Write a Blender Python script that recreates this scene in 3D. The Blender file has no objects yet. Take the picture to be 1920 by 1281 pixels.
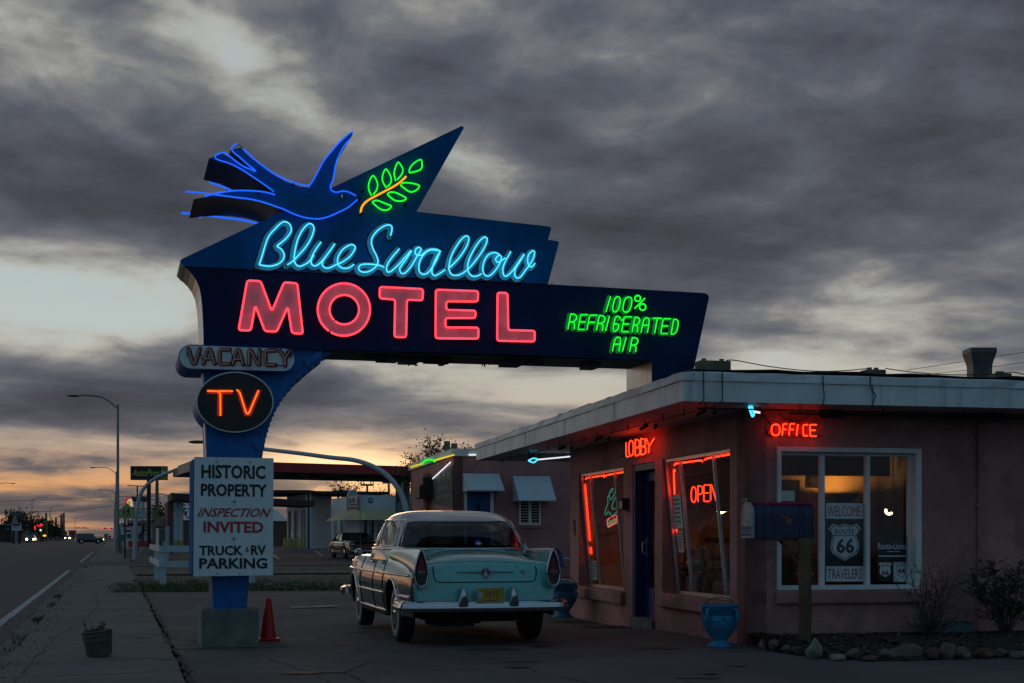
import bpy, bmesh, math, random
import numpy as np
from mathutils import Vector as V, Matrix as MX
R=math.radians; sin=math.sin; cos=math.cos; pi=math.pi
random.seed(7)
S=bpy.context.scene; COL=S.collection
# ---------------------------------------------------------------- camera, sky, sun, exposure
F=2600.; HC=1.25; HY=1005.          # focal length in photo pixels, eye height, horizon row
cd=bpy.data.cameras.new('camera'); cam=bpy.data.objects.new('camera',cd); COL.objects.link(cam)
cam.location=(0,0,HC); cam.rotation_euler=(R(90),0,0)
cd.sensor_width=36; cd.lens=F/1920*36; cd.shift_y=(HY-640.5)/1920
cd.clip_start=.1; cd.clip_end=5000; S.camera=cam
S.view_settings.view_transform='Standard'; S.view_settings.look='None'
S.view_settings.exposure=0; S.view_settings.gamma=1
S.render.engine='CYCLES'
cy=S.cycles; cy.use_denoising=True; cy.max_bounces=6; cy.diffuse_bounces=3; cy.glossy_bounces=4; cy.transparent_max_bounces=12
cy.sample_clamp_indirect=4; cy.caustics_reflective=False; cy.caustics_refractive=False

class NT:
    """tiny node-tree writer"""
    def __init__(s,t): s.t=t; t.nodes.clear()
    def n(s,ty,**k):
        o=s.t.nodes.new(ty)
        for a,b in k.items(): setattr(o,a,b)
        return o
    def l(s,a,b): s.t.links.new(a,b)
    def put(s,sock,v):
        if isinstance(v,bpy.types.NodeSocket): s.l(v,sock)
        else: sock.default_value=v
    def m(s,op,a,b=0.,c=0.,clamp=False):
        o=s.n('ShaderNodeMath',operation=op); o.use_clamp=clamp
        s.put(o.inputs[0],a); s.put(o.inputs[1],b); s.put(o.inputs[2],c); return o.outputs[0]
    def mix(s,f,a,b,ty='MIX'):
        o=s.n('ShaderNodeMix',data_type='RGBA',blend_type=ty); o.clamp_factor=True
        s.put(o.inputs[0],f); s.put(o.inputs[6],a if not isinstance(a,tuple) else (*a,1)[:4]); s.put(o.inputs[7],b if not isinstance(b,tuple) else (*b,1)[:4]); return o.outputs[2]
    def noise(s,vec,scale,detail=4,rough=.55,dist=0.):
        o=s.n('ShaderNodeTexNoise'); s.l(vec,o.inputs['Vector'])
        o.inputs['Scale'].default_value=scale; o.inputs['Detail'].default_value=detail
        o.inputs['Roughness'].default_value=rough; o.inputs['Distortion'].default_value=dist; return o
    def ramp(s,f,stops):
        o=s.n('ShaderNodeValToRGB'); s.l(f,o.inputs[0]); e=o.color_ramp.elements
        while len(e)<len(stops): e.new(.5)
        for q,(p,c) in zip(e,stops): q.position=p; q.color=(*c,1)
        return o.outputs[0]
    def maprange(s,v,a,b,c,d,smooth=True):
        o=s.n('ShaderNodeMapRange'); o.interpolation_type='SMOOTHSTEP' if smooth else 'LINEAR'
        s.l(v,o.inputs[0])
        for i,x in enumerate((a,b,c,d)): o.inputs[i+1].default_value=x
        return o.outputs[0]

def build_world():
    w=bpy.data.worlds.new('World'); S.world=w; w.use_nodes=True
    t=NT(w.node_tree)
    tc=t.n('ShaderNodeTexCoord'); sx=t.n('ShaderNodeSeparateXYZ'); t.l(tc.outputs['Generated'],sx.inputs[0])
    x,y,z=sx.outputs
    az=t.m('ARCTAN2',x,y); zc=t.m('MAXIMUM',z,0.); el=t.m('ARCSINE',zc)
    # cloud sheet seen in perspective: project the direction on a flat layer overhead
    pxx=t.m('MULTIPLY',az,SKY['ku']); pyy=t.m('MULTIPLY',t.m('LOGARITHM',t.m('ADD',el,.11),2.71828),SKY['kv'])
    cv=t.n('ShaderNodeCombineXYZ'); t.l(pxx,cv.inputs[0]); t.l(pyy,cv.inputs[1])
    # rotate so the streaks run as the wind does, and stretch along the wind
    mp=t.n('ShaderNodeMapping'); t.l(cv.outputs[0],mp.inputs[0]); mp.inputs['Rotation'].default_value=(0,0,R(SKY['rot'])); mp.inputs['Scale'].default_value=(1.,SKY['str'],1.)
    mp.inputs['Location'].default_value=SKY['loc']
    n1=t.noise(mp.outputs[0],SKY['s1'],5,.52,.15).outputs[0]
    n2=t.noise(mp.outputs[0],SKY['s2'],7,.58,.25).outputs[0]
    b=t.m('ADD',t.m('MULTIPLY',t.m('SUBTRACT',n1,.5),SKY['a1']),t.m('MULTIPLY',t.m('SUBTRACT',n2,.5),SKY['a2']))
    b=t.m('ADD',b,SKY['base'])
    # the weather: where this evening's breaks and banks of cloud stand (azimuth, elevation, widths in degrees, amount, turn)
    for (a0,e0,sa,se,amt,turn) in SKY['banks']:
        da=t.m('SUBTRACT',az,R(a0)); de=t.m('SUBTRACT',el,R(e0)); c,s=cos(R(turn)),sin(R(turn))
        u=t.m('ADD',t.m('MULTIPLY',da,c),t.m('MULTIPLY',de,s)); v=t.m('SUBTRACT',t.m('MULTIPLY',de,c),t.m('MULTIPLY',da,s))
        u=t.m('DIVIDE',u,R(sa)); v=t.m('DIVIDE',v,R(se))
        q=t.m('ADD',t.m('MULTIPLY',u,u),t.m('MULTIPLY',v,v))
        g=t.m('MULTIPLY',t.m('POWER',2.718,t.m('MULTIPLY',q,-1.)),amt)
        b=t.m('ADD',b,g)
    cloud=t.ramp(b,[(0.,(.047,.051,.061)),(.22,(.067,.073,.093)),(.40,(.100,.110,.136)),(.55,(.166,.174,.192)),(.70,(.33,.32,.295)),(.86,(.58,.51,.42)),(1.,(.76,.68,.57))])
    # clear air behind the breaks: pale teal above, apricot to yellow at the skyline by the sunset
    clear=t.ramp(t.m('DIVIDE',el,R(40)),[(0.,(.60,.28,.13)),(.05,(.80,.38,.14)),(.085,(.62,.40,.25)),(.14,(.50,.46,.38)),(.20,(.44,.52,.51)),(.36,(.37,.52,.57)),(.6,(.34,.38,.39)),(1.,(.30,.35,.39))])
    tint=t.ramp(t.m('DIVIDE',el,R(20)),[(0.,(1.30,.92,.72)),(.14,(1.16,.96,.86)),(.30,(1.03,1.0,.98)),(1.,(1.,1.,1.))])
    cloud=t.mix(1.,cloud,tint,'MULTIPLY')
    fc=t.maprange(b,.60,.98,0.,.85)
    warm=t.maprange(el,R(1.2),R(5.2),1.,0.)
    fc2=t.m('MULTIPLY',t.maprange(b,.40,.66,0.,1.),warm)
    col=t.mix(t.m('MAXIMUM',fc,fc2),cloud,clear)
    # glare of the hidden sun behind the canopy
    ds=t.m('DIVIDE',t.m('SUBTRACT',az,R(SUN_AZ)),R(4.2)); de=t.m('DIVIDE',t.m('SUBTRACT',el,R(2.7)),R(1.25))
    q=t.m('ADD',t.m('MULTIPLY',ds,ds),t.m('MULTIPLY',de,de)); g=t.m('POWER',2.718,t.m('MULTIPLY',q,-1.))
    g=t.m('MULTIPLY',g,t.maprange(b,.38,.70,.25,1.))
    gl=t.n('ShaderNodeVectorMath',operation='SCALE'); gl.inputs[0].default_value=(1.,.62,.27); t.l(t.m('MULTIPLY',g,.95),gl.inputs['Scale'])
    ad=t.n('ShaderNodeVectorMath',operation='ADD'); t.l(col,ad.inputs[0]); t.l(gl.outputs[0],ad.inputs[1])
    # the eastern half of the sky (behind the camera) is clearer, bluer evening air
    sky=t.n('ShaderNodeTexSky'); sky.sky_type='NISHITA'; sky.sun_disc=False; sky.sun_elevation=R(2.5); sky.sun_rotation=R(SUN_AZ); sky.air_density=1.2; sky.dust_density=1.5
    ks=t.n('ShaderNodeVectorMath',operation='SCALE'); t.l(sky.outputs[0],ks.inputs[0]); ks.inputs['Scale'].default_value=SKY['nish']
    east=t.mix(.5,(.062,.135,.205),ks.outputs[0],'ADD')
    east=t.mix(t.maprange(b,.35,.8,0.,.5),east,(.17,.23,.29))
    fe=t.maprange(t.m('ADD',y,t.m('MULTIPLY',z,-.55)),-.35,.15,1.,0.)
    col=t.mix(fe,ad.outputs[0],east)
    below=t.maprange(z,-.02,0.,0.,1.)
    col=t.mix(below,(.05,.045,.04),col)
    bg=t.n('ShaderNodeBackground'); t.l(col,bg.inputs[0]); bg.inputs[1].default_value=1.
    o=t.n('ShaderNodeOutputWorld'); t.l(bg.outputs[0],o.inputs[0])
    w.cycles.sampling_method='MANUAL'; w.cycles.sample_map_resolution=1024
SUN_AZ=-7.0
SKY=dict(rot=21,str=1.5,loc=(3.1,1.7,0),ku=1.,kv=.62,s1=3.4,s2=10.,a1=1.22,a2=.92,base=.405,nish=.045,banks=[
 # azimuth, elevation, half widths, amount, turn  (pale breaks are positive)
 (-17.5,8.7,5.4,1.9,.50,-6), (-12.8,10.0,4.5,1.4,.14,0), (-17.,13.4,6.,2.0,-.17,-10), (-11.8,19.2,2.8,1.5,.26,-35), (-7.2,16.0,4.0,.9,.14,-34), (-19.,18.5,4.,2.,-.02,-30),
 (-2.0,15.0,3.2,1.0,.26,-30), (2.2,12.0,5.,.8,.15,-22), (-14.5,15.0,5.,.6,.12,-30), (13.,15.5,9.,4.5,-.14,0), (16.5,9.0,6.0,1.2,.42,-2), (14.5,6.4,7.5,1.3,.34,2), (5.,11.,5.,1.4,-.08,0),
 (-2.0,6.6,6.0,1.2,.32,-4), (-9.5,5.4,6.,1.2,-.10,0), (13.2,20.5,1.6,1.2,.20,0), (-17.,5.4,7.,1.2,-.16,0), (-18.5,2.0,5.5,.45,.27,3), (-17.,3.6,5.,.35,.16,2), (-7.,2.9,4.0,.6,.34,-4), (-6.6,1.7,3.6,.5,.26,0), (-10.5,2.3,2.,1.2,-.10,0), (8.,19.,7.,3.,-.03,0),
 (-70.,14.,38.,20.,.62,0)])
build_world()
sd=bpy.data.lights.new('sunset_light','SUN'); sun=bpy.data.objects.new('sunset_light',sd); COL.objects.link(sun)
sd.energy=.18; sd.angle=R(12); sd.color=(1.,.62,.34)
_d=V((sin(R(SUN_AZ))*cos(R(2.5)),cos(R(SUN_AZ))*cos(R(2.5)),sin(R(2.5)))); sun.rotation_euler=(-_d).to_track_quat('-Z','Y').to_euler()
# ---------------------------------------------------------------- helpers
CAM=V((0,0,HC))
def P(px,py,Y): return V(((px-960)/F*Y,Y,HC+(HY-py)/F*Y))
def G(px,py,z=0.):
    Y=(HC-z)*F/(py-HY); return V(((px-960)/F*Y,Y,z))
class Plane:
    """a standing plane: origin, horizontal axis, outward normal; px() finds where a sight line meets it"""
    def __init__(s,o,a,n): s.o=V(o); s.a=V(a).normalized(); s.n=V(n).normalized()
    def hit(s,px,py,d=0.):
        r=V(((px-960)/F,1,(HY-py)/F)); q=s.o+s.n*d
        return CAM+r*((q-CAM).dot(s.n)/r.dot(s.n))
    def st(s,px,py,d=0.):
        h=s.hit(px,py,d); return ((h-s.o).dot(s.a),h.z-s.o.z)
    def w(s,a,z,d=0.): return s.o+s.a*a+s.n*d+V((0,0,z))
    def mx(s,a,z,d=0.,roll=0.):
        m=MX.Identity(4); u=V((0,0,1))
        aa=s.a*cos(roll)+u*sin(roll); uu=u*cos(roll)-s.a*sin(roll)
        for i in range(3): m[i][0]=aa[i]; m[i][1]=uu[i]; m[i][2]=s.n[i]
        m.translation=s.w(a,z,d); return m
def frame(o,x,z=(0,0,1)):
    """placement matrix: local x along x, local y along z, local z along the facing"""
    x=V(x).normalized(); z=V(z).normalized(); n=x.cross(z).normalized(); m=MX.Identity(4)
    for i in range(3): m[i][0]=x[i]; m[i][1]=z[i]; m[i][2]=n[i]
    m.translation=V(o); return m
def catmull(p,k=6,closed=False):
    p=[V(q) if len(q)==3 else V((q[0],q[1],0)) for q in p]; n=len(p); out=[]
    if n<3 and not closed: return p
    for i in range(n if closed else n-1):
        if closed: a,b,c,d=p[i-1],p[i],p[(i+1)%n],p[(i+2)%n]
        else: a,b,c,d=p[max(i-1,0)],p[i],p[i+1],p[min(i+2,n-1)]
        for j in range(k):
            t=j/k; out.append(.5*((2*b)+(c-a)*t+(2*a-5*b+4*c-d)*t*t+(3*b-a-3*c+d)*t**3))
    if not closed: out.append(p[-1])
    return out
def fillet(p,r,closed=True,k=3):
    """round the corners of a polyline"""
    p=[V((*q,0))if len(q)==2 else V(q) for q in p]; n=len(p); out=[]
    for i in range(n):
        if not closed and i in(0,n-1): out.append(p[i]); continue
        a,b,c=p[i-1],p[i],p[(i+1)%n]; la,lc=(a-b).length,(c-b).length
        q=min(r,la*.45,lc*.45); s,e=b+(a-b)*(q/max(la,1e-6)),b+(c-b)*(q/max(lc,1e-6))
        for j in range(k+1):
            t=j/k; out.append(s*(1-t)**2+b*2*t*(1-t)+e*t*t)
    return out
_font=[None]
def text_mesh(s,bold=0.,shear=0.,space=1.):
    cu=bpy.data.curves.new('t','FONT'); cu.body=s; cu.size=1; cu.offset=bold; cu.shear=shear; cu.space_character=space; cu.resolution_u=2
    o=bpy.data.objects.new('t',cu); COL.objects.link(o)
    dg=bpy.context.evaluated_depsgraph_get(); dg.update(); e=o.evaluated_get(dg); me=bpy.data.meshes.new_from_object(e)
    vs=[V(v.co) for v in me.vertices]; fs=[tuple(p.vertices) for p in me.polygons]
    bpy.data.objects.remove(o); bpy.data.curves.remove(cu); bpy.data.meshes.remove(me); return vs,fs
class B:
    """collects faces; becomes ONE mesh object"""
    def __init__(s): s.v=[]; s.f=[]; s.m=[]; s.s=[]; s.cuts=[]
    def cut(s):
        """ends one piece: parts() makes every piece an object"""
        s.cuts.append((len(s.v),len(s.f)))
    def add(s,vs,fs,mi=0,sm=False):
        k=len(s.v); s.v+=[V(q) for q in vs]
        for f in fs: s.f.append(tuple(i+k for i in f)); s.m.append(mi); s.s.append(sm)
        return s
    def quad(s,a,b,c,d,mi=0): return s.add([a,b,c,d],[(0,1,2,3)],mi)
    def box(s,lo,hi,mi=0,mx=None):
        x0,y0,z0=lo; x1,y1,z1=hi
        vs=[V(q) for q in((x0,y0,z0),(x1,y0,z0),(x1,y1,z0),(x0,y1,z0),(x0,y0,z1),(x1,y0,z1),(x1,y1,z1),(x0,y1,z1))]
        if mx is not None: vs=[mx@q for q in vs]
        return s.add(vs,[(0,3,2,1),(4,5,6,7),(0,1,5,4),(1,2,6,5),(2,3,7,6),(3,0,4,7)],mi)
    def pbox(s,pl,a0,a1,z0,z1,d0,d1,mi=0):
        """box standing on a plane between two offsets"""
        vs=[pl.w(a,z,d) for (a,d,z) in((a0,d0,z0),(a1,d0,z0),(a1,d1,z0),(a0,d1,z0),(a0,d0,z1),(a1,d0,z1),(a1,d1,z1),(a0,d1,z1))]
        return s.add(vs,[(0,3,2,1),(4,5,6,7),(0,1,5,4),(1,2,6,5),(2,3,7,6),(3,0,4,7)],mi)
    def prism(s,front,off,mi=0,side=None,smooth_side=False):
        """extrude a closed 3-D outline by a vector"""
        front=[V(q) for q in front]; off=V(off); n=len(front); back=[q+off for q in front]
        s.add(front,[tuple(range(n))],mi); s.add(back,[tuple(reversed(range(n)))],mi)
        sm=mi if side is None else side
        s.add(front+back,[(i,(i+1)%n,n+(i+1)%n,n+i) for i in range(n)],sm,smooth_side); return s
    def tube(s,pts,r,seg=8,closed=False,mi=0,caps=True,r1=None):
        pts=[V(q) for q in pts]; p=[pts[0]]
        for q in pts[1:]:
            if (q-p[-1]).length>1e-5: p.append(q)
        if closed and (p[0]-p[-1]).length<1e-5: p.pop()
        n=len(p)
        if n<2: return s
        vs=[]; u=None
        for i in range(n):
            a=p[i-1] if(i>0 or closed) else p[i]; c=p[(i+1)%n] if(i<n-1 or closed) else p[i]
            t=(c-a).normalized()
            if t.length<.5: t=(p[(i+1)%n]-p[i]).normalized()
            if u is None: u=t.orthogonal().normalized()
            else:
                u=u-t*u.dot(t)
                u=u.normalized() if u.length>1e-6 else t.orthogonal().normalized()
            w=t.cross(u); rr=r if r1 is None else r+(r1-r)*i/(n-1)
            for j in range(seg): an=2*pi*j/seg; vs.append(p[i]+(u*cos(an)+w*sin(an))*rr)
        fs=[]
        for i in range(n if closed else n-1):
            for j in range(seg):
                k=(i+1)%n; fs.append((i*seg+j,i*seg+(j+1)%seg,k*seg+(j+1)%seg,k*seg+j))
        s.add(vs,fs,mi,True)
        if caps and not closed:
            s.add(vs[:seg],[tuple(reversed(range(seg)))],mi); s.add(vs[-seg:],[tuple(range(seg))],mi)
        return s
    def cyl(s,p0,p1,r0,r1=None,seg=14,mi=0): return s.tube([p0,p1],r0,seg,mi=mi,r1=r0 if r1 is None else r1)
    def lathe(s,prof,c=(0,0,0),seg=28,mi=0,mx=None,sm=True,closed=False):
        c=V(c); vs=[]; n=len(prof)
        for (r,z) in prof:
            for j in range(seg):
                a=2*pi*j/seg; q=V((r*cos(a),r*sin(a),z)); q=mx@q if mx is not None else q; vs.append(c+q)
        fs=[(i*seg+j,i*seg+(j+1)%seg,(i+1)*seg+(j+1)%seg,(i+1)*seg+j) for i in range(n-1) for j in range(seg)]
        return s.add(vs,fs,mi,sm)
    def grid(s,rows,mi=0,sm=True,closed_u=False,fm=None):
        nr=len(rows); nc=len(rows[0]); k=len(s.v); s.v+=[V(q) for r in rows for q in r]
        for i in range(nr-1):
            for j in range(nc if closed_u else nc-1):
                f=(k+i*nc+j,k+i*nc+(j+1)%nc,k+(i+1)*nc+(j+1)%nc,k+(i+1)*nc+j)
                s.f.append(f); s.m.append(fm(i,j) if fm else mi); s.s.append(sm)
        return s
    def blob(s,c,r,seed=0,rough=.25,nu=10,nv=7,mi=0,sm=True,flat=0.):
        rnd=random.Random(seed); c=V(c); ph=[rnd.uniform(0,6.28) for _ in range(8)]; vs=[]
        for i in range(nv+1):
            th=pi*i/nv
            for j in range(nu):
                a=2*pi*j/nu; d=V((sin(th)*cos(a),sin(th)*sin(a),cos(th)))
                k=1+rough*(.5*sin(2*a+ph[0]+2*d.z)+.35*sin(3*a+ph[1]-3*d.z)+.3*sin(5*d.z+ph[2]+a))+ (rnd.uniform(-rough,rough)*.35 if 0<i<nv else 0)
                vs.append(c+V((d.x*r[0]*k,d.y*r[1]*k,d.z*r[2]*(k if d.z>0 else k*(1-flat)))))
        fs=[(i*nu+j,i*nu+(j+1)%nu,(i+1)*nu+(j+1)%nu,(i+1)*nu+j) for i in range(nv) for j in range(nu)]
        return s.add(vs,fs,mi,sm)
    def text(s,t,mx,w=None,h=None,align='C',mi=0,bold=0.,shear=0.,space=1.,thick=0.):
        """lettering in the plane of mx, fitted to a width and/or height"""
        vs,fs=text_mesh(t,bold,shear,space)
        if not vs: return s
        x0=min(q.x for q in vs); x1=max(q.x for q in vs); y0=min(q.y for q in vs); y1=max(q.y for q in vs)
        sx=w/(x1-x0) if w else None; sy=h/(y1-y0) if h else None; sx=sx or sy; sy=sy or sx
        cx={'C':(x0+x1)/2,'L':x0,'R':x1}[align]; cyy=(y0+y1)/2
        q=[V(((a.x-cx)*sx,(a.y-cyy)*sy,0)) for a in vs]; s.add([mx@a for a in q],fs,mi)
        return s
    def ribbon(s,pts,w,nrm,rise0,rise1,mi=0,w1=None):
        """flat painted band along a path; rises very slightly so that crossings do not coincide"""
        pts=[V(q) for q in pts]; n=len(pts); nrm=V(nrm); L=[]; Rr=[]
        for i in range(n):
            a=pts[max(i-1,0)]; c=pts[min(i+1,n-1)]; t=(c-a).normalized(); sd=t.cross(nrm).normalized()
            o=nrm*(rise0+(rise1-rise0)*i/max(n-1,1)); L.append(pts[i]+sd*w/2+o); Rr.append(pts[i]-sd*w/2+o)
        for i in range(n-1): s.add([L[i],Rr[i],Rr[i+1],L[i+1]],[(0,1,2,3)],mi)
        # rounded ends
        for e,dr in((0,-1),(n-1,1)):
            t=((pts[1]-pts[0]) if e==0 else (pts[-1]-pts[-2])).normalized()*dr; sd=t.cross(nrm).normalized(); o=nrm*(rise0 if e==0 else rise1)
            ring=[pts[e]+o+(sd*cos(a)+t*sin(a))*w/2 for a in [pi*j/6 for j in range(7)]]
            s.add(ring,[tuple(range(7))],mi)
        return s
LOCAL={}; ORG={}
def mesh_of(name,b,mats,shift=None):
    me=bpy.data.meshes.new(name)
    vs=[q-shift for q in b.v] if shift is not None else b.v
    me.from_pydata([tuple(q) for q in vs],[],b.f)
    for m in (mats if isinstance(mats,(list,tuple)) else [mats]): me.materials.append(m)
    me.polygons.foreach_set('material_index',b.m); me.polygons.foreach_set('use_smooth',b.s)
    bm=bmesh.new(); bm.from_mesh(me); bmesh.ops.recalc_face_normals(bm,faces=bm.faces[:]); bm.to_mesh(me); bm.free()
    me.update(); return me
def tag(o,label=None,cat=None,group=None,kind=None):
    for k,x in(('label',label),('category',cat),('group',group),('kind',kind)):
        if x: o[k]=x
    return o
def thing(name,label,cat,loc=(0,0,0),group=None,rot=None):
    """an Empty at the thing's base; with rot its parts are given in its own local coordinates"""
    o=bpy.data.objects.new(name,None); COL.objects.link(o); o.empty_display_size=.2; o.location=loc
    ORG[o.name]=V(loc) if rot is None else V((0,0,0))
    if rot is not None: o.rotation_euler=(0,0,rot)
    return tag(o,label,cat,group)
def part(name,b,mats,parent,label=None,bevel=0.):
    me=mesh_of(name,b,mats,ORG[parent.name]); o=bpy.data.objects.new(name,me); COL.objects.link(o); o.parent=parent; ORG[o.name]=ORG[parent.name]
    if label: o['label']=label
    if bevel: _bev(o,bevel)
    return o
def parts(name,b,mats,parent,label=None,bevel=0.):
    """like part(), one object for every piece closed with cut()"""
    if not b.cuts or b.cuts[-1][1]<len(b.f): b.cut()
    v0=f0=0; o=None
    for v1,f1 in b.cuts:
        if f1>f0:
            q=B(); q.v=b.v[v0:v1]; q.f=[tuple(i-v0 for i in f) for f in b.f[f0:f1]]; q.m=b.m[f0:f1]; q.s=b.s[f0:f1]; o=part(name,q,mats,parent,label,bevel)
        v0,f0=v1,f1
    return o
def _bev(o,w,seg=2):
    m=o.modifiers.new('bevel','BEVEL'); m.width=w; m.segments=seg; m.limit_method='ANGLE'; m.angle_limit=R(40)
def solo(name,b,mats,label,cat,group=None,bevel=0.,kind=None):
    """a thing that is one mesh, origin at its base"""
    n=len(b.v); c=V((sum(q.x for q in b.v)/n,sum(q.y for q in b.v)/n,min(q.z for q in b.v)))
    me=mesh_of(name,b,mats,c); o=bpy.data.objects.new(name,me); COL.objects.link(o); o.location=c; ORG[o.name]=c
    if bevel: _bev(o,bevel)
    return tag(o,label,cat,group,kind)
def setting(name,b,mats,kind='structure'):
    me=mesh_of(name,b,mats); o=bpy.data.objects.new(name,me); COL.objects.link(o); o['kind']=kind; return o
def copy_tree(o,parent=None):
    c=o.copy(); COL.objects.link(c)
    if parent is not None: c.parent=parent
    for ch in list(o.children): copy_tree(ch,c)
    return c
# ---------------------------------------------------------------- materials
def mat(name,col,rough=.6,metal=0.,var=.12,vs=3.,bump=0.,bs=40.,streak=0.,sk=(7,7,.5),spec=.5,dark=(.0,.0,.0),coat=0.,det=4,rvar=.0,patch=None):
    m=bpy.data.materials.new(name); m.use_nodes=True; t=NT(m.node_tree)
    o=t.n('ShaderNodeOutputMaterial'); p=t.n('ShaderNodeBsdfPrincipled'); t.l(p.outputs[0],o.inputs[0])
    tc=t.n('ShaderNodeTexCoord').outputs['Object']
    p.inputs['Roughness'].default_value=rough; p.inputs['Metallic'].default_value=metal; p.inputs['Specular IOR Level'].default_value=spec
    if coat: p.inputs['Coat Weight'].default_value=coat; p.inputs['Coat Roughness'].default_value=.06
    c=tuple(col); nz=t.noise(tc,vs,det,.6).outputs[0]
    f=t.maprange(nz,.3,.7,0.,1.)
    cc=t.mix(f,tuple(x*(1-var) for x in c),tuple(min(1,x*(1+var)) for x in c))
    if streak:
        mp=t.n('ShaderNodeMapping'); t.l(tc,mp.inputs[0]); mp.inputs['Scale'].default_value=sk
        sn=t.noise(mp.outputs[0],1.,5,.65).outputs[0]; cc=t.mix(t.maprange(sn,.52,.78,0.,streak),cc,dark)
    if patch:
        pn=t.noise(tc,patch[0],6,.65,.4).outputs[0]; cc=t.mix(t.maprange(pn,patch[1],patch[1]+patch[2],0.,patch[3]),cc,patch[4])
    t.l(cc,p.inputs['Base Color'])
    if rvar: t.l(t.m('ADD',t.m('MULTIPLY',t.m('SUBTRACT',nz,.5),rvar),rough,clamp=True),p.inputs['Roughness'])
    if bump:
        bn=t.noise(tc,bs,5,.6).outputs[0]; bp=t.n('ShaderNodeBump'); bp.inputs['Strength'].default_value=bump; bp.inputs['Distance'].default_value=.02
        t.l(bn,bp.inputs['Height']); t.l(bp.outputs[0],p.inputs['Normal'])
    return m
def glow(name,col,k):
    m=bpy.data.materials.new(name); m.use_nodes=True; t=NT(m.node_tree)
    o=t.n('ShaderNodeOutputMaterial'); e=t.n('ShaderNodeEmission'); e.inputs[0].default_value=(*col,1); e.inputs[1].default_value=k; t.l(e.outputs[0],o.inputs[0]); return m
def glass(name,tint=(.9,.93,.93),base=.045):
    m=bpy.data.materials.new(name); m.use_nodes=True; t=NT(m.node_tree)
    o=t.n('ShaderNodeOutputMaterial'); tr=t.n('ShaderNodeBsdfTransparent'); tr.inputs[0].default_value=(*tint,1)
    g=t.n('ShaderNodeBsdfGlossy'); g.inputs['Roughness'].default_value=.015; ge=t.n('ShaderNodeNewGeometry')
    d=t.n('ShaderNodeVectorMath',operation='DOT_PRODUCT'); t.l(ge.outputs['Incoming'],d.inputs[0]); t.l(ge.outputs['Normal'],d.inputs[1])
    f=t.m('ADD',t.m('MULTIPLY',t.m('POWER',t.m('SUBTRACT',1.,t.m('ABSOLUTE',d.outputs['Value']),clamp=True),5.),1-base),base,clamp=True)
    mx=t.n('ShaderNodeMixShader'); t.l(f,mx.inputs[0]); t.l(tr.outputs[0],mx.inputs[1]); t.l(g.outputs[0],mx.inputs[2]); t.l(mx.outputs[0],o.inputs[0]); return m
M={}
M['navy']=mat('sign_navy_enamel',(.004,.021,.085),.55,spec=.12,var=.25,vs=1.6,streak=.35,sk=(6,6,.6),dark=(.02,.03,.06),bump=.05,bs=6)
M['blue']=mat('sign_blue_enamel',(.006,.10,.33),.45,spec=.25,var=.16,vs=1.7,streak=.3,sk=(6,6,.5),dark=(.02,.04,.10),bump=.04,bs=6)
M['upblue']=mat('sign_mid_blue_enamel',(.002,.115,.33),.6,spec=.1,var=.2,vs=1.4,streak=.25,sk=(6,6,.5),dark=(.01,.03,.08),bump=.04,bs=6)
M['pole_blue']=mat('pole_blue_paint',(.008,.14,.43),.5,spec=.3,var=.18,vs=3,streak=.35,dark=(.02,.05,.13),bump=.05,bs=14)
M['sheet']=mat('sheet_metal_return',(.56,.54,.52),.32,metal=.75,var=.15,vs=2,streak=.4,dark=(.2,.15,.12))
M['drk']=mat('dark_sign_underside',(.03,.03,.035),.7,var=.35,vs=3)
M['white']=mat('white_paint',(.82,.83,.83),.5,var=.08,vs=2.5,streak=.25,dark=(.42,.40,.36),bump=.03)
M['board']=mat('white_sign_board',(.74,.78,.80),.45,var=.06,vs=3,streak=.3,sk=(9,9,.7),dark=(.36,.36,.34))
M['pinkface']=mat('pale_pink_letter_face',(.60,.40,.45),.5,var=.16,vs=4,streak=.3,dark=(.35,.2,.2))
M['black']=mat('black_paint',(.012,.012,.013),.5,var=.3,vs=5)
M['redpaint']=mat('brick_red_paint',(.42,.03,.03),.5,var=.15,vs=9)
M['teal']=mat('teal_paint',(.02,.16,.17),.5)
M['maroon']=mat('maroon_paint',(.26,.022,.024),.5)
M['outline']=mat('maroon_outline_paint',(.035,.010,.016),.5)
M['lblue']=mat('light_blue_lettering_paint',(.15,.50,.62),.5,var=.14,vs=8,streak=.3,dark=(.08,.2,.28))
M['gpaint']=mat('green_lettering_paint',(.08,.46,.18),.5,var=.15,vs=9)
M['cream']=mat('unlit_cream_tube',(.62,.52,.36),.25)
M['wire']=mat('black_cable',(.012,.012,.012),.6)
M['n_pink']=glow('neon_pink_red',(1.,.050,.080),2.1)
M['n_cyan']=glow('neon_turquoise',(.07,.64,1.),1.6)
M['n_blue']=glow('neon_blue',(.012,.13,1.),1.15)
M['n_green']=glow('neon_green',(.010,1.,.022),1.4)
M['n_amber']=glow('neon_amber',(1.,.42,.012),1.2)
M['n_red']=glow('neon_red',(1.,.030,.007),4.6)
M['n_orange']=glow('neon_orange_red',(1.,.16,.010),1.9)
M['n_white']=glow('neon_white',(.85,.93,1.),1.0)
M['n_yel']=glow('neon_yellow',(1.,.78,.03),.85)
M['n_mint']=glow('neon_mint',(.03,.62,.42),.55)
M['n_rose']=glow('neon_rose',(1.,.12,.12),1.1)
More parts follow.
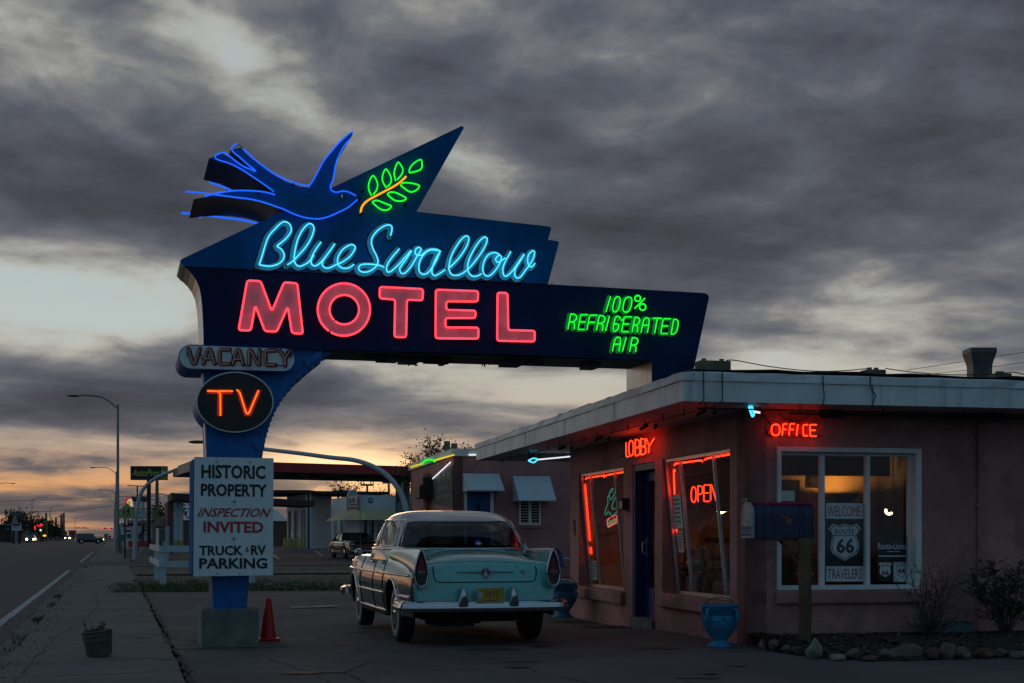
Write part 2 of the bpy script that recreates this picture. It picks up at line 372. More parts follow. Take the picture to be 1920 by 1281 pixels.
# ---------------------------------------------------------------- the great motel sign
TH=R(16.); U=V((cos(TH),sin(TH),0)); VV=V((-sin(TH),cos(TH),0)); UP=V((0,0,1))
_o=G(378,1215); SP=Plane(_o,U,-VV)
def zs(ox,oy,k): return lambda pts: [(ox+x/k,oy+y/k) for x,y in pts]
def sp(pts,d=0.): return [SP.hit(x,y,d) for x,y in pts]
NB=SP.n
sign=thing('motel_sign','tall blue double-sided neon motel sign with a swallow on top, standing beside the driveway','motel sign',_o)
# concrete foot
b=B(); b.pbox(SP,0,.63,-.25,.43,-.95,0); M['conc_block']=mat('cast_concrete',(.17,.165,.15),.9,var=.25,vs=5,bump=.35,bs=30,streak=.5,dark=(.07,.065,.06))
part('concrete_base',b,M['conc_block'],sign,bevel=.012)
# pylon: straight lower post, then the stepped bracket growing up under the panel
z5=zs(320,630,5.3375)
steps=z5([(1610,105),(1608,185),(1532,188),(1530,235),(1500,235),(1500,275),(1440,275),(1437,325),(1378,325),(1375,375),(1315,375),(1312,435),(1255,435),(1250,487),(1205,487),(1205,540),(1160,540),(1160,592),(1125,592),(1122,642),(1092,642),(1090,695),(1062,695),(1060,748),(1035,748),(1035,800),(1015,800),(1012,855),(995,855),(993,910),(978,910),(978,962),(963,962),(962,1015),(950,1015),(948,1070),(940,1070),(938,1130),(928,1130),(918,1215)])
out=[(381,640)]+[(607,648)]+steps[1:]+[(484,930),(470,1040),(462.5,1147),(400,1147),(394,1000),(388,857),(384,740)]
b=B(); b.prism(sp(out,-.06),-NB*.62,0,side=1)
py=part('pylon',b,[M['pole_blue'],M['blue']],sign)
b=B(); b.prism(sp([(378.2,700),(383.6,700),(391.5,857),(386.2,857)],-.10),-NB*.16,0); part('edge_strip',b,M['sheet'],sign)
b=B()
for x,y in z5([(890,978),(818,1098),(838,1115),(851,1145)]):
    h=SP.hit(x,y,-.055); b.cyl(h,h+NB*.006,.012,seg=10); b.cut()
parts('bolt_hole',b,M['black'],sign)
b=B(); b.prism(sp([(569,675),(606,655),(600,670),(575,688)],-.05),NB*.03,0); part('bracket_flap',b,M['pole_blue'],sign)
# main panel
z4=zs(320,470,5.123)
left=z4([(315,905),(314,800),(308,650),(300,520),(290,430),(272,345),(240,275),(195,215),(150,170),(118,150)])
mo=left+[(345,498.5),(684,516),(1027,533),(1321,549.5),(1327,552),(1329.5,558),(1300,697),(1222,676.5),(960,664.8),(607,656)]
b=B(); b.prism(sp(mo,0),-NB*.86,0,side=1)
part('marquee_panel',b,[M['navy'],M['sheet'],M['drk']],sign)
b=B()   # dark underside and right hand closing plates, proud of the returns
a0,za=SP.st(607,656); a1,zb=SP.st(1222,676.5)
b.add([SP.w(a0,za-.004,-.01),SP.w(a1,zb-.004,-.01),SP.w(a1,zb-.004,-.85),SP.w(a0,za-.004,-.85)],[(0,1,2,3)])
rnd=random.Random(3)
for q in range(9):
    t=rnd.uniform(.12,.95); a=a0+(a1-a0)*t; b.pbox(SP,a,a+rnd.uniform(.05,.3),za-.06,za-.005,-.3-rnd.uniform(0,.4),-.22)
for t in(.28,.50):
    a=a0+(a1-a0)*t; h=SP.w(a,za-.02,-.45)
    for k in range(5): b.tube([h,h+V((rnd.uniform(-.09,.09),rnd.uniform(-.1,.1),rnd.uniform(-.09,-.02)))],.008,5)
part('underside_plate',b,M['drk'],sign)
# foot at the right that stands on the office roof
b=B(); ft=[(1222,668),(1306.5,668),(1291,716),(1222,722)]
b.prism(sp(ft,.006),-NB*.87,0,side=1); part('roof_foot',b,[M['navy'],M['sheet']],sign)
b=B()
for x in (760,1035):
    a,zt=SP.st(x,520,.002); a,zb2=SP.st(x,668,.002); b.pbox(SP,a-.004,a+.004,zb2+.05,zt-.06,.0005,.004); b.cut()
parts('panel_seam',b,M['black'],sign)
# upper panel
up=[(338.5,492.5),(337.5,489.5),(341,485.5),(461,429),(622.5,352),(690,320),(864,237),(868,236.5),(870,240),(781,397),(1028,424.5),(1033,426.5),(1033.5,430),(1027.5,449.5),(1044,452),(1048,454.5),(1047.5,458),(1027.5,532.5),(684,515.5),(346,499)]
b=B(); b.prism(sp(up,.02),-NB*.90,0,side=1); part('name_panel',b,[M['upblue'],M['sheet']],sign)
# ------------------------------------------------ swallow
z1=zs(330,230,5.3333)
bird=z1([(1830,768),(1790,735),(1725,693),(1660,690),(1600,700),(1562,692),(1540,640),(1560,580),(1588,440),(1620,340),(1680,230),(1745,158),(1775,95),(1735,105),(1640,190),(1560,280),(1480,380),(1420,490),(1370,590),(1328,650),(1240,640),(1100,590),(960,510),(840,420),(740,345),(690,300),(648,246),(540,276),(560,300),(620,345),(700,420),(800,490),(690,440),(600,390),(470,310),(455,308),(328,360),(390,376),(500,405),(620,460),(750,540),(880,620),(985,697),(900,690),(760,683),(600,688),(480,702),(300,740),(176,767),(300,752),(450,742),(600,745),(750,765),(870,795),(980,835),(1080,870),(1180,920),(1280,950),(1380,963),(1480,952),(1600,905),(1700,865),(1790,808)])
b=B(); b.prism(sp(bird,.05),-NB*.96,0,side=1)
M['birdside']=mat('swallow_dark_return',(.006,.012,.035),.45,var=.3)
sw=part('swallow',b,[mat('swallow_blue_enamel',(.006,.15,.38),.6,spec=.1,var=.22,vs=1.5,streak=.3,dark=(.02,.05,.07)),M['birdside']],sign)
NT1=[[(1745,160),(1680,235),(1625,340),(1592,440),(1575,560),(1545,630),(1555,675),(1600,697),(1660,686),(1715,690),(1760,710),(1800,732)],
 [(1775,98),(1740,105),(1640,192),(1560,282),(1480,380),(1420,488),(1370,580),(1335,625),(1290,628),(1180,600),(1080,562),(960,498),(850,420),(770,355),(715,300),(672,262)],
 [(615,210),(560,240),(565,285),(640,350),(720,420),(800,487),(740,465),(670,435),(590,380),(500,310),(465,300),(400,325),(395,355),(430,375),(540,410),(650,465),(780,550),(890,625),(980,690)],
 [(990,722),(890,695),(760,682),(590,680),(470,695),(330,722),(290,742)],
 [(95,690),(200,697),(350,715),(600,748),(740,765),(870,795),(1000,840),(1080,868),(1180,915),(1280,948),(1380,962),(1450,960),(1540,935),(1640,890),(1720,850),(1815,770)]]
b=B()
for q in NT1: b.tube(catmull(sp(z1(q),.10),3),.0086,6)
part('neon_tube',b,M['n_blue'],sw)
b=B()
for q in NT1: b.tube(catmull([p-NB*1.06 for p in sp(z1(q),.10)],2),.0115,6)
part('neon_tube',b,M['n_blue'],sw,'blue neon outline on the far side of the swallow')
h=SP.hit(642,369,.05); b=B(); b.cyl(h,h+NB*.012,.030,seg=16); b.tube([h+NB*.016+(SP.a*cos(t)+UP*sin(t))*.013 for t in [pi*.4+k*.35 for k in range(11)]],.0045,6,mi=1)
part('eye',b,[M['black'],M['n_mint']],sw)
b=B()
for x,y in z1([(1865,690),(1832,758),(1845,915),(1175,610),(500,690),(820,715)])+[(759,385)]:
    h=SP.hit(x,y,.02); b.cyl(h,h+NB*.07,.013,.010,8); b.cut()
for q in ([(1760,683),(1865,690)],[(740,335),(700,290),(660,240),(610,222),(540,245)],[(1820,770),(1815,810),(1770,822)]): b.tube(catmull(sp(z1(q),.09),3),.004,5); b.cut()
parts('tube_socket',b,M['black'],sw)
# ------------------------------------------------ leafy branch
z8=zs(660,280,9.15)
leaves=[[(335,795),(290,700),(285,610),(315,510),(350,460),(375,460),(420,530),(440,620),(415,710),(362,778)],[(588,665),(530,560),(520,480),(545,390),(570,348),(595,348),(650,430),(675,530),(650,600),(600,645)],
 [(752,545),(725,450),(728,370),(760,270),(785,230),(808,232),(860,310),(872,380),(840,450),(775,522)],[(985,405),(985,350),(1030,270),(1110,205),(1170,180),(1192,190),(1203,270),(1190,330),(1130,370),(985,405)],
 [(835,622),(870,580),(960,575),(1060,590),(1140,615),(1155,640),(1110,700),(1030,730),(960,715),(835,622)],[(605,775),(650,740),(740,742),(840,785),(920,830),(925,855),(870,885),(790,890),(710,865),(605,775)],
 [(345,910),(400,880),(470,890),(580,935),(660,965),(670,990),(620,1035),(540,1045),(460,1010),(345,910)]]
tw=B(); tw.ribbon(catmull(sp(z8([(340,870),(480,790),(650,700),(790,610),(850,560)]),.02),4),.045,NB,.003,.008)
br=part('branch',tw,M['black'],sign)
b=B(); b.tube(catmull(sp(z8([(150,1095),(160,1020),(195,950),(270,880),(400,805),(560,722),(720,635),(830,560),(930,465)]),.075),4),.012,8); part('neon_tube',b,M['n_amber'],br,'amber neon stem of the branch')
for q in leaves:
    b=B(); b.tube(catmull(sp(z8(q),.07),3),.0086,6); part('leaf_tube',b,M['n_green'],br)
b=B(); b.tube(sp(z8([(150,1100),(140,1108)]),.05),.014,6); b.cut(); b.tube(sp(z8([(985,405),(945,455)]),.06),.006,5); b.cut()
for q in leaves:
    h=SP.hit(*z8([q[0]])[0],.02); b.cyl(h,h+NB*.05,.010,seg=6); b.cut()
parts('tube_socket',b,M['black'],br)
# ------------------------------------------------ script name
za_=zs(470,400,6.4); zb_=zs(740,410,6.4)
S1=[[(100,620),(135,520),(170,400),(215,280),(290,190),(370,115),(420,103),(470,135),(488,200),(460,260),(400,325),(320,390),(330,405),(375,440),(402,500),(385,560),(330,610),(240,635),(180,632),(105,620)],
 [(440,620),(500,580),(560,520),(650,420),(720,310),(757,210),(755,160),(730,130),(690,130),(630,190),(570,300),(535,430),(522,540),(535,600),(580,638),(640,620),(700,580),(760,500)],
 [(845,345),(790,420),(745,500),(725,570),(735,615),(775,632),(830,600),(900,520),(960,440),(1010,365)],
 [(1010,365),(960,440),(900,520),(860,590),(868,635),(910,660),(960,650),(1020,620),(1100,585),(1190,520),(1240,450),(1255,405),(1225,378),(1180,385),(1110,430),(1060,500),(1042,570),(1060,630),(1110,660),(1180,655),(1240,612)],
 [(1678,270),(1695,200),(1690,155),(1650,140),(1590,160),(1520,210),(1465,280),(1448,350),(1470,430),(1510,510),(1528,580),(1500,645),(1430,695),(1360,708),(1310,690),(1295,655),(1320,620),(1390,610),(1480,615),(1560,630),(1605,650)],
 [(1785,425),(1720,500),(1660,580),(1630,650),(1640,700),(1680,700),(1740,650),(1800,590),(1880,500),(1920,450)]]
S2=[[(205,380),(150,470),(90,550),(60,600),(75,650),(115,658),(170,610),(225,530),(265,460),(310,390),(315,360),(285,345),(250,375),(248,415),(275,440),(320,440)],
 [(320,440),(370,400),(430,370),(500,370),(545,390)],[(530,385),(440,375),(370,410),(310,490),(290,570),(300,640),(345,670),(400,650),(440,600),(500,500),(550,385)],
 [(550,385),(490,490),(455,580),(447,650),(480,685),(530,665),(610,612)],
 [(640,600),(700,550),(790,450),(860,340),(888,260),(885,220),(855,210),(800,250),(730,350),(680,450),(655,550),(655,620),(685,670),(740,683),(810,660),(890,600)],
 [(890,600),(960,520),(1040,410),(1095,310),(1110,250),(1095,225),(1065,228),(1010,280),(940,390),(890,500),(875,590),(890,650),(930,690),(990,690),(1045,660)],
 [(1260,430),(1200,408),(1130,430),(1080,500),(1058,580),(1065,650),(1100,688),(1150,680),(1210,620),(1260,540),(1280,470),(1262,440),(1225,460),(1212,495),(1235,525),(1280,505),(1330,470)],
 [(1395,395),(1340,490),(1305,570),(1298,640),(1320,690),(1360,680),(1420,620),(1490,520),(1555,425)],[(1555,425),(1500,520),(1450,600),(1440,670),(1465,712),(1510,700),(1570,620),(1630,540),(1670,460),(1678,400),(1655,388),(1610,430),(1595,500),(1610,560),(1645,580),(1685,535)]]
for nm,ss,zz in(('script_lettering',S1,za_),('script_lettering',S2,zb_)):
    paint=B(); tube=B(); n=len(ss)
    for i,q in enumerate(ss):
        pq=[(x-19,y+17) for x,y in q]; pts=catmull(sp(zz(pq),.02),4)
        base=.003+.0005*i
        paint.ribbon(pts,.094,NB,base,base+.004,1); paint.ribbon(pts,.072,NB,base+.009,base+.013,0)
        tube.tube(catmull(sp(zz(q),.085),4),.0076,7)
    w=part(nm,paint,[M['lblue'],M['outline']],sign); part('neon_tube',tube,M['n_cyan'],w)
    k=B()
    for q in ss:
        for e in(q[0],q[-1]):
            h=SP.hit(*zz([e])[0],.02); k.cyl(h,h+NB*.055,.012,.009,6); k.cut()
    parts('tube_socket',k,M['black'],w)
# ------------------------------------------------ M O T E L
z5b=zs(580,500,7.117); z6=zs(800,520,7.117)
LT=[('M',z4([(735,287),(865,293),(972,583),(1090,303),(1217,315),(1270,800),(1165,793),(1125,540),(1020,778),(905,775),(813,528),(770,768),(652,765)])),
 ('T',z5b([(940,270),(1518,300),(1512,452),(1303,442),(1292,943),(1135,940),(1145,440),(938,425)])),
 ('E',z6([(122,165),(688,185),(682,325),(262,322),(262,435),(655,445),(650,545),(250,545),(252,670),(692,672),(690,820),(118,815)])),
 ('L',z6([(945,205),(1080,210),(1090,705),(1445,715),(1440,858),(940,848)]))]
for ch,q in LT:
    b=B(); b.prism([p for p in sp([(x+.6,y+.8) for x,y in q],.035)],-NB*.03,0,side=1); f=part('block_letter',b,[M['pinkface'],M['outline']],sign)
    b=B(); b.tube(fillet(sp(q,.085),.03),.0112,8,closed=True); part('neon_tube',b,M['n_pink'],f)
    b=B(); pq=sp(q,.085); rnd=random.Random(ord(ch))
    for i in range(len(pq)):
        A_,C_=pq[i],pq[(i+1)%len(pq)]
        if (C_-A_).length>.35: h=A_.lerp(C_,rnd.uniform(.35,.65)); e=(C_-A_).normalized(); b.tube([h-NB*.008,h-NB*.05],.006,5); b.cut()
    h=pq[-1]; b.tube([h+V((0,0,-.012)),h-NB*.06],.013,6); b.cut()
    parts('tube_clip',b,M['black'],f)
b=B(); co=z5b([(461,573)])[0]; ci=z5b([(466,575)])[0]; n=48
ro,ri=350/7.117,196/7.117
O=[SP.hit(co[0]+ro*cos(2*pi*i/n)+.6,co[1]+ro*sin(2*pi*i/n)+.8,.035) for i in range(n)]; I=[SP.hit(ci[0]+ri*cos(2*pi*i/n)+.6,ci[1]+ri*sin(2*pi*i/n)+.8,.035) for i in range(n)]
for i in range(n):
    j=(i+1)%n; b.quad(O[i],O[j],I[j],I[i],0); b.quad(O[i],O[j],O[j]-NB*.03,O[i]-NB*.03,1); b.quad(I[i],I[j],I[j]-NB*.03,I[i]-NB*.03,1)
f=part('block_letter',b,[M['pinkface'],M['outline']],sign)
b=B()
for (c,r,a0_,a1_) in((co,ro,2.18,2.10+2*pi),(ci,ri,2.36,2.26+2*pi)):
    b.tube([SP.hit(c[0]+r*cos(a0_+(a1_-a0_)*i/n),c[1]+r*sin(a0_+(a1_-a0_)*i/n),.085) for i in range(n+1)],.0112,8)
part('neon_tube',b,M['n_pink'],f)
# ------------------------------------------------ single-stroke neon alphabet (unit cell, y up; True = smooth)
SF={'1':[(0,[(1,1),(.45,0)])],'I':[(0,[(.75,1),(.3,0)])],
'0':[(2,[(.5,1),(.88,.9),(1,.65),(1,.35),(.88,.1),(.5,0),(.12,.1),(0,.35),(0,.65),(.12,.9)])],
'R':[(0,[(0,0),(0,1)]),(1,[(0,1),(.5,1),(.9,.9),(1,.74),(.88,.57),(.5,.48),(.05,.48)]),(1,[(.3,.48),(.7,.42),(.9,.28),(.93,0)])],
'E':[(0,[(1,1),(.12,1),(0,.95),(0,.05),(.12,0),(.95,0)]),(0,[(.02,.52),(.82,.52)])],
'F':[(0,[(1,1),(.12,1),(0,.93),(0,0)]),(0,[(.02,.52),(.85,.52)])],
'G':[(1,[(1,.8),(.88,.95),(.5,1),(.12,.92),(0,.65),(0,.35),(.12,.08),(.5,0),(.88,.1),(1,.35),(.85,.48),(.5,.5),(.1,.46)])],
'a':[(1,[(0,0),(0,.4),(.04,.75),(.2,.95),(.5,1),(.8,.95),(.96,.75),(1,.4),(1,0)]),(0,[(.02,.5),(.98,.5)])],
'A':[(0,[(0,0),(.36,1),(.62,1),(1,0)]),(0,[(.16,.36),(.84,.36)])],
'T':[(0,[(0,1),(1,1)]),(0,[(.5,1),(.5,0)])],
'D':[(0,[(0,0),(0,1)]),(1,[(0,1),(.5,.98),(.88,.84),(1,.5),(.88,.16),(.5,.02),(0,0)])],
'V':[(0,[(0,1),(.42,0),(.58,0),(1,1)])],'C':[(0,[(1,1),(.15,1),(0,.88),(0,.12),(.15,0),(1,0)])],
'N':[(0,[(0,0),(0,1),(.15,1),(.9,0),(1,0),(1,1)])],'Y':[(0,[(0,1),(.5,.48),(.5,0)]),(0,[(.5,.48),(1,1)])],
'L':[(0,[(0,1),(0,0),(1,0)])],'O':[(2,[(.5,1),(.88,.88),(1,.6),(1,.4),(.88,.12),(.5,0),(.12,.12),(0,.4),(0,.6),(.12,.88)])],
'B':[(0,[(0,0),(0,1)]),(1,[(0,1),(.5,.98),(.9,.88),(.92,.65),(.7,.52),(0,.5)]),(1,[(.6,.51),(.98,.4),(1,.15),(.6,.01),(0,0)])],
'P':[(0,[(0,0),(0,1)]),(1,[(0,1),(.6,.98),(1,.86),(1,.62),(.6,.48),(0,.46)])]}
def strokes(ch,x0,x1,yt,yb,sl):
    """a letter's strokes in photo pixels: cell x0..x1 at the top, leaning left by sl at the foot"""
    return [(k,[(x0+(x1-x0)*a-sl*(1-y),yb+(yt-yb)*y) for a,y in q]) for k,q in SF[ch]]
def neon_word(pl,d,cells,r,zf,tube,paint=None,d0=0.,off=(0,0),pw=.04,k=4):
    for (ch,x0,x1,yt,yb,sl) in cells:
        for kind,q in strokes(ch,x0,x1,yt,yb,sl):
            def path(qq,dd):
                pp=[pl.hit(*p,dd) for p in zf(qq)]
                return catmull(pp,k,kind==2) if kind else fillet(pp,r*2.2,False,2)
            pp=path(q,d); tube.tube(pp,r,6,closed=kind==2)
            if paint is not None:
                pts=path([(x+off[0],y+off[1]) for x,y in q],d0)
                if kind==2: pts=pts+[pts[0]]
                neon_word.n+=1; e=.002+.0009*(neon_word.n%9); paint.ribbon(pts,pw,pl.n,e,e+.0006)
neon_word.n=0
z7=zs(1040,540,7.385)
def row(word,xs,yl,yr,h,sl):
    xa,xb=xs[0][0],xs[-1][1]; o=[]
    for ch,(x0,x1) in zip(word,xs):
        y=yl+(yr-yl)*((x0+x1)/2-xa)/(xb-xa); o.append((ch,x0,x1,y,y+h,sl))
    return o
for word,cells in(('100%',row('100',[(735,775),(835,920),(975,1082)],118,128,210,42)),
  ('REFRIGERATED',row('REFRIGERaTED',[(222,312),(362,462),(485,592),(618,705),(735,768),(840,912),(965,1070),(1110,1185),(1235,1322),(1362,1484),(1505,1608),(1650,1725)],362,436,205,38)),
  ('AIR',row('aIR',[(838,925),(962,1002),(1075,1162)],680,692,195,36))):
    paint=B(); tube=B(); neon_word(SP,.08,cells,.0068,z7,tube,paint,.0,(-26,8),.046)
    if word=='100%':
        for c,r in(((1150,145),40),((1217,265),44)): tube.tube([SP.hit(*z7([(c[0]+r*cos(t),c[1]+r*sin(t))])[0],.08) for t in [2*pi*i/16 for i in range(16)]],.0095,6,closed=True)
        tube.tube(sp(z7([(1250,142),(1108,285)]),.08),.0095,6)
    if word=='REFRIGERATED': tube.tube(sp(z7([(925,448),(955,436)]),.08),.0095,6)
    f=part('painted_lettering',paint,M['gpaint'],sign); part('neon_tube',tube,M['n_green'],f)
b=B(); b.tube(catmull(sp(z7([(1040,330),(1030,380),(1000,420)]),.06),3),.003,4); b.tube(catmull(sp(z7([(920,672),(1060,690),(1180,680),(1270,630),(1350,545)]),.06),4),.003,4); b.tube(catmull(sp(z7([(1150,800),(1230,700),(1300,610)]),.06),3),.003,4)
for x,y in z7([(110,580),(760,345),(930,335),(1100,305),(440,590),(580,590),(720,600),(1190,610),(960,885),(1020,885),(1620,640)]):
    h=SP.hit(x,y,0); b.cyl(h,h+NB*.075,.009,seg=6)
part('tube_wiring',b,M['wire'],sign)
# ------------------------------------------------ VACANCY box
def capsule(x0,x1,yt0,yb0,yt1,yb1,n=12):
    r0=(yb0-yt0)/2; r1=(yb1-yt1)/2; o=[]
    for i in range(n+1):
        t=pi/2+pi*i/n; o.append((x0+r0*1.02+r0*1.02*cos(t),(yt0+yb0)/2-r0*sin(t)))
    for i in range(n+1):
        t=-pi/2+pi*i/n; o.append((x1-r1*1.0+r1*1.0*cos(t),(yt1+yb1)/2-r1*sin(t)))
    return o
b=B(); b.prism(sp(capsule(334.5,553.5,646,692.5,652.5,697.5),.10),-NB*.86,0,side=0,smooth_side=False)
vb=part('vacancy_box',b,M['blue'],sign)
b=B(); b.prism(sp(capsule(336.5,552,647.8,690.8,654.2,695.8),.104),-NB*.003,0); part('face',b,M['board'],vb)
paint=B(); tube=B()
cells=row('VACANCY',[(172,288),(325,438),(487,588),(618,722),(782,884),(945,1045),(1082,1205)],130,152,145,0)
cells[-1]=('Y',1090,1195,150,300,0)
neon_word(SP,.15,cells,.0075,z5,tube,paint,.104,(6,0),.048)
f=part('painted_lettering',paint,M['maroon'],vb); part('neon_tube',tube,M['cream'],f,'unlit cream neon tubing')
b=B()
for q in([(180,130),(165,180),(172,205)],[(435,272),(490,280)],[(725,293),(780,297)],[(1045,292),(1140,296)],[(885,155),(945,160)],[(590,145),(615,190),(605,290)],[(290,150),(330,270)],[(1180,165),(1215,215),(1200,140)]): b.tube(catmull(sp(z5(q),.135),3),.0055,5)
h=SP.hit(*z5([(1170,165)])[0],.104); b.cyl(h,h+NB*.05,.022,.018,10)
part('tube_wiring',b,M['wire'],vb)
# ------------------------------------------------ TV roundel
def ell(cx,cyy,rx,ry,n=48): return [(cx+rx*cos(2*pi*i/n),cyy+ry*sin(2*pi*i/n)) for i in range(n)]
b=B(); b.prism(sp(ell(440.5,754,72.5,57),.09),-NB*.80,0,side=0); tv=part('television_roundel',b,M['blue'],sign)
b=B(); b.prism(sp(ell(440.5,754,72.6,57.2),.094),-NB*.003); part('rim',b,M['board'],tv)
b=B(); b.prism(sp(ell(440.5,754,70.2,54.8),.099),-NB*.003); part('face',b,M['black'],tv)
b=B(); fz=z5
b.prism(sp(fz([(365,532),(625,535),(620,585),(524,583),(520,800),(462,800),(470,580),(365,578)]),.104),-NB*.003)
b.prism(sp(fz([(650,535),(705,535),(770,735),(860,540),(910,542),(805,805),(740,805)]),.104),-NB*.003)
f=part('painted_lettering',b,mat('salmon_lettering_paint',(.75,.07,.05),.5),tv)
b=B(); b.tube(fillet(sp(fz([(365,550),(480,556),(497,575),(498,800)]),.13),.02,False),.007,7); b.tube(sp(fz([(480,553),(622,553)]),.13),.007,7)
b.tube(fillet(sp(fz([(660,537),(690,562),(755,770),(772,782),(788,765),(880,543)]),.13),.03,False),.007,7)
part('neon_tube',b,M['n_orange'],f)
# ------------------------------------------------ HISTORIC PROPERTY board
z3=zs(340,840,4.925)
bd=z3([(122,82),(852,95),(846,1175),(112,1187)])
b=B(); b.prism(sp(bd,.20),-NB*.03,0); hb=part('notice_board',b,M['board'],sign,bevel=.004)
b=B(); b.prism(sp([(x-2,y) for x,y in z3([(122,100),(500,106),(500,1165),(112,1172)])],.165),-NB*.80,0); part('backing_box',b,mat('flat_blue_box_paint',(.004,.10,.30),.8,spec=.1),hb)
def btext(bb,t,x0,x1,yt,yb,**k):
    c=SP.hit(*z3([((x0+x1)/2,(yt+yb)/2)])[0],.204); a,z=(c-SP.o).dot(SP.a),c.z
    pa=SP.hit(*z3([(x0,(yt+yb)/2)])[0],.204); pb=SP.hit(*z3([(x1,(yt+yb)/2)])[0],.204); pt=SP.hit(*z3([((x0+x1)/2,yt)])[0],.204); pbm=SP.hit(*z3([((x0+x1)/2,yb)])[0],.204)
    bb.text(t,SP.mx(a,z,.204,roll=k.pop('roll',-.004)),w=(pb-pa).length,h=(pt-pbm).length,**k)
b=B(); btext(b,'HISTORIC',187,778,158,285,bold=.03); b.cut(); btext(b,'PROPERTY',183,792,332,450,bold=.03); b.cut(); btext(b,'TRUCK',165,570,902,993,bold=.03); btext(b,'RV',643,782,899,988,bold=.03); btext(b,'&',592,626,915,962); b.cut(); btext(b,'PARKING',167,795,1016,1116,bold=.03); b.cut()
parts('lettering',b,M['black'],hb)
b=B(); btext(b,'INSPECTION',152,832,556,638,shear=.42,bold=.014); b.cut(); btext(b,'INVITED',206,760,680,784,bold=.03); b.cut(); parts('lettering',b,M['redpaint'],hb,'red lettering')
b=B()
for cx,cy_ in((488,500),(485,840)):
    q=[]
    for i in range(8):
        t=pi/4*i; r=30 if i%2==0 else 7; q.append((cx+r*cos(t),cy_+r*sin(t)))
    b.prism(sp(z3(q),.204),-NB*.002); b.cut()
parts('star',b,M['teal'],hb)
b=B()
for x,y in z3([(330,128),(636,135),(335,1160),(540,1160)]): h=SP.hit(x,y,.20); b.cyl(h,h+NB*.006,.008,seg=8); b.cut()
parts('screw',b,M['black'],hb)
# ---------------------------------------------------------------- the pink office building
BA=R(12.15); UB=V((cos(BA),sin(BA),0)); VB=V((-sin(BA),cos(BA),0)); CO=V((2.664,15.85,0))
LP=Plane(CO,VB,-UB); OP=Plane(CO,UB,-VB)
def bld(s,t,z=0.): return CO+UB*s+VB*t+V((0,0,z))
M['stucco']=mat('pink_stucco',(.46,.218,.203),.9,var=.20,vs=1.1,bump=.9,bs=24,streak=.35,sk=(5,5,.45),dark=(.21,.115,.10),patch=(1.3,.50,.12,.65,(.27,.145,.125)))
M['stucco2']=mat('pink_painted_brick',(.42,.18,.17),.9,var=.16,vs=1.4,bump=.4,bs=30,streak=.3,dark=(.22,.12,.11))
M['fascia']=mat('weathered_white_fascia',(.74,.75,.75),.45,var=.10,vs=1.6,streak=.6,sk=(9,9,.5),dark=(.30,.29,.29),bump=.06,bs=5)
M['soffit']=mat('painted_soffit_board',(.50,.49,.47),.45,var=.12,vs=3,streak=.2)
M['alu']=mat('aluminium_frame',(.55,.55,.56),.35,metal=.8,var=.12,vs=6)
M['navydoor']=mat('navy_door_paint',(.012,.025,.14),.4,var=.12,vs=4)
M['glass']=glass('window_glass')
M['lobbywall']=mat('shaded_lobby_wall',(.040,.026,.018),.8,var=.3,vs=2)  # lobby shade put into the colour: a darkened version of the tan wall
M['tan']=mat('tan_room_wall',(.26,.155,.065),.8,var=.1,vs=2)
M['dkwood']=mat('dark_wood',(.07,.04,.025),.5,var=.3,vs=6)
M['carpet']=mat('dark_carpet',(.05,.035,.03),.95,var=.2)
motel=thing('motel_office','low pink stucco motel office with a flat white-edged roof, right of the parked car','building',CO)
def walled(b,pl,a0,a1,z0,z1,th,holes,mi=0):
    """a wall with real openings, reveals included"""
    As=sorted({a0,a1,*[h[0] for h in holes],*[h[1] for h in holes]}); Zs=sorted({z0,z1,*[h[2] for h in holes],*[h[3] for h in holes]})
    def solid(i,j):
        if not(0<=i<len(As)-1 and 0<=j<len(Zs)-1): return False
        ca,cz=(As[i]+As[i+1])/2,(Zs[j]+Zs[j+1])/2
        return not any(h[0]<ca<h[1] and h[2]<cz<h[3] for h in holes)
    for i in range(len(As)-1):
        for j in range(len(Zs)-1):
            if not solid(i,j): continue
            p=[(As[i],Zs[j]),(As[i+1],Zs[j]),(As[i+1],Zs[j+1]),(As[i],Zs[j+1])]
            f=[pl.w(a,z,0) for a,z in p]; k=[pl.w(a,z,-th) for a,z in p]
            b.quad(*f,mi); b.quad(*k,mi)
            for e,(di,dj) in enumerate(((0,-1),(1,0),(0,1),(-1,0))):
                if not solid(i+di,j+dj): b.quad(f[e],f[(e+1)%4],k[(e+1)%4],k[e],mi)
def ta(px,py=1000,pl=LP,d=0.): return pl.st(px,py,d)[0]
W1=(ta(1169),ta(1085),.40,2.275); W2=(ta(1368.5),ta(1242),.46,2.283); DR=(ta(1228),ta(1186),.06,2.278)
OW=(ta(1456,1000,OP)+.03,ta(1726,1000,OP)-.03,.665,2.225)
b=B(); walled(b,LP,0,7.95,-.3,2.70,.26,[W1,W2,DR])
walled(b,OP,.0,10.,-.3,2.70,.255,[OW])
e=Plane(bld(0,7.95),UB,VB); b.pbox(e,.26,10,-.3,2.70,-.25,0); b.pbox(Plane(bld(10,.26),VB,UB),0,7.43,-.3,2.70,-.25,0)
part('wall',b,M['stucco'],motel)
b=B(); 
for (t0,t1,z0,z1) in (W1,W2): b.pbox(LP,t0-.09,t1+.07,z0-.16,z0+.02,-.05,.075); b.cut()
b.pbox(OP,OW[0]-.05,OW[1]+.05,OW[2]-.20,OW[2]-.045,-.02,.06); b.cut()
parts('window_sill',b,M['stucco'],motel,bevel=.02)
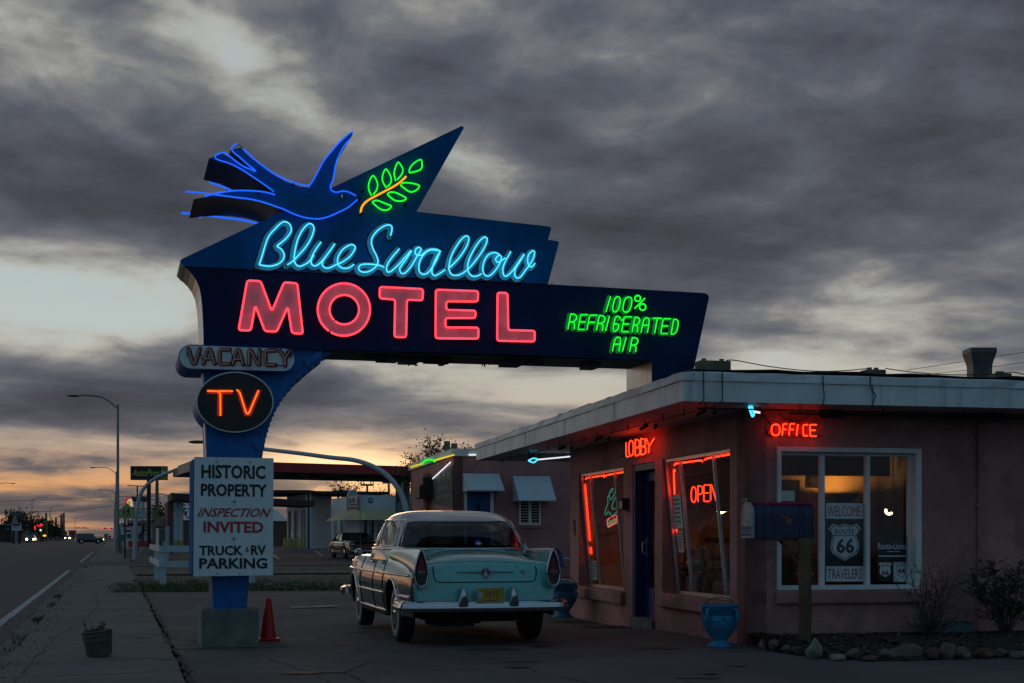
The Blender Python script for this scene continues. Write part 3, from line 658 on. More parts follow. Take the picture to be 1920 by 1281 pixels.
# raked shop windows on the lobby side
for (t0,t1,z0,z1),ms in((W1,(1108,1153,.5)),(W2,(1276,1338,.5))):
    g=[LP.w(t0,z1-.02,-.05),LP.w(t1,z1-.02,-.05),LP.w(t1,z0+.03,-.215),LP.w(t0,z0+.03,-.215)]
    fr=B(); w=.022
    def bar(a,c,r=w):
        d=(c-a).normalized(); x=d.cross(LP.a if abs(d.z)>.5 else UP).normalized(); y=d.cross(x).normalized()
        vs=[p+x*i*r+y*j*r*.8 for p in(a,c) for i,j in((-1,-1),(1,-1),(1,1),(-1,1))]
        fr.add(vs,[(0,1,2,3),(7,6,5,4),(0,1,5,4),(1,2,6,5),(2,3,7,6),(3,0,4,7)])
    bar(g[0],g[1]); bar(g[2]+LP.n*.01,g[3]+LP.n*.01,.03); bar(g[0]+LP.a*.024-UP*.02,g[3]+LP.a*.024+UP*.03); bar(g[1]-LP.a*.024-UP*.02,g[2]-LP.a*.024+UP*.03)
    for mpx in ms[:2]:
        tt=ta(mpx,905 if ms[0]<1200 else 870,d=-.05); bar(LP.w(tt,z1-.04,-.05),LP.w(tt,z0+.06,-.215),.020)
    wd=part('shop_window',fr,M['alu'],motel)
    pn=B(); pn.quad(*[q+LP.n*.002 for q in g]); part('pane',pn,M['glass'],wd)
    rv=B(); rv.add([LP.w(t0+.001,z1-.03,-.06),LP.w(t0+.001,z0+.02,-.06),LP.w(t0+.001,z0+.02,-.20)],[(0,1,2)])
# door, recessed
dr=B(); t0,t1,z0,z1=DR
dr.pbox(LP,t0+.001,t0+.07,z0,z1,-.30,-.06); dr.pbox(LP,t1-.07,t1-.001,z0,z1,-.30,-.015); dr.pbox(LP,t0+.07,t1-.07,z1-.10,z1-.001,-.30,-.02)
df=part('door_frame',dr,M['navydoor'],motel,bevel=.006)
dl=B(); a,c=t0+.075,t1-.075
dl.pbox(LP,a,a+.11,z0+.02,z1-.11,-.22,-.17); dl.pbox(LP,c-.11,c,z0+.02,z1-.11,-.22,-.17); dl.pbox(LP,a+.11,c-.11,z1-.24,z1-.11,-.22,-.17); dl.pbox(LP,a+.11,c-.11,z0+.02,z0+.45,-.22,-.17)
door=part('door',dl,M['navydoor'],motel)
pn=B(); pn.pbox(LP,a+.11,c-.11,z0+.45,z1-.24,-.20,-.19); part('pane',pn,M['glass'],door)
hd=B(); hd.tube(fillet([LP.w(c-.06,1.0,-.17),LP.w(c-.06,1.0,-.11),LP.w(c-.06,1.16,-.11),LP.w(c-.06,1.16,-.17)],.02,False),.011,6); hd.pbox(LP,c-.085,c-.035,.95,1.22,-.168,-.162); part('handle',hd,M['alu'],door)
b=B(); b.pbox(LP,t0,t1,-.3,z0+.02,-.5,.05); part('threshold',b,M['conc_block'],motel,bevel=.01)
# office window with white casing
a0,a1,z0,z1=OW
fr=B(); c=.045
fr.pbox(OP,a0-.03,a0+.02,z0-.04,z1+.05,-.16,.03); fr.pbox(OP,a1-.04,a1+.03,z0-.04,z1+.05,-.16,.03); fr.pbox(OP,a0+.02,a1-.04,z1-.005,z1+.05,-.16,.028); fr.pbox(OP,a0+.02,a1-.04,z0-.04,z0+.012,-.16,.028)
for px in(1540.5,1625.5):
    t=ta(px,1000,OP,-.11); fr.pbox(OP,t-.028,t+.028,z0+.012,z1-.005,-.15,-.08)
fr.pbox(OP,a0+.02,a0+.05,z0+.012,z1-.005,-.15,-.10); fr.pbox(OP,a1-.075,a1-.04,z0+.012,z1-.005,-.15,-.09); fr.pbox(OP,a0+.05,a1-.075,z1-.04,z1-.005,-.15,-.10)
wd=part('office_window',fr,M['white'],motel,bevel=.004)
pn=B(); pn.quad(OP.w(a0+.05,z0+.012,-.125),OP.w(a1-.075,z0+.012,-.125),OP.w(a1-.075,z1-.04,-.125),OP.w(a0+.05,z1-.04,-.125)); part('pane',pn,M['glass'],wd)
# interior shell
b=B(); b.add([bld(.3,.3,.05),bld(9.7,.3,.05),bld(9.7,7.65,.05),bld(.3,7.65,.05)],[(0,1,2,3)],1)
b.add([bld(1.45,3.5,.05),bld(9.7,3.5,.05),bld(9.7,3.5,2.70),bld(1.45,3.5,2.70)],[(0,1,2,3)],0)
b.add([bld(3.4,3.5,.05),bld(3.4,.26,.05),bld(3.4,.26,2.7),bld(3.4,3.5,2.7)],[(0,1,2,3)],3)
b.add([bld(2.9,3.5,.05),bld(2.9,7.7,.05),bld(2.9,7.7,2.7),bld(2.9,3.5,2.7)],[(0,1,2,3)],2)
b.add([bld(.27,.27,.05),bld(.27,W2[0],.05),bld(.27,W2[0],2.7),bld(.27,.27,2.7)],[(0,1,2,3)],2)
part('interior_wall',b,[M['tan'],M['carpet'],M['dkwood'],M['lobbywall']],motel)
b=B(); b.box((-.02,-.02,-.02),(.02,.02,.02)); b=B()
p0=OP.w(.3,2.10,-3.1); b.add([OP.w(.3,2.08,-2.9),OP.w(3.3,2.08,-2.9),OP.w(3.3,2.66,-2.9),OP.w(.3,2.66,-2.9)],[(0,1,2,3)]); part('ceiling_beam',b,M['dkwood'],motel)
# roof slab, fascia with a coping strip, soffit
S0,T0,S1,T1=-1.077,-.944,10.6,10.86
ZE,ZT=2.68,2.985
def ring(s0,t0,s1,t1,z): return [bld(s0,t0,z),bld(s1,t0,z),bld(s1,t1,z),bld(s0,t1,z)]
b=B(); rnd=random.Random(5)
def strip(off,z0,z1,jit,n=46):
    """one band of the roof edge running round the two visible sides, a little dented"""
    pts=[]
    for i in range(n+1): pts.append((S0-off,T1-(T1-T0+off)*i/n,(-1,0)))
    for i in range(1,n+1): pts.append((S0-off+(S1-S0)*i/n,T0-off,(0,-1)))
    lo=[];hi=[]
    for s,t,nn in pts:
        j=rnd.uniform(-jit,jit); k=rnd.uniform(-jit,jit)
        lo.append(bld(s+nn[0]*j,t+nn[1]*j,z0)); hi.append(bld(s+nn[0]*k,t+nn[1]*k,z1+rnd.uniform(-jit,jit)*.6))
    return lo,hi
lo,hi=strip(0,ZE,ZT-.075,.006); b.grid([lo,hi],sm=False)
lo,hi=strip(.022,ZT-.085,ZT,.010); b.grid([lo,hi],sm=False)
l2,h2=strip(-.18,ZT-.085,ZT+.03,.012); b.grid([hi,h2],sm=False)
b.grid([[p-V((0,0,0)) for p in lo],[q for q in strip(0,0,ZT-.085,0)[1]]],sm=False)
part('fascia',b,M['fascia'],motel)
b=B()
for k in range(4): b.pbox(Plane(bld(S0,0),VB,-UB),1.6+2.5*k,1.608+2.5*k,ZE+.01,ZT-.09,.007,.011); b.cut()
for k in range(4): b.pbox(Plane(bld(0,T0),UB,-VB),1.1+2.4*k,1.107+2.4*k,ZE+.01,ZT-.09,.007,.011); b.cut()
parts('fascia_joint',b,M['drk'],motel)
b=B(); n=36; rows=[]
for i in range(n+1):
    r=[]
    for j in range(n+1): r.append(bld(S0+.16+(S1-S0-.16)*j/n,T0+.16+(T1-T0-.16)*i/n,ZT+.02+rnd.uniform(0,.03)+(.03 if i in(0,) or j==0 else 0)))
    rows.append(r)
b.grid(rows,sm=False); M['gravel']=mat('roof_gravel',(.16,.155,.15),.95,var=.3,vs=30,bump=.6,bs=60)
b.quad(*[bld(s,t,ZE+.012) for s,t in((S0,T1),(S1,T1),(S1,T1),(S0,T1))]) if False else None
b.quad(bld(S0,T1,ZE),bld(S1,T1,ZE),bld(S1,T1,ZT),bld(S0,T1,ZT)); b.quad(bld(S1,T0,ZE),bld(S1,T1,ZE),bld(S1,T1,ZT),bld(S1,T0,ZT))
part('roof',b,M['gravel'],motel)
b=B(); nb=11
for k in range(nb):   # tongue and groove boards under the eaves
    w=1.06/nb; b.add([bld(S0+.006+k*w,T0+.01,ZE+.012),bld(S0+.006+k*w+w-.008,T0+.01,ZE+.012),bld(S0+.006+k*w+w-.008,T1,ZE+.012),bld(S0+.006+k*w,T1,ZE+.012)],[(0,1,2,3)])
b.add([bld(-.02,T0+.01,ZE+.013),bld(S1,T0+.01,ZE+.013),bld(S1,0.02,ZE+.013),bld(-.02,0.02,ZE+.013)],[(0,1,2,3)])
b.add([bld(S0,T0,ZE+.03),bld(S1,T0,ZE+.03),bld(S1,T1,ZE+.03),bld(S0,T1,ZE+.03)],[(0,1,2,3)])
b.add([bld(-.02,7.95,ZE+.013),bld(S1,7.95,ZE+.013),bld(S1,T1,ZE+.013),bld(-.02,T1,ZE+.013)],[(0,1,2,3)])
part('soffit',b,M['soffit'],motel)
b=B()   # hooks, fittings and cable runs beneath the eaves
for k in range(16):
    t=T0+.25+k*.72; q=bld(S0+.35,t,ZE); b.tube([q+UP*.012,q-UP*.07],.007,5)
    if k%3==1:
        q=bld(S0+.62,t,ZE); b.tube([q,q+V((-.10,.05,-.05))],.022,6); b.tube([q+V((.1,0,0)),q+V((.1,.1,-.03))],.02,6)
b.tube([bld(S0+.42,T0+.2,ZE-.03),bld(S0+.42,T1-.3,ZE-.03)],.006,5)
for k in range(9): q=bld(S0+.5+k*1.0,T0+.38,ZE); b.tube([q+UP*.012,q-UP*.06],.007,5)
b.tube([bld(S0+.3,T0+.40,ZE-.035),bld(9,T0+.40,ZE-.035)],.008,5); b.tube([bld(.4,T0+.62,ZE-.05),bld(9,T0+.66,ZE-.05)],.014,6)
for s in(.9,2.9): q=bld(s,T0+.6,ZE-.05); b.box((-.14,-.05,-.02),(.14,.05,.03),0,frame(q,UB))
part('eave_fitting',b,M['wire'],motel)
b=B()
for px,bend in((1319,0),(1354,.0),(1543,.02),(1632,.1)):
    s=Plane(bld(0,T0-.03),UB,-VB).st(px,720)[0]; p=[(0,ZT+.02),(0,ZT-.12),(bend*.6,ZE+.1),(bend*.2,ZE+.01),(bend-.05,ZE-.03)]
    b.tube(catmull([bld(s+x,T0-.035,z) for x,z in p],3),.0065,5); b.cut()
parts('fascia_cable',b,M['wire'],motel)
b=B(); s=ta(1833,900,OP); b.tube([OP.w(s,.1,.03),OP.w(s,2.69,.03)],.018,8)
for z in(.7,1.6,2.4): b.pbox(OP,s-.04,s+.04,z,z+.025,0,.045)
part('wall_pipe',b,M['stucco'],motel)
# things standing on the roof
M['timber']=mat('weathered_timber',(.20,.16,.12),.9,var=.3,vs=8,streak=.5,dark=(.06,.05,.04))
def roofblock(x0,x1,y0,y1,t,name,label,cat,m,base=True):
    pl=Plane(bld(0,t),UB,-VB); a0,zt=pl.st(x0,y0); a1,_=pl.st(x1,y0); b=B()
    b.pbox(pl,a0,a1,ZT+.14,zt,-.2,0); b.pbox(pl,a0-.06,a1+.10,ZT+.02,ZT+.14,-.25,.05); 
    for k in range(2): b.cyl(pl.w(a0+.08+k*(a1-a0-.16),zt,-.1),pl.w(a0+.08+k*(a1-a0-.16),zt+.03,-.1),.03,seg=8)
    return solo(name,b,m,label,cat,bevel=.012)
roofblock(1313,1371,675,690,.1,'roof_timber','weathered timber cable support on the roof edge beside the sign foot','timber block',M['timber'])
roofblock(1626,1662,692,705,.1,'roof_timber','small timber cable support alone midway along the roof edge','timber block',M['timber'])
roofblock(1868,1898,699,708,.1,'roof_timber','timber cable support on the roof edge right of the metal flue','timber block',M['timber'])
pl=Plane(bld(0,1.6),UB,-VB); h=pl.hit(1836.5,655); b=B(); pr=[]
for z,w in((ZT,.128),(h.z-.26,.125),(h.z-.20,.13),(h.z-.075,.165),(h.z-.06,.17),(h.z,.17)): pr.append([h*1+V((x*w,y*w,z-h.z)) for x,y in((-1,-1),(1,-1),(1,1),(-1,1))])
b.grid(pr,sm=False,closed_u=True); b.add(pr[-1],[(0,1,2,3)])
solo('roof_flue',b,mat('galvanised_flue',(.10,.10,.105),.6,metal=.3,var=.3,vs=6,streak=.6,dark=(.08,.04,.02)),'dark flared metal flue rising from the flat office roof','flue')
b=B()
pl=Plane(bld(0,.05),UB,-VB)
b.tube(catmull([pl.hit(x,y) for x,y in((1362,676),(1380,676),(1440,687),(1510,695),(1570,696),(1628,691))],4),.006,5); b.tube(catmull([pl.hit(x,y) for x,y in((1660,691),(1720,699),(1790,703),(1860,702),(1898,698),(1930,703),(1990,700))],4),.006,5)
solo('roof_cable',b,M['wire'],'black cable strung along the timber blocks on the office roof','cable')
# ------------------------------------------------ neon word signs on the walls
def wallsign(name,label,word,cells,pl,d,zf,r,mt,back=None,pw=.03,off=(-10,4)):
    tube=B(); paint=B(); neon_word(pl,d,cells,r,zf,tube,paint,.012,off,pw)
    c=pl.hit(*zf([(cells[0][1],cells[0][4])])[0],0)
    t=thing(name,label,'neon sign',c); part('neon_tube',tube,mt,t)
    if back is not None: part('painted_lettering',paint,back,t)
    k=B()
    for ce in cells:
        for xx,yy in((ce[1],ce[3]),(ce[2]-ce[5],ce[4])):
            h=pl.hit(*zf([(xx,yy)])[0],0); k.cyl(h,h+pl.n*d,.006,seg=5)
    part('tube_support',k,M['wire'],t); return t
M['redback']=mat('red_backing_letters',(.45,.05,.04),.5)
zz=zs(880,680,1920/420)
wallsign('lobby_neon_sign','red neon sign reading LOBBY above the blue entrance door','LOBBY',[('L',1344,1368,684,806,0),('O',1368,1406,668,800,0),('B',1422,1462,660,796,0),('B',1470,1512,652,788,0),('Y',1516,1584,650,776,14)],LP,.16,zz,.0085,M['n_red'],M['redback'],.05,(-4,6))
zz=zs(1280,660,3.)
ws=wallsign('office_neon_sign','red neon sign reading OFFICE above the white-framed window','OFFICE',[('O',500,546,407,470,0),('F',566,588,405,470,6),('F',604,630,405,470,6),('I',636,652,407,472,0),('C',678,704,410,472,0),('E',716,753,410,474,-2)],OP,.10,zz,.0082,M['n_red'],M['redback'],.06,(-14,-6))
b=B(); b.tube(catmull([OP.hit(*zz([q])[0],.03) for q in((445,345),(500,420),(480,440),(480,460),(500,475))],4),.007,5); b.tube(catmull([OP.hit(*zz([q])[0],.03) for q in((540,350),(580,380),(640,388),(700,365),(735,340))],4),.006,5)
part('tube_wiring',b,M['wire'],ws)
# diamond-ended tubes under the eaves
def diamond(pl,pts,tail,label,grp):
    t=thing('eave_neon_tube',label,'neon tube',pl.hit(*pts[0]),grp)
    b=B(); b.tube(fillet([pl.hit(*q) for q in pts],.02),.013,7,closed=True); part('diamond_tube',b,M['n_cyan'],t)
    b=B(); b.tube([pl.hit(*q) for q in tail],.013,7); part('straight_tube',b,M['n_white'],t)
    k=B(); h=pl.hit(*tail[-1]); k.tube([h,V((h.x,h.y,ZE+.02))],.008,5); h=pl.hit(*pts[-1]); k.tube([h,V((h.x,h.y,ZE+.02))],.006,5); part('tube_support',k,M['wire'],t)
EP=Plane(bld(0,8.4),UB,-VB)
diamond(EP,[(990,864),(1000,859),(1009,861),(1001,868)],[(1009,862),(1071,856)],'white neon tube ending in a turquoise diamond, over the passage left of the lobby','neon tubes under the eaves')
EP2=Plane(bld(0,-.45),UB,-VB)
diamond(EP2,[(1404,763),(1409,761),(1414,777),(1411,782)],[(1413,772),(1425,774)],'short neon tube with a bright turquoise diamond, left of the red OFFICE lettering','neon tubes under the eaves')
# small fixtures on the lobby wall
b=B(); h=LP.hit(1076,990,.012); b.lathe([(0,.012),(.07,.012),(.085,.0)],(0,0,0),24,mx=frame(h,LP.a*1.,UP)@MX.Diagonal((1,1.75,1,1)))
for k in range(4): b.text('=',LP.mx((h-LP.o).dot(LP.a),h.z-.1+.06*k,.027),w=.08,mi=1) if False else b.pbox(LP,(h-LP.o).dot(LP.a)-.04,(h-LP.o).dot(LP.a)+.04,h.z-.09+.055*k,h.z-.075+.055*k,.024,.027,1)
solo('wall_plaque',b,[mat('bronze_plaque',(.06,.045,.03),.4,metal=.4),mat('brass_plaque_relief',(.35,.25,.12),.35,metal=.6)],'dark oval bronze plaque on the pink wall left of the lobby window','plaque')
b=B(); a,z=LP.st(1176,947); b.pbox(LP,a-.10,a+.10,z-.075,z+.075,0,.10); b.pbox(LP,a-.08,a+.08,z-.05,z+.055,.10,.103,1); b.pbox(LP,a-.10,a+.10,z+.075,z+.10,0,.12)
solo('wall_box',b,[M['drk'],mat('box_face',(.35,.33,.3),.5,var=.4,vs=25)],'small dark box with a pale face on the wall beside the blue door','box',bevel=.004)
# ---------------------------------------------------------------- ground, road, pavements
def gz(x,y):
    d=((x-1.1)**2+(y-23.)**2)/(3.4**2); return -.15*math.exp(-d)
def uv(u,v,z=0.): return V((u*cos(TH)-v*sin(TH),u*sin(TH)+v*cos(TH),z))   # u across the street, v along it
M['asphalt']=mat('road_asphalt',(.040,.042,.046),.75,var=.25,vs=.35,bump=.5,bs=70,patch=(.25,.52,.2,.5,(.033,.034,.036)),rvar=.2)
M['lot']=mat('lot_paving',(.108,.092,.087),.9,var=.22,vs=.6,bump=.55,bs=45,patch=(.45,.5,.2,.55,(.066,.058,.056)))
M['walk']=mat('sidewalk_concrete',(.128,.124,.118),.9,var=.16,vs=.7,bump=.4,bs=55,patch=(.5,.53,.2,.5,(.082,.078,.075)))
M['earth']=mat('dry_earth',(.085,.075,.060),.95,var=.3,vs=.8,bump=.7,bs=14,patch=(.5,.5,.2,.5,(.05,.047,.04)))
M['paintw']=mat('road_paint',(.36,.37,.38),.7,var=.3,vs=4,patch=(7,.50,.14,.8,(.10,.10,.10)))
M['painty']=mat('yellow_road_paint',(.50,.36,.04),.7,var=.2,vs=4,patch=(9,.55,.12,.7,(.10,.09,.07)))
M['crack']=mat('dark_crack',(.030,.026,.024),.95,var=.4,vs=12)
M['gutter']=mat('gutter_concrete',(.13,.128,.12),.95,var=.3,vs=2.5,bump=.8,bs=22,patch=(1.6,.48,.14,.8,(.055,.052,.048)))
b=B(); R0=1600
b.add([(-R0,-60,-.12),(R0,-60,-.12),(R0,R0*1.5,-.12),(-R0,R0*1.5,-.12)],[(0,1,2,3)]); setting('ground',b,M['earth'])
b=B(); b.add([uv(-21.,-40,-.075),uv(-1.25,-40,-.075),uv(-1.25,1400,-.075),uv(-21.,1400,-.075)],[(0,1,2,3)])
b.add([uv(-1.25,59.9,-.012),uv(6,59.9,-.012),uv(6,69.1,-.012),uv(-1.25,69.1,-.012)],[(0,1,2,3)]); setting('road',b,M['asphalt'])
b=B(); b.add([uv(-27,-40,.0),uv(-21.,-40,.0),uv(-21.,1400,.0),uv(-27,1400,.0),uv(-21.,-40,-.2),uv(-21.,1400,-.2)],[(0,1,2,3),(1,4,5,2)]); setting('far_pavement',b,M['walk'])
# the lot, sinking a little beside the lobby wall
def sheet(u0,u1,v0,v1,nu,nv,z,edge=0.,seed=0,skirt=True):
    rnd=random.Random(seed); b=B(); rows=[]
    for i in range(nv+1):
        r=[]
        for j in range(nu+1):
            q=uv(u0+(u1-u0)*j/nu+(rnd.uniform(-edge,edge) if j in(0,nu) else 0),v0+(v1-v0)*i/nv); q.z=z+gz(q.x,q.y); r.append(q)
        rows.append(r)
    b.grid(rows,sm=False)
    if skirt:
        for e in(0,-1): b.grid([[r[e]-V((0,0,.16)) for r in rows],[r[e] for r in rows]],sm=False)
        for e in(0,-1): b.grid([[q-V((0,0,.16)) for q in rows[e]],rows[e]],sm=False)
    return b
setting('lot',sheet(.66,26,-25,31.6,60,120,0.,.0),M['lot'])
setting('sidewalk',sheet(-1.05,.60,-25,60,3,130,0.,.02,2),M['walk'])
setting('gutter',sheet(-1.32,-1.07,-25,60,2,160,-.045,.05,4),M['gutter'])
setting('far_sidewalk',sheet(-1.2,.7,69,300,2,60,0.,.02,5),M['walk'])
setting('gas_station_lot',sheet(3.0,60,60,210,4,10,.0,.0,6),M['asphalt'])
setting('crossing_path',sheet(.7,16,46.,47.6,12,2,-.03,.0,7),M['walk'])
# worn markings
b=B()
def stripe(p,q,w,z,k=1):
    d=(q-p).normalized(); s=V((d.y,-d.x,0))*w/2; b.add([p-s+UP*z,p+s+UP*z,q+s+UP*z,q-s+UP*z],[(0,1,2,3)])
stripe(uv(-1.66,-10),uv(-1.66,55.5),.13,-.070); stripe(uv(-1.66,73),uv(-1.66,122),.13,-.070)
setting('edge_line',b,M['paintw'])
b=B()
for k in range(16): stripe(uv(-8.0,40+k*12.2),uv(-8.0,43+k*12.2),.13,-.070)
for k in range(10): stripe(uv(-14.6,90+k*12.2),uv(-14.6,93+k*12.2),.13,-.070)
setting('lane_marking',b,M['paintw'])
b=B()
for (x0,y0,x1,y1,w) in((545,1139,590,1138,.20),(585,1138,627,1136,.22),(640,1215,664,1214,.035),(487,1214,528,1213,.03)):
    p,q=G(x0,y0),G(x1,y1); stripe(p,q,w,.004+.0005)
setting('worn_paint_mark',b,M['paintw'])
b=B()
for (x0,y0,x1,y1) in((591,1033,603,1042),(512,1040,523,1049)): stripe(G(x0,y0),G(x1,y1),.16,.006)
setting('yellow_bay_line',b,M['painty'])
# cracks and joints
def crackline(b,pts,w,rnd,z=.004):
    n=len(pts)
    pts=[V(p) for p in pts]; L=[];Q=[]
    for i,p in enumerate(pts):
        d=(pts[min(i+1,n-1)]-pts[max(i-1,0)]).normalized(); s=V((d.y,-d.x,0)); k=w*rnd.uniform(.35,1.4); o=s*rnd.uniform(-w,w)*.8
        zz=gz(p.x,p.y)+z; L.append(V((p.x,p.y,zz))+s*k/2+o); Q.append(V((p.x,p.y,zz))-s*k/2+o)
    b.grid([L,Q],sm=False)
rnd=random.Random(11); b=B()
crackline(b,[uv(.63+.02*sin(v*1.3),v*.28-2) for v in range(0,122)],.055,rnd,.005)
for v in(9.9,11.35,12.9,14.3,16.6,19.1,21.7,24.3,27,29.6,33,37,41,46): crackline(b,[uv(-1.05+1.65*i/9,v+.05*sin(i)+.03*i) for i in range(10)],.016,rnd)
crackline(b,[uv(-.55-.25*sin(v*.09)+.05*rnd.uniform(-1,1),6+v*.4) for v in range(100)],.011,rnd)
def wander(x0,y0,x1,y1,n,amp,w):
    p,q=G(x0,y0),G(x1,y1); d=(q-p); s=V((-d.y,d.x,0)).normalized(); a=0; o=[]
    for i in range(n+1): a+=rnd.uniform(-amp,amp); o.append(p+d*i/n+s*a)
    crackline(b,o,w,rnd)
wander(645,1264,700,1240,12,.01,.02); wander(655,1265,690,1281,8,.01,.015); wander(345,1190,378,1189,10,.01,.015); wander(530,1156,660,1153,20,.03,.02)
wander(560,1188,760,1186,22,.03,.014); wander(600,1196,700,1228,18,.03,.014); wander(1050,1200,1330,1232,30,.03,.016); wander(700,1240,1000,1262,30,.03,.015); wander(880,1225,1120,1281,26,.03,.013); wander(500,1235,640,1281,20,.03,.013)
setting('pavement_crack',b,M['crack'])
M['stain']=mat('oil_stain',(.040,.036,.035),.7,var=.4,vs=6); M['pale']=mat('dusty_patch',(.14,.125,.115),.95,var=.3,vs=5)
rnd=random.Random(55)
def blot(b,c,r,mi,k=.5):
    n=22; ph=[rnd.uniform(0,6.28) for _ in range(4)]; pts=[]
    for i in range(n):
        a=2*pi*i/n; q=r*(1+.25*sin(2*a+ph[0])+.18*sin(3*a+ph[1])+.12*sin(5*a+ph[2])); x,y=c.x+q*cos(a),c.y+q*k*sin(a); pts.append(V((x,y,gz(x,y)+.0035+.0002*blot.n)))
    blot.n+=1; b.add(pts,[tuple(range(n))],mi)
blot.n=0
b=B()
for i in range(46):
    x,y=rnd.uniform(-2.6,4.0),rnd.uniform(11.5,30); 
    if x>1.5 and y>15.4: continue
    blot(b,V((x,y,0)),rnd.uniform(.03,.22)*(1 if rnd.random()<.8 else 2),0)
for i in range(26): q=uv(rnd.uniform(-.95,.5),rnd.uniform(9,40)); blot(b,q,rnd.uniform(.02,.12),0)
setting('pavement_stain',b,M['stain'])
b=B(); q=[SP.w(a,0,d) for a,d in((-.28,.10),(.95,.12),(.98,-1.2),(-.30,-1.2))]; b.add([p+UP*.005 for p in q],[(0,1,2,3)]); setting('patch_of_concrete',b,M['gutter'])
b=B()   # grit and pebbles gathered along the kerb and cracks
rnd=random.Random(21)
for i in range(900):
    if i<620: p=uv(rnd.gauss(-1.15,.22),rnd.uniform(6,48),-.06)
    else: p=uv(rnd.gauss(.62,.10),rnd.uniform(8,31),.0)
    if p.z<-.05 and (p.x*cos(TH)+p.y*sin(TH))>-1.06: p.z=0
    r=rnd.uniform(.006,.022)*(1 if i<620 else .55); b.add([p+V((r,0,0)),p+V((-r*.6,r*.8,0)),p+V((-r*.5,-r*.9,0)),p+V((0,0,r*.9))],[(0,1,3),(1,2,3),(2,0,3)])
setting('grit',b,mat('grit_stone',(.11,.105,.095),.95,var=.4,vs=30),'stuff')
# rough grass verge beyond the lot
b=B(); b.add([uv(.62,31.7,-.03),uv(2.5,32.2,-.03),uv(8,33.5,-.03),uv(16,34.4,-.03),uv(26,35,-.03),uv(26,62,-.03),uv(.7,60,-.03),uv(.2,40,-.03)],[(0,1,2,3,4,5,6,7)]); setting('verge',b,M['earth'])
rnd=random.Random(31); b=B(); ng=0
def clump(p,n,h,spread,mi):
    for _ in range(n):
        q=p+V((rnd.gauss(0,spread),rnd.gauss(0,spread),0)); a=rnd.uniform(0,6.28); w=rnd.uniform(.006,.014); l=rnd.uniform(.5,1.1)*h
        t=V((cos(a),sin(a),0))*l*rnd.uniform(.3,.9); s=V((-sin(a),cos(a),0))*w
        b.add([q-s,q+s,q+t*.5+UP*l*.7+s*.5,q+t+UP*l],[(0,1,2,3)],mi)
for i in range(1150):
    v=31.7+abs(rnd.gauss(0,1))*3.2; u=rnd.uniform(.0,2.6)+ (rnd.random()<.35)*rnd.uniform(0,5)
    u+=max(0,(v-34))*.0; p=uv(u,v+max(0,u-2)*.35,-.03); clump(p,9,rnd.uniform(.03,.10),.10,0 if rnd.random()<.72 else 1)
for i in range(520):
    u=rnd.uniform(3,18); p=uv(u,32.4+(u-2)*.16+abs(rnd.gauss(0,.8)),-.03); clump(p,7,.07,.12,0 if rnd.random()<.6 else 1)
for i in range(420): p=uv(rnd.uniform(.5,20),rnd.uniform(35,60),-.03); clump(p,7,.07,.16,1 if rnd.random()<.6 else 0)
for i in range(60): p=uv(-1.1+rnd.gauss(0,.07),rnd.choice((17.6,22.5,27,31))+rnd.gauss(0,.5),-.04); clump(p,6,.05,.05,1 if rnd.random()<.5 else 0)
M['grass']=mat('short_green_grass',(.045,.085,.020),.8,var=.3,vs=2); M['drygrass']=mat('dry_grass',(.13,.105,.055),.85,var=.25,vs=2)
setting('grass',b,[M['grass'],M['drygrass']],'stuff')
# planting bed beside the office wall
def bedz(t,k): return .02+.11*sin(pi*min(1,max(0,t)))*(.8+.2*k)
b=B(); rows=[]; rnd=random.Random(41)
edge=[G(x,y) for x,y in((1425,1212),(1450,1222),(1500,1230),(1560,1236),(1650,1240),(1750,1238),(1850,1234),(1960,1230),(2100,1226),(2250,1222))]
edge=catmull(edge,4)
for k in range(9):
    r=[]
    for i,e in enumerate(edge):
        s=((e-CO).dot(UB)); w=OP.w(max(s,.12),0,.0); t=k/8; q=w.lerp(V((e.x,e.y,0)),t); q.z=.10*(1-t)**.6+.045*sin(pi*t)+rnd.uniform(0,.03); r.append(q)
    rows.append(r)
b.grid(rows,sm=False); setting('mulch_bed',b,mat('bark_mulch',(.035,.026,.020),.95,var=.4,vs=20,bump=1.,bs=40))
b=B()
for i in range(2600):
    e=edge[rnd.randrange(len(edge)-6)]; s=((e-CO).dot(UB)); w=OP.w(max(s,.15)+rnd.uniform(-.1,.1),0,.02); t=rnd.random()*.98; q=w.lerp(V((e.x,e.y,0)),t); q.z=.10*(1-t)**.6+.045*sin(pi*t)+.018
    a=rnd.uniform(0,6.28); l=rnd.uniform(.015,.05); d=V((cos(a)*l,sin(a)*l,rnd.uniform(-.012,.02))); s_=V((-sin(a),cos(a),rnd.uniform(-.3,.6)))*rnd.uniform(.005,.014)
    b.add([q-d-s_,q+d-s_,q+d+s_,q-d+s_],[(0,1,2,3)],0 if rnd.random()<.85 else 1)
setting('bark_chips',b,[mat('bark_chip',(.045,.032,.024),.95,var=.4,vs=30),mat('pale_chip',(.12,.10,.08),.95,var=.3,vs=30)],'stuff')
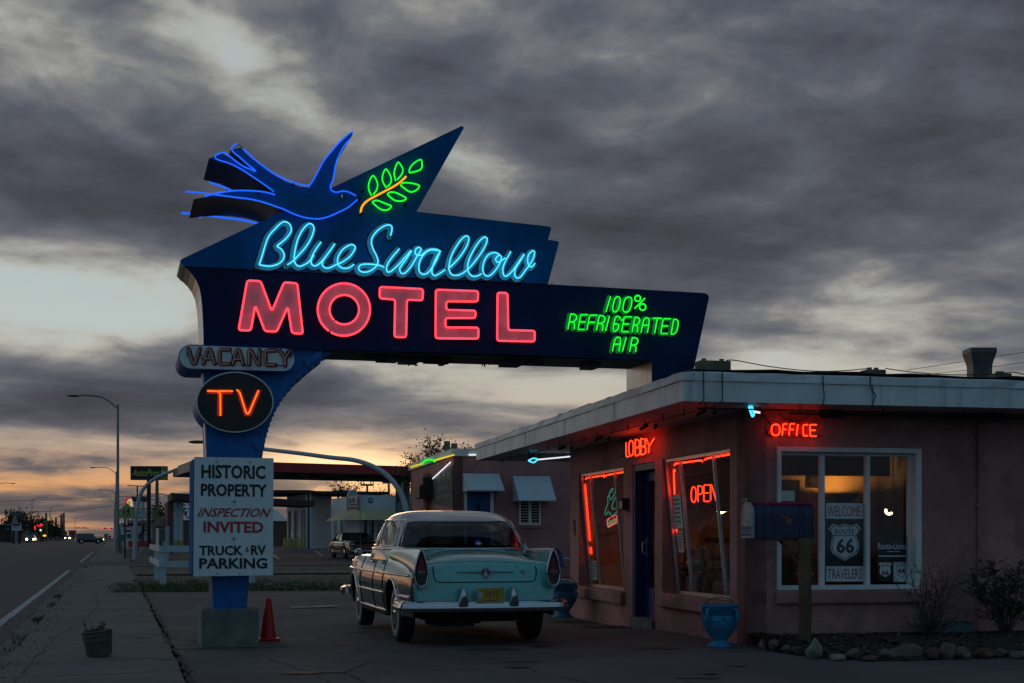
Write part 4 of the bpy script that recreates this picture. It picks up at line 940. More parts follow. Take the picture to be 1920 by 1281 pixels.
# ---------------------------------------------------------------- the turquoise finned saloon
ip=np.interp
def lerp_tab(tab):
    xs=[a for a,_ in tab]; ys=[c for _,c in tab]; return lambda x: float(ip(x,xs,ys))
def smooth_tab(tab,n=240):
    """a table of (x,y) made smooth"""
    p=catmull([(a,c,0) for a,c in tab],10); xs=[q.x for q in p]; ys=[q.y for q in p]
    for i in range(1,len(xs)): xs[i]=max(xs[i],xs[i-1]+1e-6)
    return lambda x: float(ip(x,xs,ys))
def carpaint(name,c,rough=.22,metal=.0):
    m=mat(name,c,rough,metal=metal,var=.05,vs=1.2,coat=1.,streak=.12,sk=(2,2,2),dark=tuple(x*.6 for x in c)); return m
M['turq']=carpaint('turquoise_car_paint',(.13,.48,.47)); M['dteal']=carpaint('dark_teal_car_paint',(.012,.050,.062)); M['roofw']=carpaint('lavender_white_car_paint',(.55,.52,.55),.25)
M['chrome']=mat('chrome',(.55,.55,.58),.10,metal=1.,var=.05,vs=2,rvar=.06)
M['tyre']=mat('tyre_rubber',(.014,.014,.014),.85,var=.3,vs=12,bump=.3,bs=40); M['wwall']=mat('whitewall',(.38,.37,.35),.7,var=.2)
M['under']=mat('car_underside',(.008,.008,.008),.9,var=.4,vs=4); M['rlens']=mat('red_lamp_lens',(.16,.006,.010),.12,var=.2,vs=20,coat=1.)
M['dlens']=mat('smoked_lamp_lens',(.03,.025,.03),.15,coat=1.); M['carglass']=glass('car_glass',(.26,.32,.33),.06); M['seat']=mat('dark_upholstery',(.012,.02,.024),.8,var=.2,vs=5)
M['seam']=mat('shut_line',(.004,.008,.009),.8)
CARH=R(14.5); co=V((-.276,15.6,0))
car=thing('parked_car','turquoise and teal vintage finned saloon with pale roof, parked on the driveway','car',(co.x,co.y,0),rot=CARH)
zdeck=lerp_tab([(q.x,q.y) for q in catmull([(.055,.50),(.07,.62),(.085,.72),(.105,.82),(.15,.915),(.24,.98),(.42,1.03),(.75,1.075),(1.05,1.10),(1.4,1.10),(2.4,1.10),(3.4,1.085),(3.75,1.055),(4.4,1.0),(4.85,.93),(5.05,.82),(5.13,.62)],4)])
zsh=lerp_tab([(q.x,q.y) for q in catmull([(.055,.49),(.085,.70),(.105,.79),(.15,.865),(.3,.915),(1.0,.955),(1.6,.975),(2.5,.98),(3.4,.97),(4.4,.955),(4.9,.87),(5.05,.76),(5.13,.58)],4)])
Wd=lerp_tab([(q.x,q.y) for q in catmull([(.055,.78),(.1,.82),(.2,.86),(.6,.895),(1.2,.925),(2.2,.945),(3.3,.945),(4.2,.93),(4.7,.90),(4.95,.86),(5.13,.78)],4)])
RA,FA=1.07,4.07; ZA=.345; RR=.415
def zlow(y):
    z=.335 if y<1.5 else .30
    if y<.16: z=.46
    for c in(RA,FA):
        if abs(y-c)<RR: z=max(z,ZA+math.sqrt(RR*RR-(y-c)**2)*.96)
    return z
TRIM=.80
ys=sorted(set([.055,.062,.07,.078,.086,.095,.105,.118,.135,.16,.20,.25,.32,.42,.52]+[round(.6+.1*i,3) for i in range(46)]+[c+RR*sin(pi/2*k/9) for c in(RA,FA) for k in range(-9,10)]+[c+s*(RR+.004) for c in(RA,FA) for s in(-1,1)]+[4.95,5.0,5.05,5.09,5.11,5.13]))
ys=[y for y in ys if .054<y<5.131]
def xside(y,z): t=max(-1.3,min(1.3,(z-.66)/.33)); return Wd(y)*(1-(.095 if t>0 else .05)*t*t)
def half(y):
    zl,zs_=zlow(y),zsh(y); zd=max(zdeck(y),zs_+.004); tr=min(TRIM,zs_-.02); zl=min(zl,tr-.02); p=[]
    for k in range(6): z=zl+(tr-zl)*k/5; p.append((xside(y,z),z))
    for k in range(1,6): z=tr+(zs_-tr)*k/5; p.append((xside(y,z),z))
    xs_,z0=p[-1]; r=.11 if y>.3 else .05
    for k in range(1,5):
        a=pi/2*k/4; p.append((xs_-r*(1-cos(a)),z0+min(.035,(zd-z0)*.5)*sin(a)))
    xa,za=p[-1]
    for k in range(1,9): x=xa*(1-k/8); q=x/xa; p.append((x,za+(zd-za)*(1-abs(q)**2.6)))
    return p
rows=[]
for y in ys:
    h=half(y); rows.append([V((-x,y,z)) for x,z in h]+[V((x,y,z)) for x,z in reversed(h[:-1])])
nc=len(rows[0]); b=B()
def fm(i,j):
    lowside=j<5 or j>=nc-6
    return 1 if (lowside and ys[i]>.10) else 0
b.grid(rows,fm=fm)
b.add(rows[0],[tuple(range(nc))],0); b.add(rows[-1],[tuple(range(nc))],0)
part('body',b,[M['turq'],M['dteal']],car)
b=B(); b.box((-.60,.30,.27),(.60,5.0,.90)); b.box((-.84,.12,.40),(.84,.62,.50)); b.box((-.9,1.55,.285),(.9,3.6,.33)); b.box((-.55,.25,.22),(-.1,.85,.30)); b.cyl((-.35,.2,.27),(-.35,1.6,.30),.025); b.box((-.72,RA-.05,.29),(.72,RA+.05,.40))
part('underside',b,M['under'],car)
# tail fins with their lamp pods
ftop=lerp_tab([(q.x,q.y) for q in catmull([(-.03,1.108),(.12,1.110),(.35,1.108),(.7,1.103),(1.1,1.095),(1.45,1.085)],5)])
def podsec(y,sx):
    t=max(0,min(1,(y+.03)/1.48)); zt=ftop(y); zb=.665+.30*t**.7; hw=.052*(1-t)**1.5+.022; cx=.762+.085*t; o=[]
    n=22
    for i in range(n+1):
        s=i/n; z=zb+(zt-zb)*s; w=hw*min(1,math.sqrt(max(0,1-((s-.36)/.37)**2)) if s<.36 else 1)*(1-max(0,(s-.36)/.64)**1.7); o.append((cx-w,z))
    for i in range(n-1,0,-1):
        s=i/n; z=zb+(zt-zb)*s; w=hw*min(1,math.sqrt(max(0,1-((s-.36)/.37)**2)) if s<.36 else 1)*(1-max(0,(s-.36)/.64)**1.7); o.append((cx+w*1.05,z))
    return [V((sx*x,y+(.05*(zt-.9) if y<.0 else 0)*0,z)) for x,z in o]
for sx in(-1,1):
    b=B(); yy=[-.03,-.02,0,.05,.12,.2,.3,.4,.5,.6,.7,.8,.9,1.0,1.1,1.2,1.3,1.45]; rr=[podsec(y,sx) for y in yy]
    b.grid(rr,closed_u=True); b.add(rr[0],[tuple(range(len(rr[0])))],1)
    fin=part('tail_fin',b,[M['turq'],M['drk']],car)
    o=podsec(-.03,sx); c=sum(o,V((0,0,0)))/len(o); b=B(); b.tube([q+V((0,-.008,0)) for q in o],.012,6,closed=True); part('chrome_bezel',b,M['chrome'],fin)
    inner=[V((c.x+(q.x-c.x)*.74,-.045,c.z+(q.z-c.z)*.80-.045)) for q in o]
    up=[q for q in inner if q.z>=.845]; lo=[q for q in inner if q.z<=.845]
    zmid=.845; U1=[]; n=len(inner)
    def clip(poly,above):
        out=[]
        for i in range(len(poly)):
            p,q=poly[i],poly[(i+1)%len(poly)]; pi_,qi=(p.z>=zmid)==above,(q.z>=zmid)==above
            if pi_: out.append(p)
            if pi_!=qi: t=(zmid-p.z)/(q.z-p.z); out.append(p+(q-p)*t)
        return out
    lb=B(); lb.prism(clip(inner,True),V((0,.03,0))); lamp=part('tail_lamp',lb,M['rlens'],fin)
    lb=B(); lb.prism(clip(inner,False),V((0,.03,0))); part('reversing_lamp',lb,M['dlens'],fin)
    ch=B(); ch.box((c.x-.047,-.062,zmid-.006),(c.x+.047,-.044,zmid+.006)); ch.cyl((c.x,-.066,zmid),(c.x,-.045,zmid),.020,seg=14)
    for q in range(2):
        z0=.725-.018*q; ch.tube([V((c.x+.036*cos(a)*sx,-.05,z0+.036*sin(a))) for a in [pi*1.12+pi*.76*k/8 for k in range(9)]],.008,5)
    part('lamp_crossbar',ch,M['chrome'],fin)
    rb=B(); rb.cyl((c.x,-.074,zmid),(c.x,-.066,zmid),.015,seg=12); part('reflector',rb,M['rlens'],fin)
# greenhouse: rings of the cabin shell at rising heights
RG=[(.955,.895,.90,3.75),(1.02,.885,.95,3.67),(1.075,.87,.99,3.58),(1.13,.855,1.04,3.49),(1.20,.84,1.12,3.38),(1.28,.818,1.22,3.24),(1.36,.79,1.34,3.08),(1.42,.762,1.46,2.97),(1.465,.730,1.58,2.88),(1.51,.675,1.73,2.77),(1.54,.60,1.88,2.64),(1.562,.46,2.05,2.52),(1.572,.25,2.2,2.4),(1.574,.05,2.28,2.32)]
RP=catmull([(a,c,0) for a,c,_,_ in RG],5); RY0=catmull([(a,c,0) for a,_,c,_ in RG],5); RY1=catmull([(a,c,0) for a,_,_,c in RG],5)
NA=260
def cabin(k,a,out=0.):
    z=RP[k].x; hw=RP[k].y+out; y0,y1=RY0[k].y-out,RY1[k].y+out; cyy=(y0+y1)/2; hy=(y1-y0)/2; c,s=cos(a),sin(a)
    n=3.4; return V((hw*math.copysign(abs(c)**(2/n),c),cyy+hy*math.copysign(abs(s)**(2/n),s),z))
rows=[[cabin(k,2*pi*j/NA) for j in range(NA)] for k in range(len(RP))]
def region(p,k):
    z=p.z; y0,y1,hw=RY0[k].y,RY1[k].y,RP[k].y
    def rr(u,v,r):  # inside a rounded rectangle in unit space
        du,dv=max(abs(u)-(1-r),0),max(abs(v)-(1-r),0); return abs(u)<1 and abs(v)<1 and du*du+dv*dv<r*r
    if p.y<y0+.40-.25*max(0,(z-1.1)/.33) and abs(p.x)<hw*.995:
        if rr(p.x/(.845-.125*(z-1.10)/.33-.05*max(0,(z-1.30)/.12)**2),(z-1.262)/.168,.30): return 'r'
    if p.y>y1-.34 and abs(p.x)<hw*.985:
        if rr(p.x/(.79-.10*(z-1.10)/.33),(z-1.275)/.165,.2): return 'f'
    if abs(p.x)>hw*.9 and 1.125<z<1.435:
        t=(z-1.125)/.31; ya=1.47+.17*t; yb=3.13-.33*t
        if ya<p.y<2.27+.02*t:
            v=(p.y-ya)/(2.27-ya)
            if not(t>.72 and v<.30*(t-.72)/.28): return 's'
        if 2.36<p.y<yb: return 'd'
    return None
sh=B(); gl={}
nr=len(RP)
shell_v=[q for r in rows for q in r]
for key in(None,'r','f','s','d'): gl[key]=[]
for i in range(nr-1):
    for j in range(NA):
        f=(i*NA+j,i*NA+(j+1)%NA,(i+1)*NA+(j+1)%NA,(i+1)*NA+j); c=sum((shell_v[q] for q in f),V((0,0,0)))/4
        key=region(c,min(i,nr-1)); gl[key].append((f,c))
def sub(fs,pred=lambda c:True):
    idx={}; vs=[]; out=[]
    for f,c in fs:
        if not pred(c): continue
        g=[]
        for q in f:
            if q not in idx: idx[q]=len(vs); vs.append(shell_v[q])
            g.append(idx[q])
        out.append(tuple(g))
    return vs,out
vs,fs=sub(gl[None],lambda c:c.z>1.088); b=B(); b.add(vs,fs,0,True); roof=part('roof',b,M['roofw'],car)
vs,fs=sub(gl[None],lambda c:c.z<=1.088); b=B(); b.add(vs,fs,0,True); part('belt_panel',b,M['turq'],car)
def loops(fs):
    cnt={}
    for f in fs:
        for i in range(4):
            e=(f[i],f[(i+1)%4]); cnt[e]=1
    nx={}
    for (p,q) in cnt:
        if (q,p) not in cnt: nx.setdefault(p,[]).append(q)
    out=[]
    while nx:
        s=next(iter(nx)); L=[s]; cur=s
        while cur in nx:
            q=nx[cur].pop()
            if not nx[cur]: del nx[cur]
            if q==s: break
            L.append(q); cur=q
        if len(L)>8: out.append(L)
    return out
def window(name,key,pred=lambda c:True):
    vs,fs=sub(gl[key],pred)
    if not fs: return
    lp=loops(fs)
    # smooth the outline so that the opening reads as a clean curve
    sm=[]
    for L in lp:
        q=[vs[i] for i in L]
        for _ in range(10): q=[(q[i-1]+q[i]*2+q[(i+1)%len(q)])/4 for i in range(len(q))]
        sm.append(q)
    ctr=sum(vs,V((0,0,0)))/len(vs); out=(ctr-V((0,2.3,1.2))).normalized()*.002
    g=B(); g.add([q+out for q in vs],fs,0,True); w=part(name,g,M['carglass'],car)
    t=B()
    for q in sm: t.tube([p+(p-V((0,2.3,1.2))).normalized()*.004 for p in q],.0125,6,closed=True)
    part('window_trim',t,M['chrome'],w)
window('rear_window','r'); window('windscreen','f')
for s in(-1,1): window('side_window','s',lambda c:c.x*s>0); window('side_window','d',lambda c:c.x*s>0)
b=B()   # drip rail over the side windows
for s in(-1,1):
    pts=[]
    for k in range(25):
        y=1.36+1.81*k/24; h=1.452-.20*max(0,(1.72-y)/.30)**2-.10*max(0,(y-2.85)/.32)**2
        kk=min(range(nr),key=lambda i:abs(RP[i].x-h)); hw=RP[kk].y; cyy=(RY0[kk].y+RY1[kk].y)/2; hy=(RY1[kk].y-RY0[kk].y)/2
        q=min(.999,abs((y-cyy)/hy)); x=hw*(1-q**3.4)**(1/3.4); pts.append(V((s*(x+.008),y,h)))
    b.tube(pts,.010,5)
part('drip_rail',b,M['chrome'],roof)
b=B(); st=[( -.70,.70,1.75),(-.70,.70,2.75)]
for x0,x1,y in st:
    b.add([V(q) for q in((x0,y-.12,1.14),(x1,y-.12,1.14),(x1,y,.6),(x0,y,.6),(x0,y+.02,1.14),(x1,y+.02,1.14),(x1,y+.16,.6),(x0,y+.16,.6))],[(0,1,2,3),(4,5,6,7),(0,1,5,4),(0,3,7,4),(1,2,6,5)])
    pass
part('bench_seat',b,M['seat'],car,bevel=.03)
b=B(); b.tube([V((-.36+.2*cos(a),3.22+.06*sin(a),1.20+.16*sin(a))) for a in [2*pi*k/20 for k in range(20)]],.012,6,closed=True); part('steering_wheel',b,M['seat'],car)
b=B(); b.cyl((.02,.98,1.165),(.02,.975,1.165),.045,seg=20); b2=frame((.13,1.012,1.165),(1,0,0),(0,.66,.75)); b=B(); b.lathe([(0,.004),(.04,.004),(.042,0)],(0,0,0),20,0,mx=b2); b.lathe([(0,.006),(.03,.006)],(0,0,0),16,1,mx=b2@MX.Translation((0,-.012,0))@MX.Diagonal((1,.5,1,1)))
part('window_sticker',b,[mat('blue_sticker',(.03,.08,.42),.5),mat('white_sticker',(.6,.6,.62),.5)],car)
# bright trim along the sides
def alongside(z0,y0,y1,s,r,n=40,zf=None):
    pts=[]
    for k in range(n+1):
        y=y0+(y1-y0)*k/n; z=z0 if zf is None else zf(y); pts.append(V((s*(xside(y,z)+.006),y,z)))
    return pts
for s in(-1,1):
    b=B(); b.tube(alongside(TRIM,.22,5.02,s,.0),.016,6); b.cut(); b.tube(alongside(.565,1.52,3.64,s,0),.015,6); b.cut(); b.tube(alongside(.56,.16,.64,s,0),.020,6); b.cut(); b.tube(alongside(.345,1.52,3.62,s,0),.018,6); b.cut()
    b.tube(alongside(.90,4.15,5.0,s,0),.009,5); b.tube([V((s*(xside(4.15,z)+.006),4.15,z)) for z in(.80,.90)],.010,5)
    parts('side_trim',b,M['chrome'],car)
    for c in(RA,FA):
        b=B(); pts=[]
        for k in range(27):
            a=-.02*pi+1.04*pi*k/26; y=c+RR*cos(a); z=ZA+RR*.96*sin(a); pts.append(V((s*(xside(min(max(y,.2),5.0),z)+.002),y,z)))
        b.tube(pts,.019,6); part('arch_trim',b,M['chrome'],car)
        ib=B()
        for k in range(14):
            a0_,a1_=pi*k/14,pi*(k+1)/14; p=[V((s*.66,c+(RR+.0)*cos(a0_),ZA+RR*.95*sin(a0_))),V((s*.66,c+RR*cos(a1_),ZA+RR*.95*sin(a1_)))]
            q=[V((s*(Wd(c)-.06),x.y,x.z)) for x in p]; ib.quad(p[0],p[1],q[1],q[0])
        ib.add([V((s*.66,c+RR*cos(pi*k/14),ZA+RR*.95*sin(pi*k/14))) for k in range(15)],[tuple(range(15))]); part('wheel_well',ib,M['under'],car)
    sm=B()
    for y in(1.62,2.33,3.42): sm.tube([V((s*(xside(y+(.0 if z>.5 else .0),z)+.002),y+(.10*(z-.7)**2 if y<2 else 0),z)) for z in [.36+.62*k/16 for k in range(17)]],.0055,5); sm.cut()
    sm.tube([V((s*(xside(1.62,.98)-.005),1.62,.985)),V((s*(xside(1.62,.98)-.04),1.62,1.0))],.005,5); sm.tube([V((s*(xside(2.33,.98)-.005),2.33,.985)),V((s*(xside(2.33,.98)-.04),2.33,1.0))],.005,5)
    parts('door_seam',sm,M['seam'],car)
    for y in(1.78,2.50):
        h=B(); z=.925; x=s*(xside(y,z)+.028); h.tube(fillet([V((x-s*.035,y,z)),V((x,y+.01,z)),V((x,y+.13,z)),V((x-s*.035,y+.14,z))],.02,False),.013,6); h.cyl(V((x-s*.04,y-.02,z)),V((x+s*.002,y-.02,z)),.017,seg=10); part('door_handle',h,M['chrome'],car)
    be=B(); be.tube([V((s*(.868*(1-(abs(y-2.285)/1.30)**3.4*.999)**(1/3.4)+.006),y,1.088)) for y in [1.03+2.5*k/30 for k in range(31)]],.012,6); part('belt_trim',be,M['chrome'],car)
# wheels
def wheel_mesh(side):
    t=B(); w=.095; prof=[(.20,-w),(.30,-w),(.335,-w*.85),(.345,-w*.5),(.345,w*.5),(.335,w*.85),(.30,w),(.20,w)]
    mx=frame((0,0,0),(0,1,0)); rot=MX(((0,0,1,0),(0,1,0,0),(1,0,0,0),(0,0,0,1)))
    t.lathe(prof,(0,0,0),36,mx=rot); return t,rot
first=None
for s in(-1,1):
    for y in(RA,FA):
        t,rot=wheel_mesh(s); mvx=MX.Translation((s*.775,y,.345)); t.v=[mvx@q for q in t.v]; w=part('wheel',t,M['tyre'],car)
        o=B(); o.lathe([(.205,.0975),(.275,.0985),(.282,.094)],(0,0,0),36,mx=MX.Diagonal((s,1,1,1))@rot); o.v=[mvx@q for q in o.v]; part('whitewall',o,M['wwall'],w)
        h=B(); h.lathe([(0,.115),(.05,.113),(.06,.098),(.12,.105),(.17,.10),(.20,.082),(.215,.09)],(0,0,0),28,mx=MX.Diagonal((s,1,1,1))@rot); h.v=[mvx@q for q in h.v]; part('hubcap',h,M['chrome'],w)
# bumper, overriders, plate
path=[(-.955,.50),(-.962,.30),(-.955,.17),(-.93,.085),(-.86,.03),(-.70,-.005),(-.35,-.035),(0,-.045)]; path=path+[(-x,y) for x,y in reversed(path[:-1])]; path=catmull(path,3)
prof=[(-.05,.395),(.010,.398),(.034,.410),(.040,.44),(.040,.462),(.030,.470),(.032,.478),(.022,.505),(.0,.520),(-.05,.524)]
rows=[]
for i,p in enumerate(path):
    d=(path[min(i+1,len(path)-1)]-path[max(i-1,0)]).normalized(); nn=V((d.y,-d.x,0)); rows.append([V((p.x,p.y,0))+nn*o+V((0,0,z)) for o,z in prof])
b=B(); b.grid(rows); bp=part('rear_bumper',b,M['chrome'],car)
for x in(-.29,.29):
    o=B(); rows=[]
    for z,w,yo in((.46,.075,-.09),(.52,.062,-.105),(.56,.044,-.115),(.61,.042,-.115),(.645,.038,-.10),(.665,.026,-.075),(.672,.008,-.05)):
        rows.append([V((x+w*cos(a),yo*.55+ (yo*.55)*sin(a)*.9 if False else yo+.055+.055*sin(a),z)) for a in [2*pi*k/14 for k in range(14)]])
    o.grid(rows,closed_u=True); o.add(rows[-1],[tuple(range(14))]); part('overrider',o,M['chrome'],bp)
for s in(-1,1):
    rf=B(); p=V((s*.955,.12,.432)); rf.cyl(p,p+V((s*.012,-.008,0)),.022,seg=12); part('reflector',rf,M['rlens'],bp)
b=B(); b.box((.015-.155,-.075,.505),(.015+.155,-.068,.665)); pl_=part('number_plate',b,mat('yellow_number_plate',(.42,.30,.025),.45,var=.15,vs=20),car,bevel=.004)
fr_=frame((.015,-.0765,.585),(1,0,0))
t=B(); t.text('1393',fr_@MX.Translation((.018,.010,0)),w=.145,h=.072,bold=.01); t.text('6',fr_@MX.Translation((.125,.028,0)),w=.020,h=.032); t.text('7',fr_@MX.Translation((.125,-.014,0)),w=.020,h=.032); t.box((-.075+.015,-.0768,.523),(.085+.015,-.0764,.531)); part('plate_lettering',t,M['maroon'],pl_)
t=B(); fr2=frame((-.105,-.0768,.585),(1,0,0)); SHD=[(0,-1),(.35,-.82),(.72,-.62),(.86,-.25),(.80,.05),(.70,.30),(.78,.55),(1.0,.70),(.72,1.0),(.36,.90),(0,1.0)]; SHD=SHD+[(-x,y) for x,y in reversed(SHD[1:-1])]
t.add([fr2@V((x*.032,y*.038,0)) for x,y in SHD],[tuple(range(len(SHD)))]); part('plate_shield',t,mat('plate_grey',(.40,.42,.46),.5),pl_)
t=B(); t.tube([V(q) for q in((-.14,-.072,.667),(.17,-.072,.667),(.17,-.072,.503),(-.14,-.072,.503))],.006,5,closed=True); part('plate_frame',t,M['chrome'],pl_)
# boot lid shut line and badges lie on the rounded tail
def tail(x,z,o=.004):
    # find the y of the tail surface at this x,z
    best=None
    for y in [.055+.004*i for i in range(300)]:
        hh=half(y); xs_=[q[0] for q in hh][::-1]; zs_=[q[1] for q in hh][::-1]
        zt=float(ip(abs(x),xs_,zs_))
        if zt>=z: best=y; break
    return V((x,(best or .4)-o,z))
pts=[tail(x,z,.003) for x,z in [(-.60,1.0),(-.60,.90),(-.595,.80),(-.58,.755),(-.55,.735),(-.48,.728)]+[(-.4+.1*k,.728) for k in range(9)]+[(.48,.728),(.55,.735),(.58,.755),(.595,.80),(.60,.90),(.60,1.0)]]
b=B(); b.tube(catmull(pts,3),.006,5)
for s in(-1,1): b.tube([V((s*.60,y,0))+UP*(zdeck(y)-(zdeck(y)-zsh(y)-.03)*(.60/.72)**2.6+.003) for y in [.3+.07*k for k in range(10)]],.005,5)
part('boot_seam',b,M['seam'],car)
c=tail(.0,.835,.012); b=B()
b.prism([V((x,c.y-.006,z)) for x,z in((-.33,.842),(-.08,.85),(.0,.858),(.08,.85),(.33,.842),(.08,.834),(0,.83),(-.08,.834))],V((0,.02,0)))
b.prism([V((x,c.y-.016,.84+z)) for x,z in((-.068,0),(0,.060),(.068,0),(0,-.078))],V((0,.03,0))); em=part('boot_emblem',b,M['chrome'],car)
b=B(); yy=c.y-.018
b.add([V((x,yy,.84+z)) for x,z in((-.052,0),(-.004,.042),(-.022,-.028))],[(0,1,2)],0); b.add([V((x,yy,.84+z)) for x,z in((.052,0),(.004,.042),(.022,-.028))],[(0,1,2)],1); b.add([V((x,yy-.0005,.84+z)) for x,z in((-.020,-.026),(-.007,.018),(0,.032),(.007,.018),(.020,-.026),(0,-.060))],[(0,1,2,3,4,5)],2)
part('emblem_field',b,[mat('emblem_red',(.22,.015,.02),.3),mat('emblem_blue',(.015,.03,.16),.3),mat('emblem_white',(.55,.55,.58),.3)],em)
b=B()
for ch,x in zip('HUDSON',(-.40,-.24,-.08,.075,.225,.375)):
    q=tail(x,.905,.006); b.text(ch,frame(q,(1,0,0),(0,.35,.94)),h=.024,bold=.01)
part('boot_lettering',b,mat('dull_chrome_letters',(.10,.13,.14),.3,metal=.8),car)
q=tail(.46,.83,.008); b=B(); b.tube([q+V((-.045,0,.035)),q+V((0,0,-.035)),q+V((.045,0,.035))],.007,5); b.tube([q+V((-.02,0,.035)),q+V((0,0,.0)),q+V((.02,0,.035))],.005,5); part('boot_badge',b,M['chrome'],car)
b=B(); q=V((-.80,4.35,.985)); b.tube([q,q+V((-.004,0,.02))],.016,8); b.tube([q,q+V((-.02,-.05,.95))],.0045,5); part('aerial',b,M['chrome'],car)
b=B(); path=[(-.955,4.75),(-.955,4.95),(-.93,5.12),(-.85,5.2),(-.4,5.26),(0,5.27)]; path=path+[(-x,y) for x,y in reversed(path[:-1])]
b.tube([V((x,y,.46)) for x,y in path],.07,8); part('front_bumper',b,M['chrome'],car)
b=B()
for s in(-1,1): b.cyl((s*.66,5.05,.74),(s*.66,5.16,.74),.10,seg=18); b.cut()
parts('headlamp',b,M['chrome'],car)
b=B(); b.lathe([(0,.035),(.05,.03),(.055,0),(.05,-.01)],(0,0,0),16,mx=frame((-.965,3.42,1.03),(1,0,0))); b.cyl((-.93,3.42,1.0),(-.965,3.42,1.03),.010,seg=6); part('door_mirror',b,M['chrome'],car)
# ---------------------------------------------------------------- things on the forecourt
c=G(503,1203)
t=thing('traffic_cone','orange-red traffic cone standing right beside the concrete foot of the motel sign','traffic cone',c)
M['cone']=mat('cone_plastic',(.62,.022,.012),.5,var=.15,vs=8,streak=.25,dark=(.12,.01,.01))
b=B(); b.lathe([(.098,.035),(.092,.06),(.036,.50),(.030,.515),(.022,.515),(.028,.49)],c,24); part('cone_body',b,M['cone'],t)
b=B(); mx=frame(c,U,UP)
for z0,z1,w,o in((0,.018,.125,(0,0)),(.022,.042,.120,(.012,.0))): b.box((-w+o[0],z0,-w),(w+o[0],z1,w),0,mx)
part('base_plate',b,M['cone'],t,bevel=.008)
# bucket of dry stems
c=G(187,1231); t=thing('plastic_bucket','tilted olive bucket holding dry brown stems, alone on the sidewalk','bucket',c)
tilt=MX.Rotation(R(-6),4,'Y')@MX.Rotation(R(3),4,'X')
M['olive']=mat('olive_plastic',(.12,.115,.085),.55,var=.2,vs=6,streak=.3,dark=(.04,.04,.03))
b=B(); b.lathe([(0,.004),(.118,.004),(.128,.02),(.142,.165),(.147,.168),(.146,.176),(.149,.215),(.154,.218),(.153,.226),(.155,.262),(.163,.264),(.163,.278),(.152,.276),(.14,.20),(0,.20)],c,32,mx=tilt); part('bucket_body',b,M['olive'],t)
b=B(); rnd=random.Random(8)
for k in range(12):
    p=c+tilt@V((rnd.uniform(-.10,.07),rnd.uniform(-.06,.06),.2)); q=p+V((rnd.uniform(-.05,.03),rnd.uniform(-.03,.03),rnd.uniform(.08,.17)))
    b.tube([p,q],.004,4)
    for j in range(5): r=p.lerp(q,rnd.uniform(.5,1.05))+V((rnd.uniform(-.02,.02),rnd.uniform(-.02,.02),0)); b.blob(r,(.010,.010,.008),k*9+j,.5,5,3)
part('dry_stems',b,mat('dry_brown_stem',(.11,.045,.03),.9,var=.3),t)
# blue urns
M['urn']=mat('blue_urn_paint',(.02,.19,.36),.55,var=.14,vs=6,bump=.15,bs=20,streak=.3,dark=(.01,.08,.16))
def urn(c,k,label):
    t=thing('urn_planter',label,'planter',c,'blue urns by the office wall')
    b=B(); pr=[(0,.0),(.165,.0),(.165,.025),(.115,.05),(.10,.085),(.105,.11),(.17,.19),(.215,.27),(.23,.33),(.215,.40),(.205,.425),(.225,.435),(.228,.52),(.245,.53),(.245,.55),(.222,.55),(.215,.46),(0,.45)]
    b.lathe([(r*k,z*k) for r,z in pr],c,36)
    part('bowl',b,M['urn'],t)
    b=B()
    for j in range(4):
        a=-pi/2+pi/4+j*pi/2; u=V((cos(a),sin(a),0)); b.tube(catmull([c+(u*.225+UP*.50)*k,c+(u*.265+UP*.47)*k,c+(u*.265+UP*.36)*k,c+(u*.232+UP*.32)*k],4),.022*k,7)
    part('lug',b,M['urn'],t)
    b=B()
    for j in range(20):
        a=2*pi*j/20; a2=a+.2
        b.tube([c+(V((cos(x),sin(x),0))*.231+UP*z)*k for x,z in((a,.455),(a,.50),(a2,.50),(a2,.475),(a+.1,.475))],.006*k,4)
    part('fret_band',b,M['urn'],t); b=B()
    b.tube([c+(V((cos(2*pi*j/48),sin(2*pi*j/48),0))*.232+UP*(.40-.055*(1-(2*((j%6)/6)-1)**2)))*k for j in range(48)],.012*k,5,closed=True)
    part('garland',b,M['urn'],t)
    b=B(); b.tube(catmull([c+(V((.19*cos(a),0,0))+UP*(.54+.10*sin(a)))*k for a in [pi*j/10 for j in range(11)]],2),.006*k,5); part('wire_hoop',b,M['wire'],t)
    b=B(); b.lathe([(0,.47*k),(.21*k,.465*k)],c,20); part('soil',b,M['earth'],t)
c=G(1350,1213.5); urn(c,.87,'bright blue urn planter beneath the right-hand lobby window')
c=G(1055,1158,-.06); urn(c,1.02,'blue urn planter partly hidden behind the parked car by the wall corner')
# doormat
b=B(); mx=frame(LP.w(3.85,gz(1.85,19.6)+.004,.45),LP.a,LP.n)
for k in range(11): b.box((-.52+.095*k,-.30,0),(-.52+.095*k+.085,.30,.014),0,mx@MX(((1,0,0,0),(0,1,0,0),(0,0,-1,0),(0,0,0,1))))
solo('door_mat',b,mat('rubber_mat',(.02,.018,.017),.9,bump=.5,bs=60),'dark ribbed doormat on the ground at the lobby door','doormat')
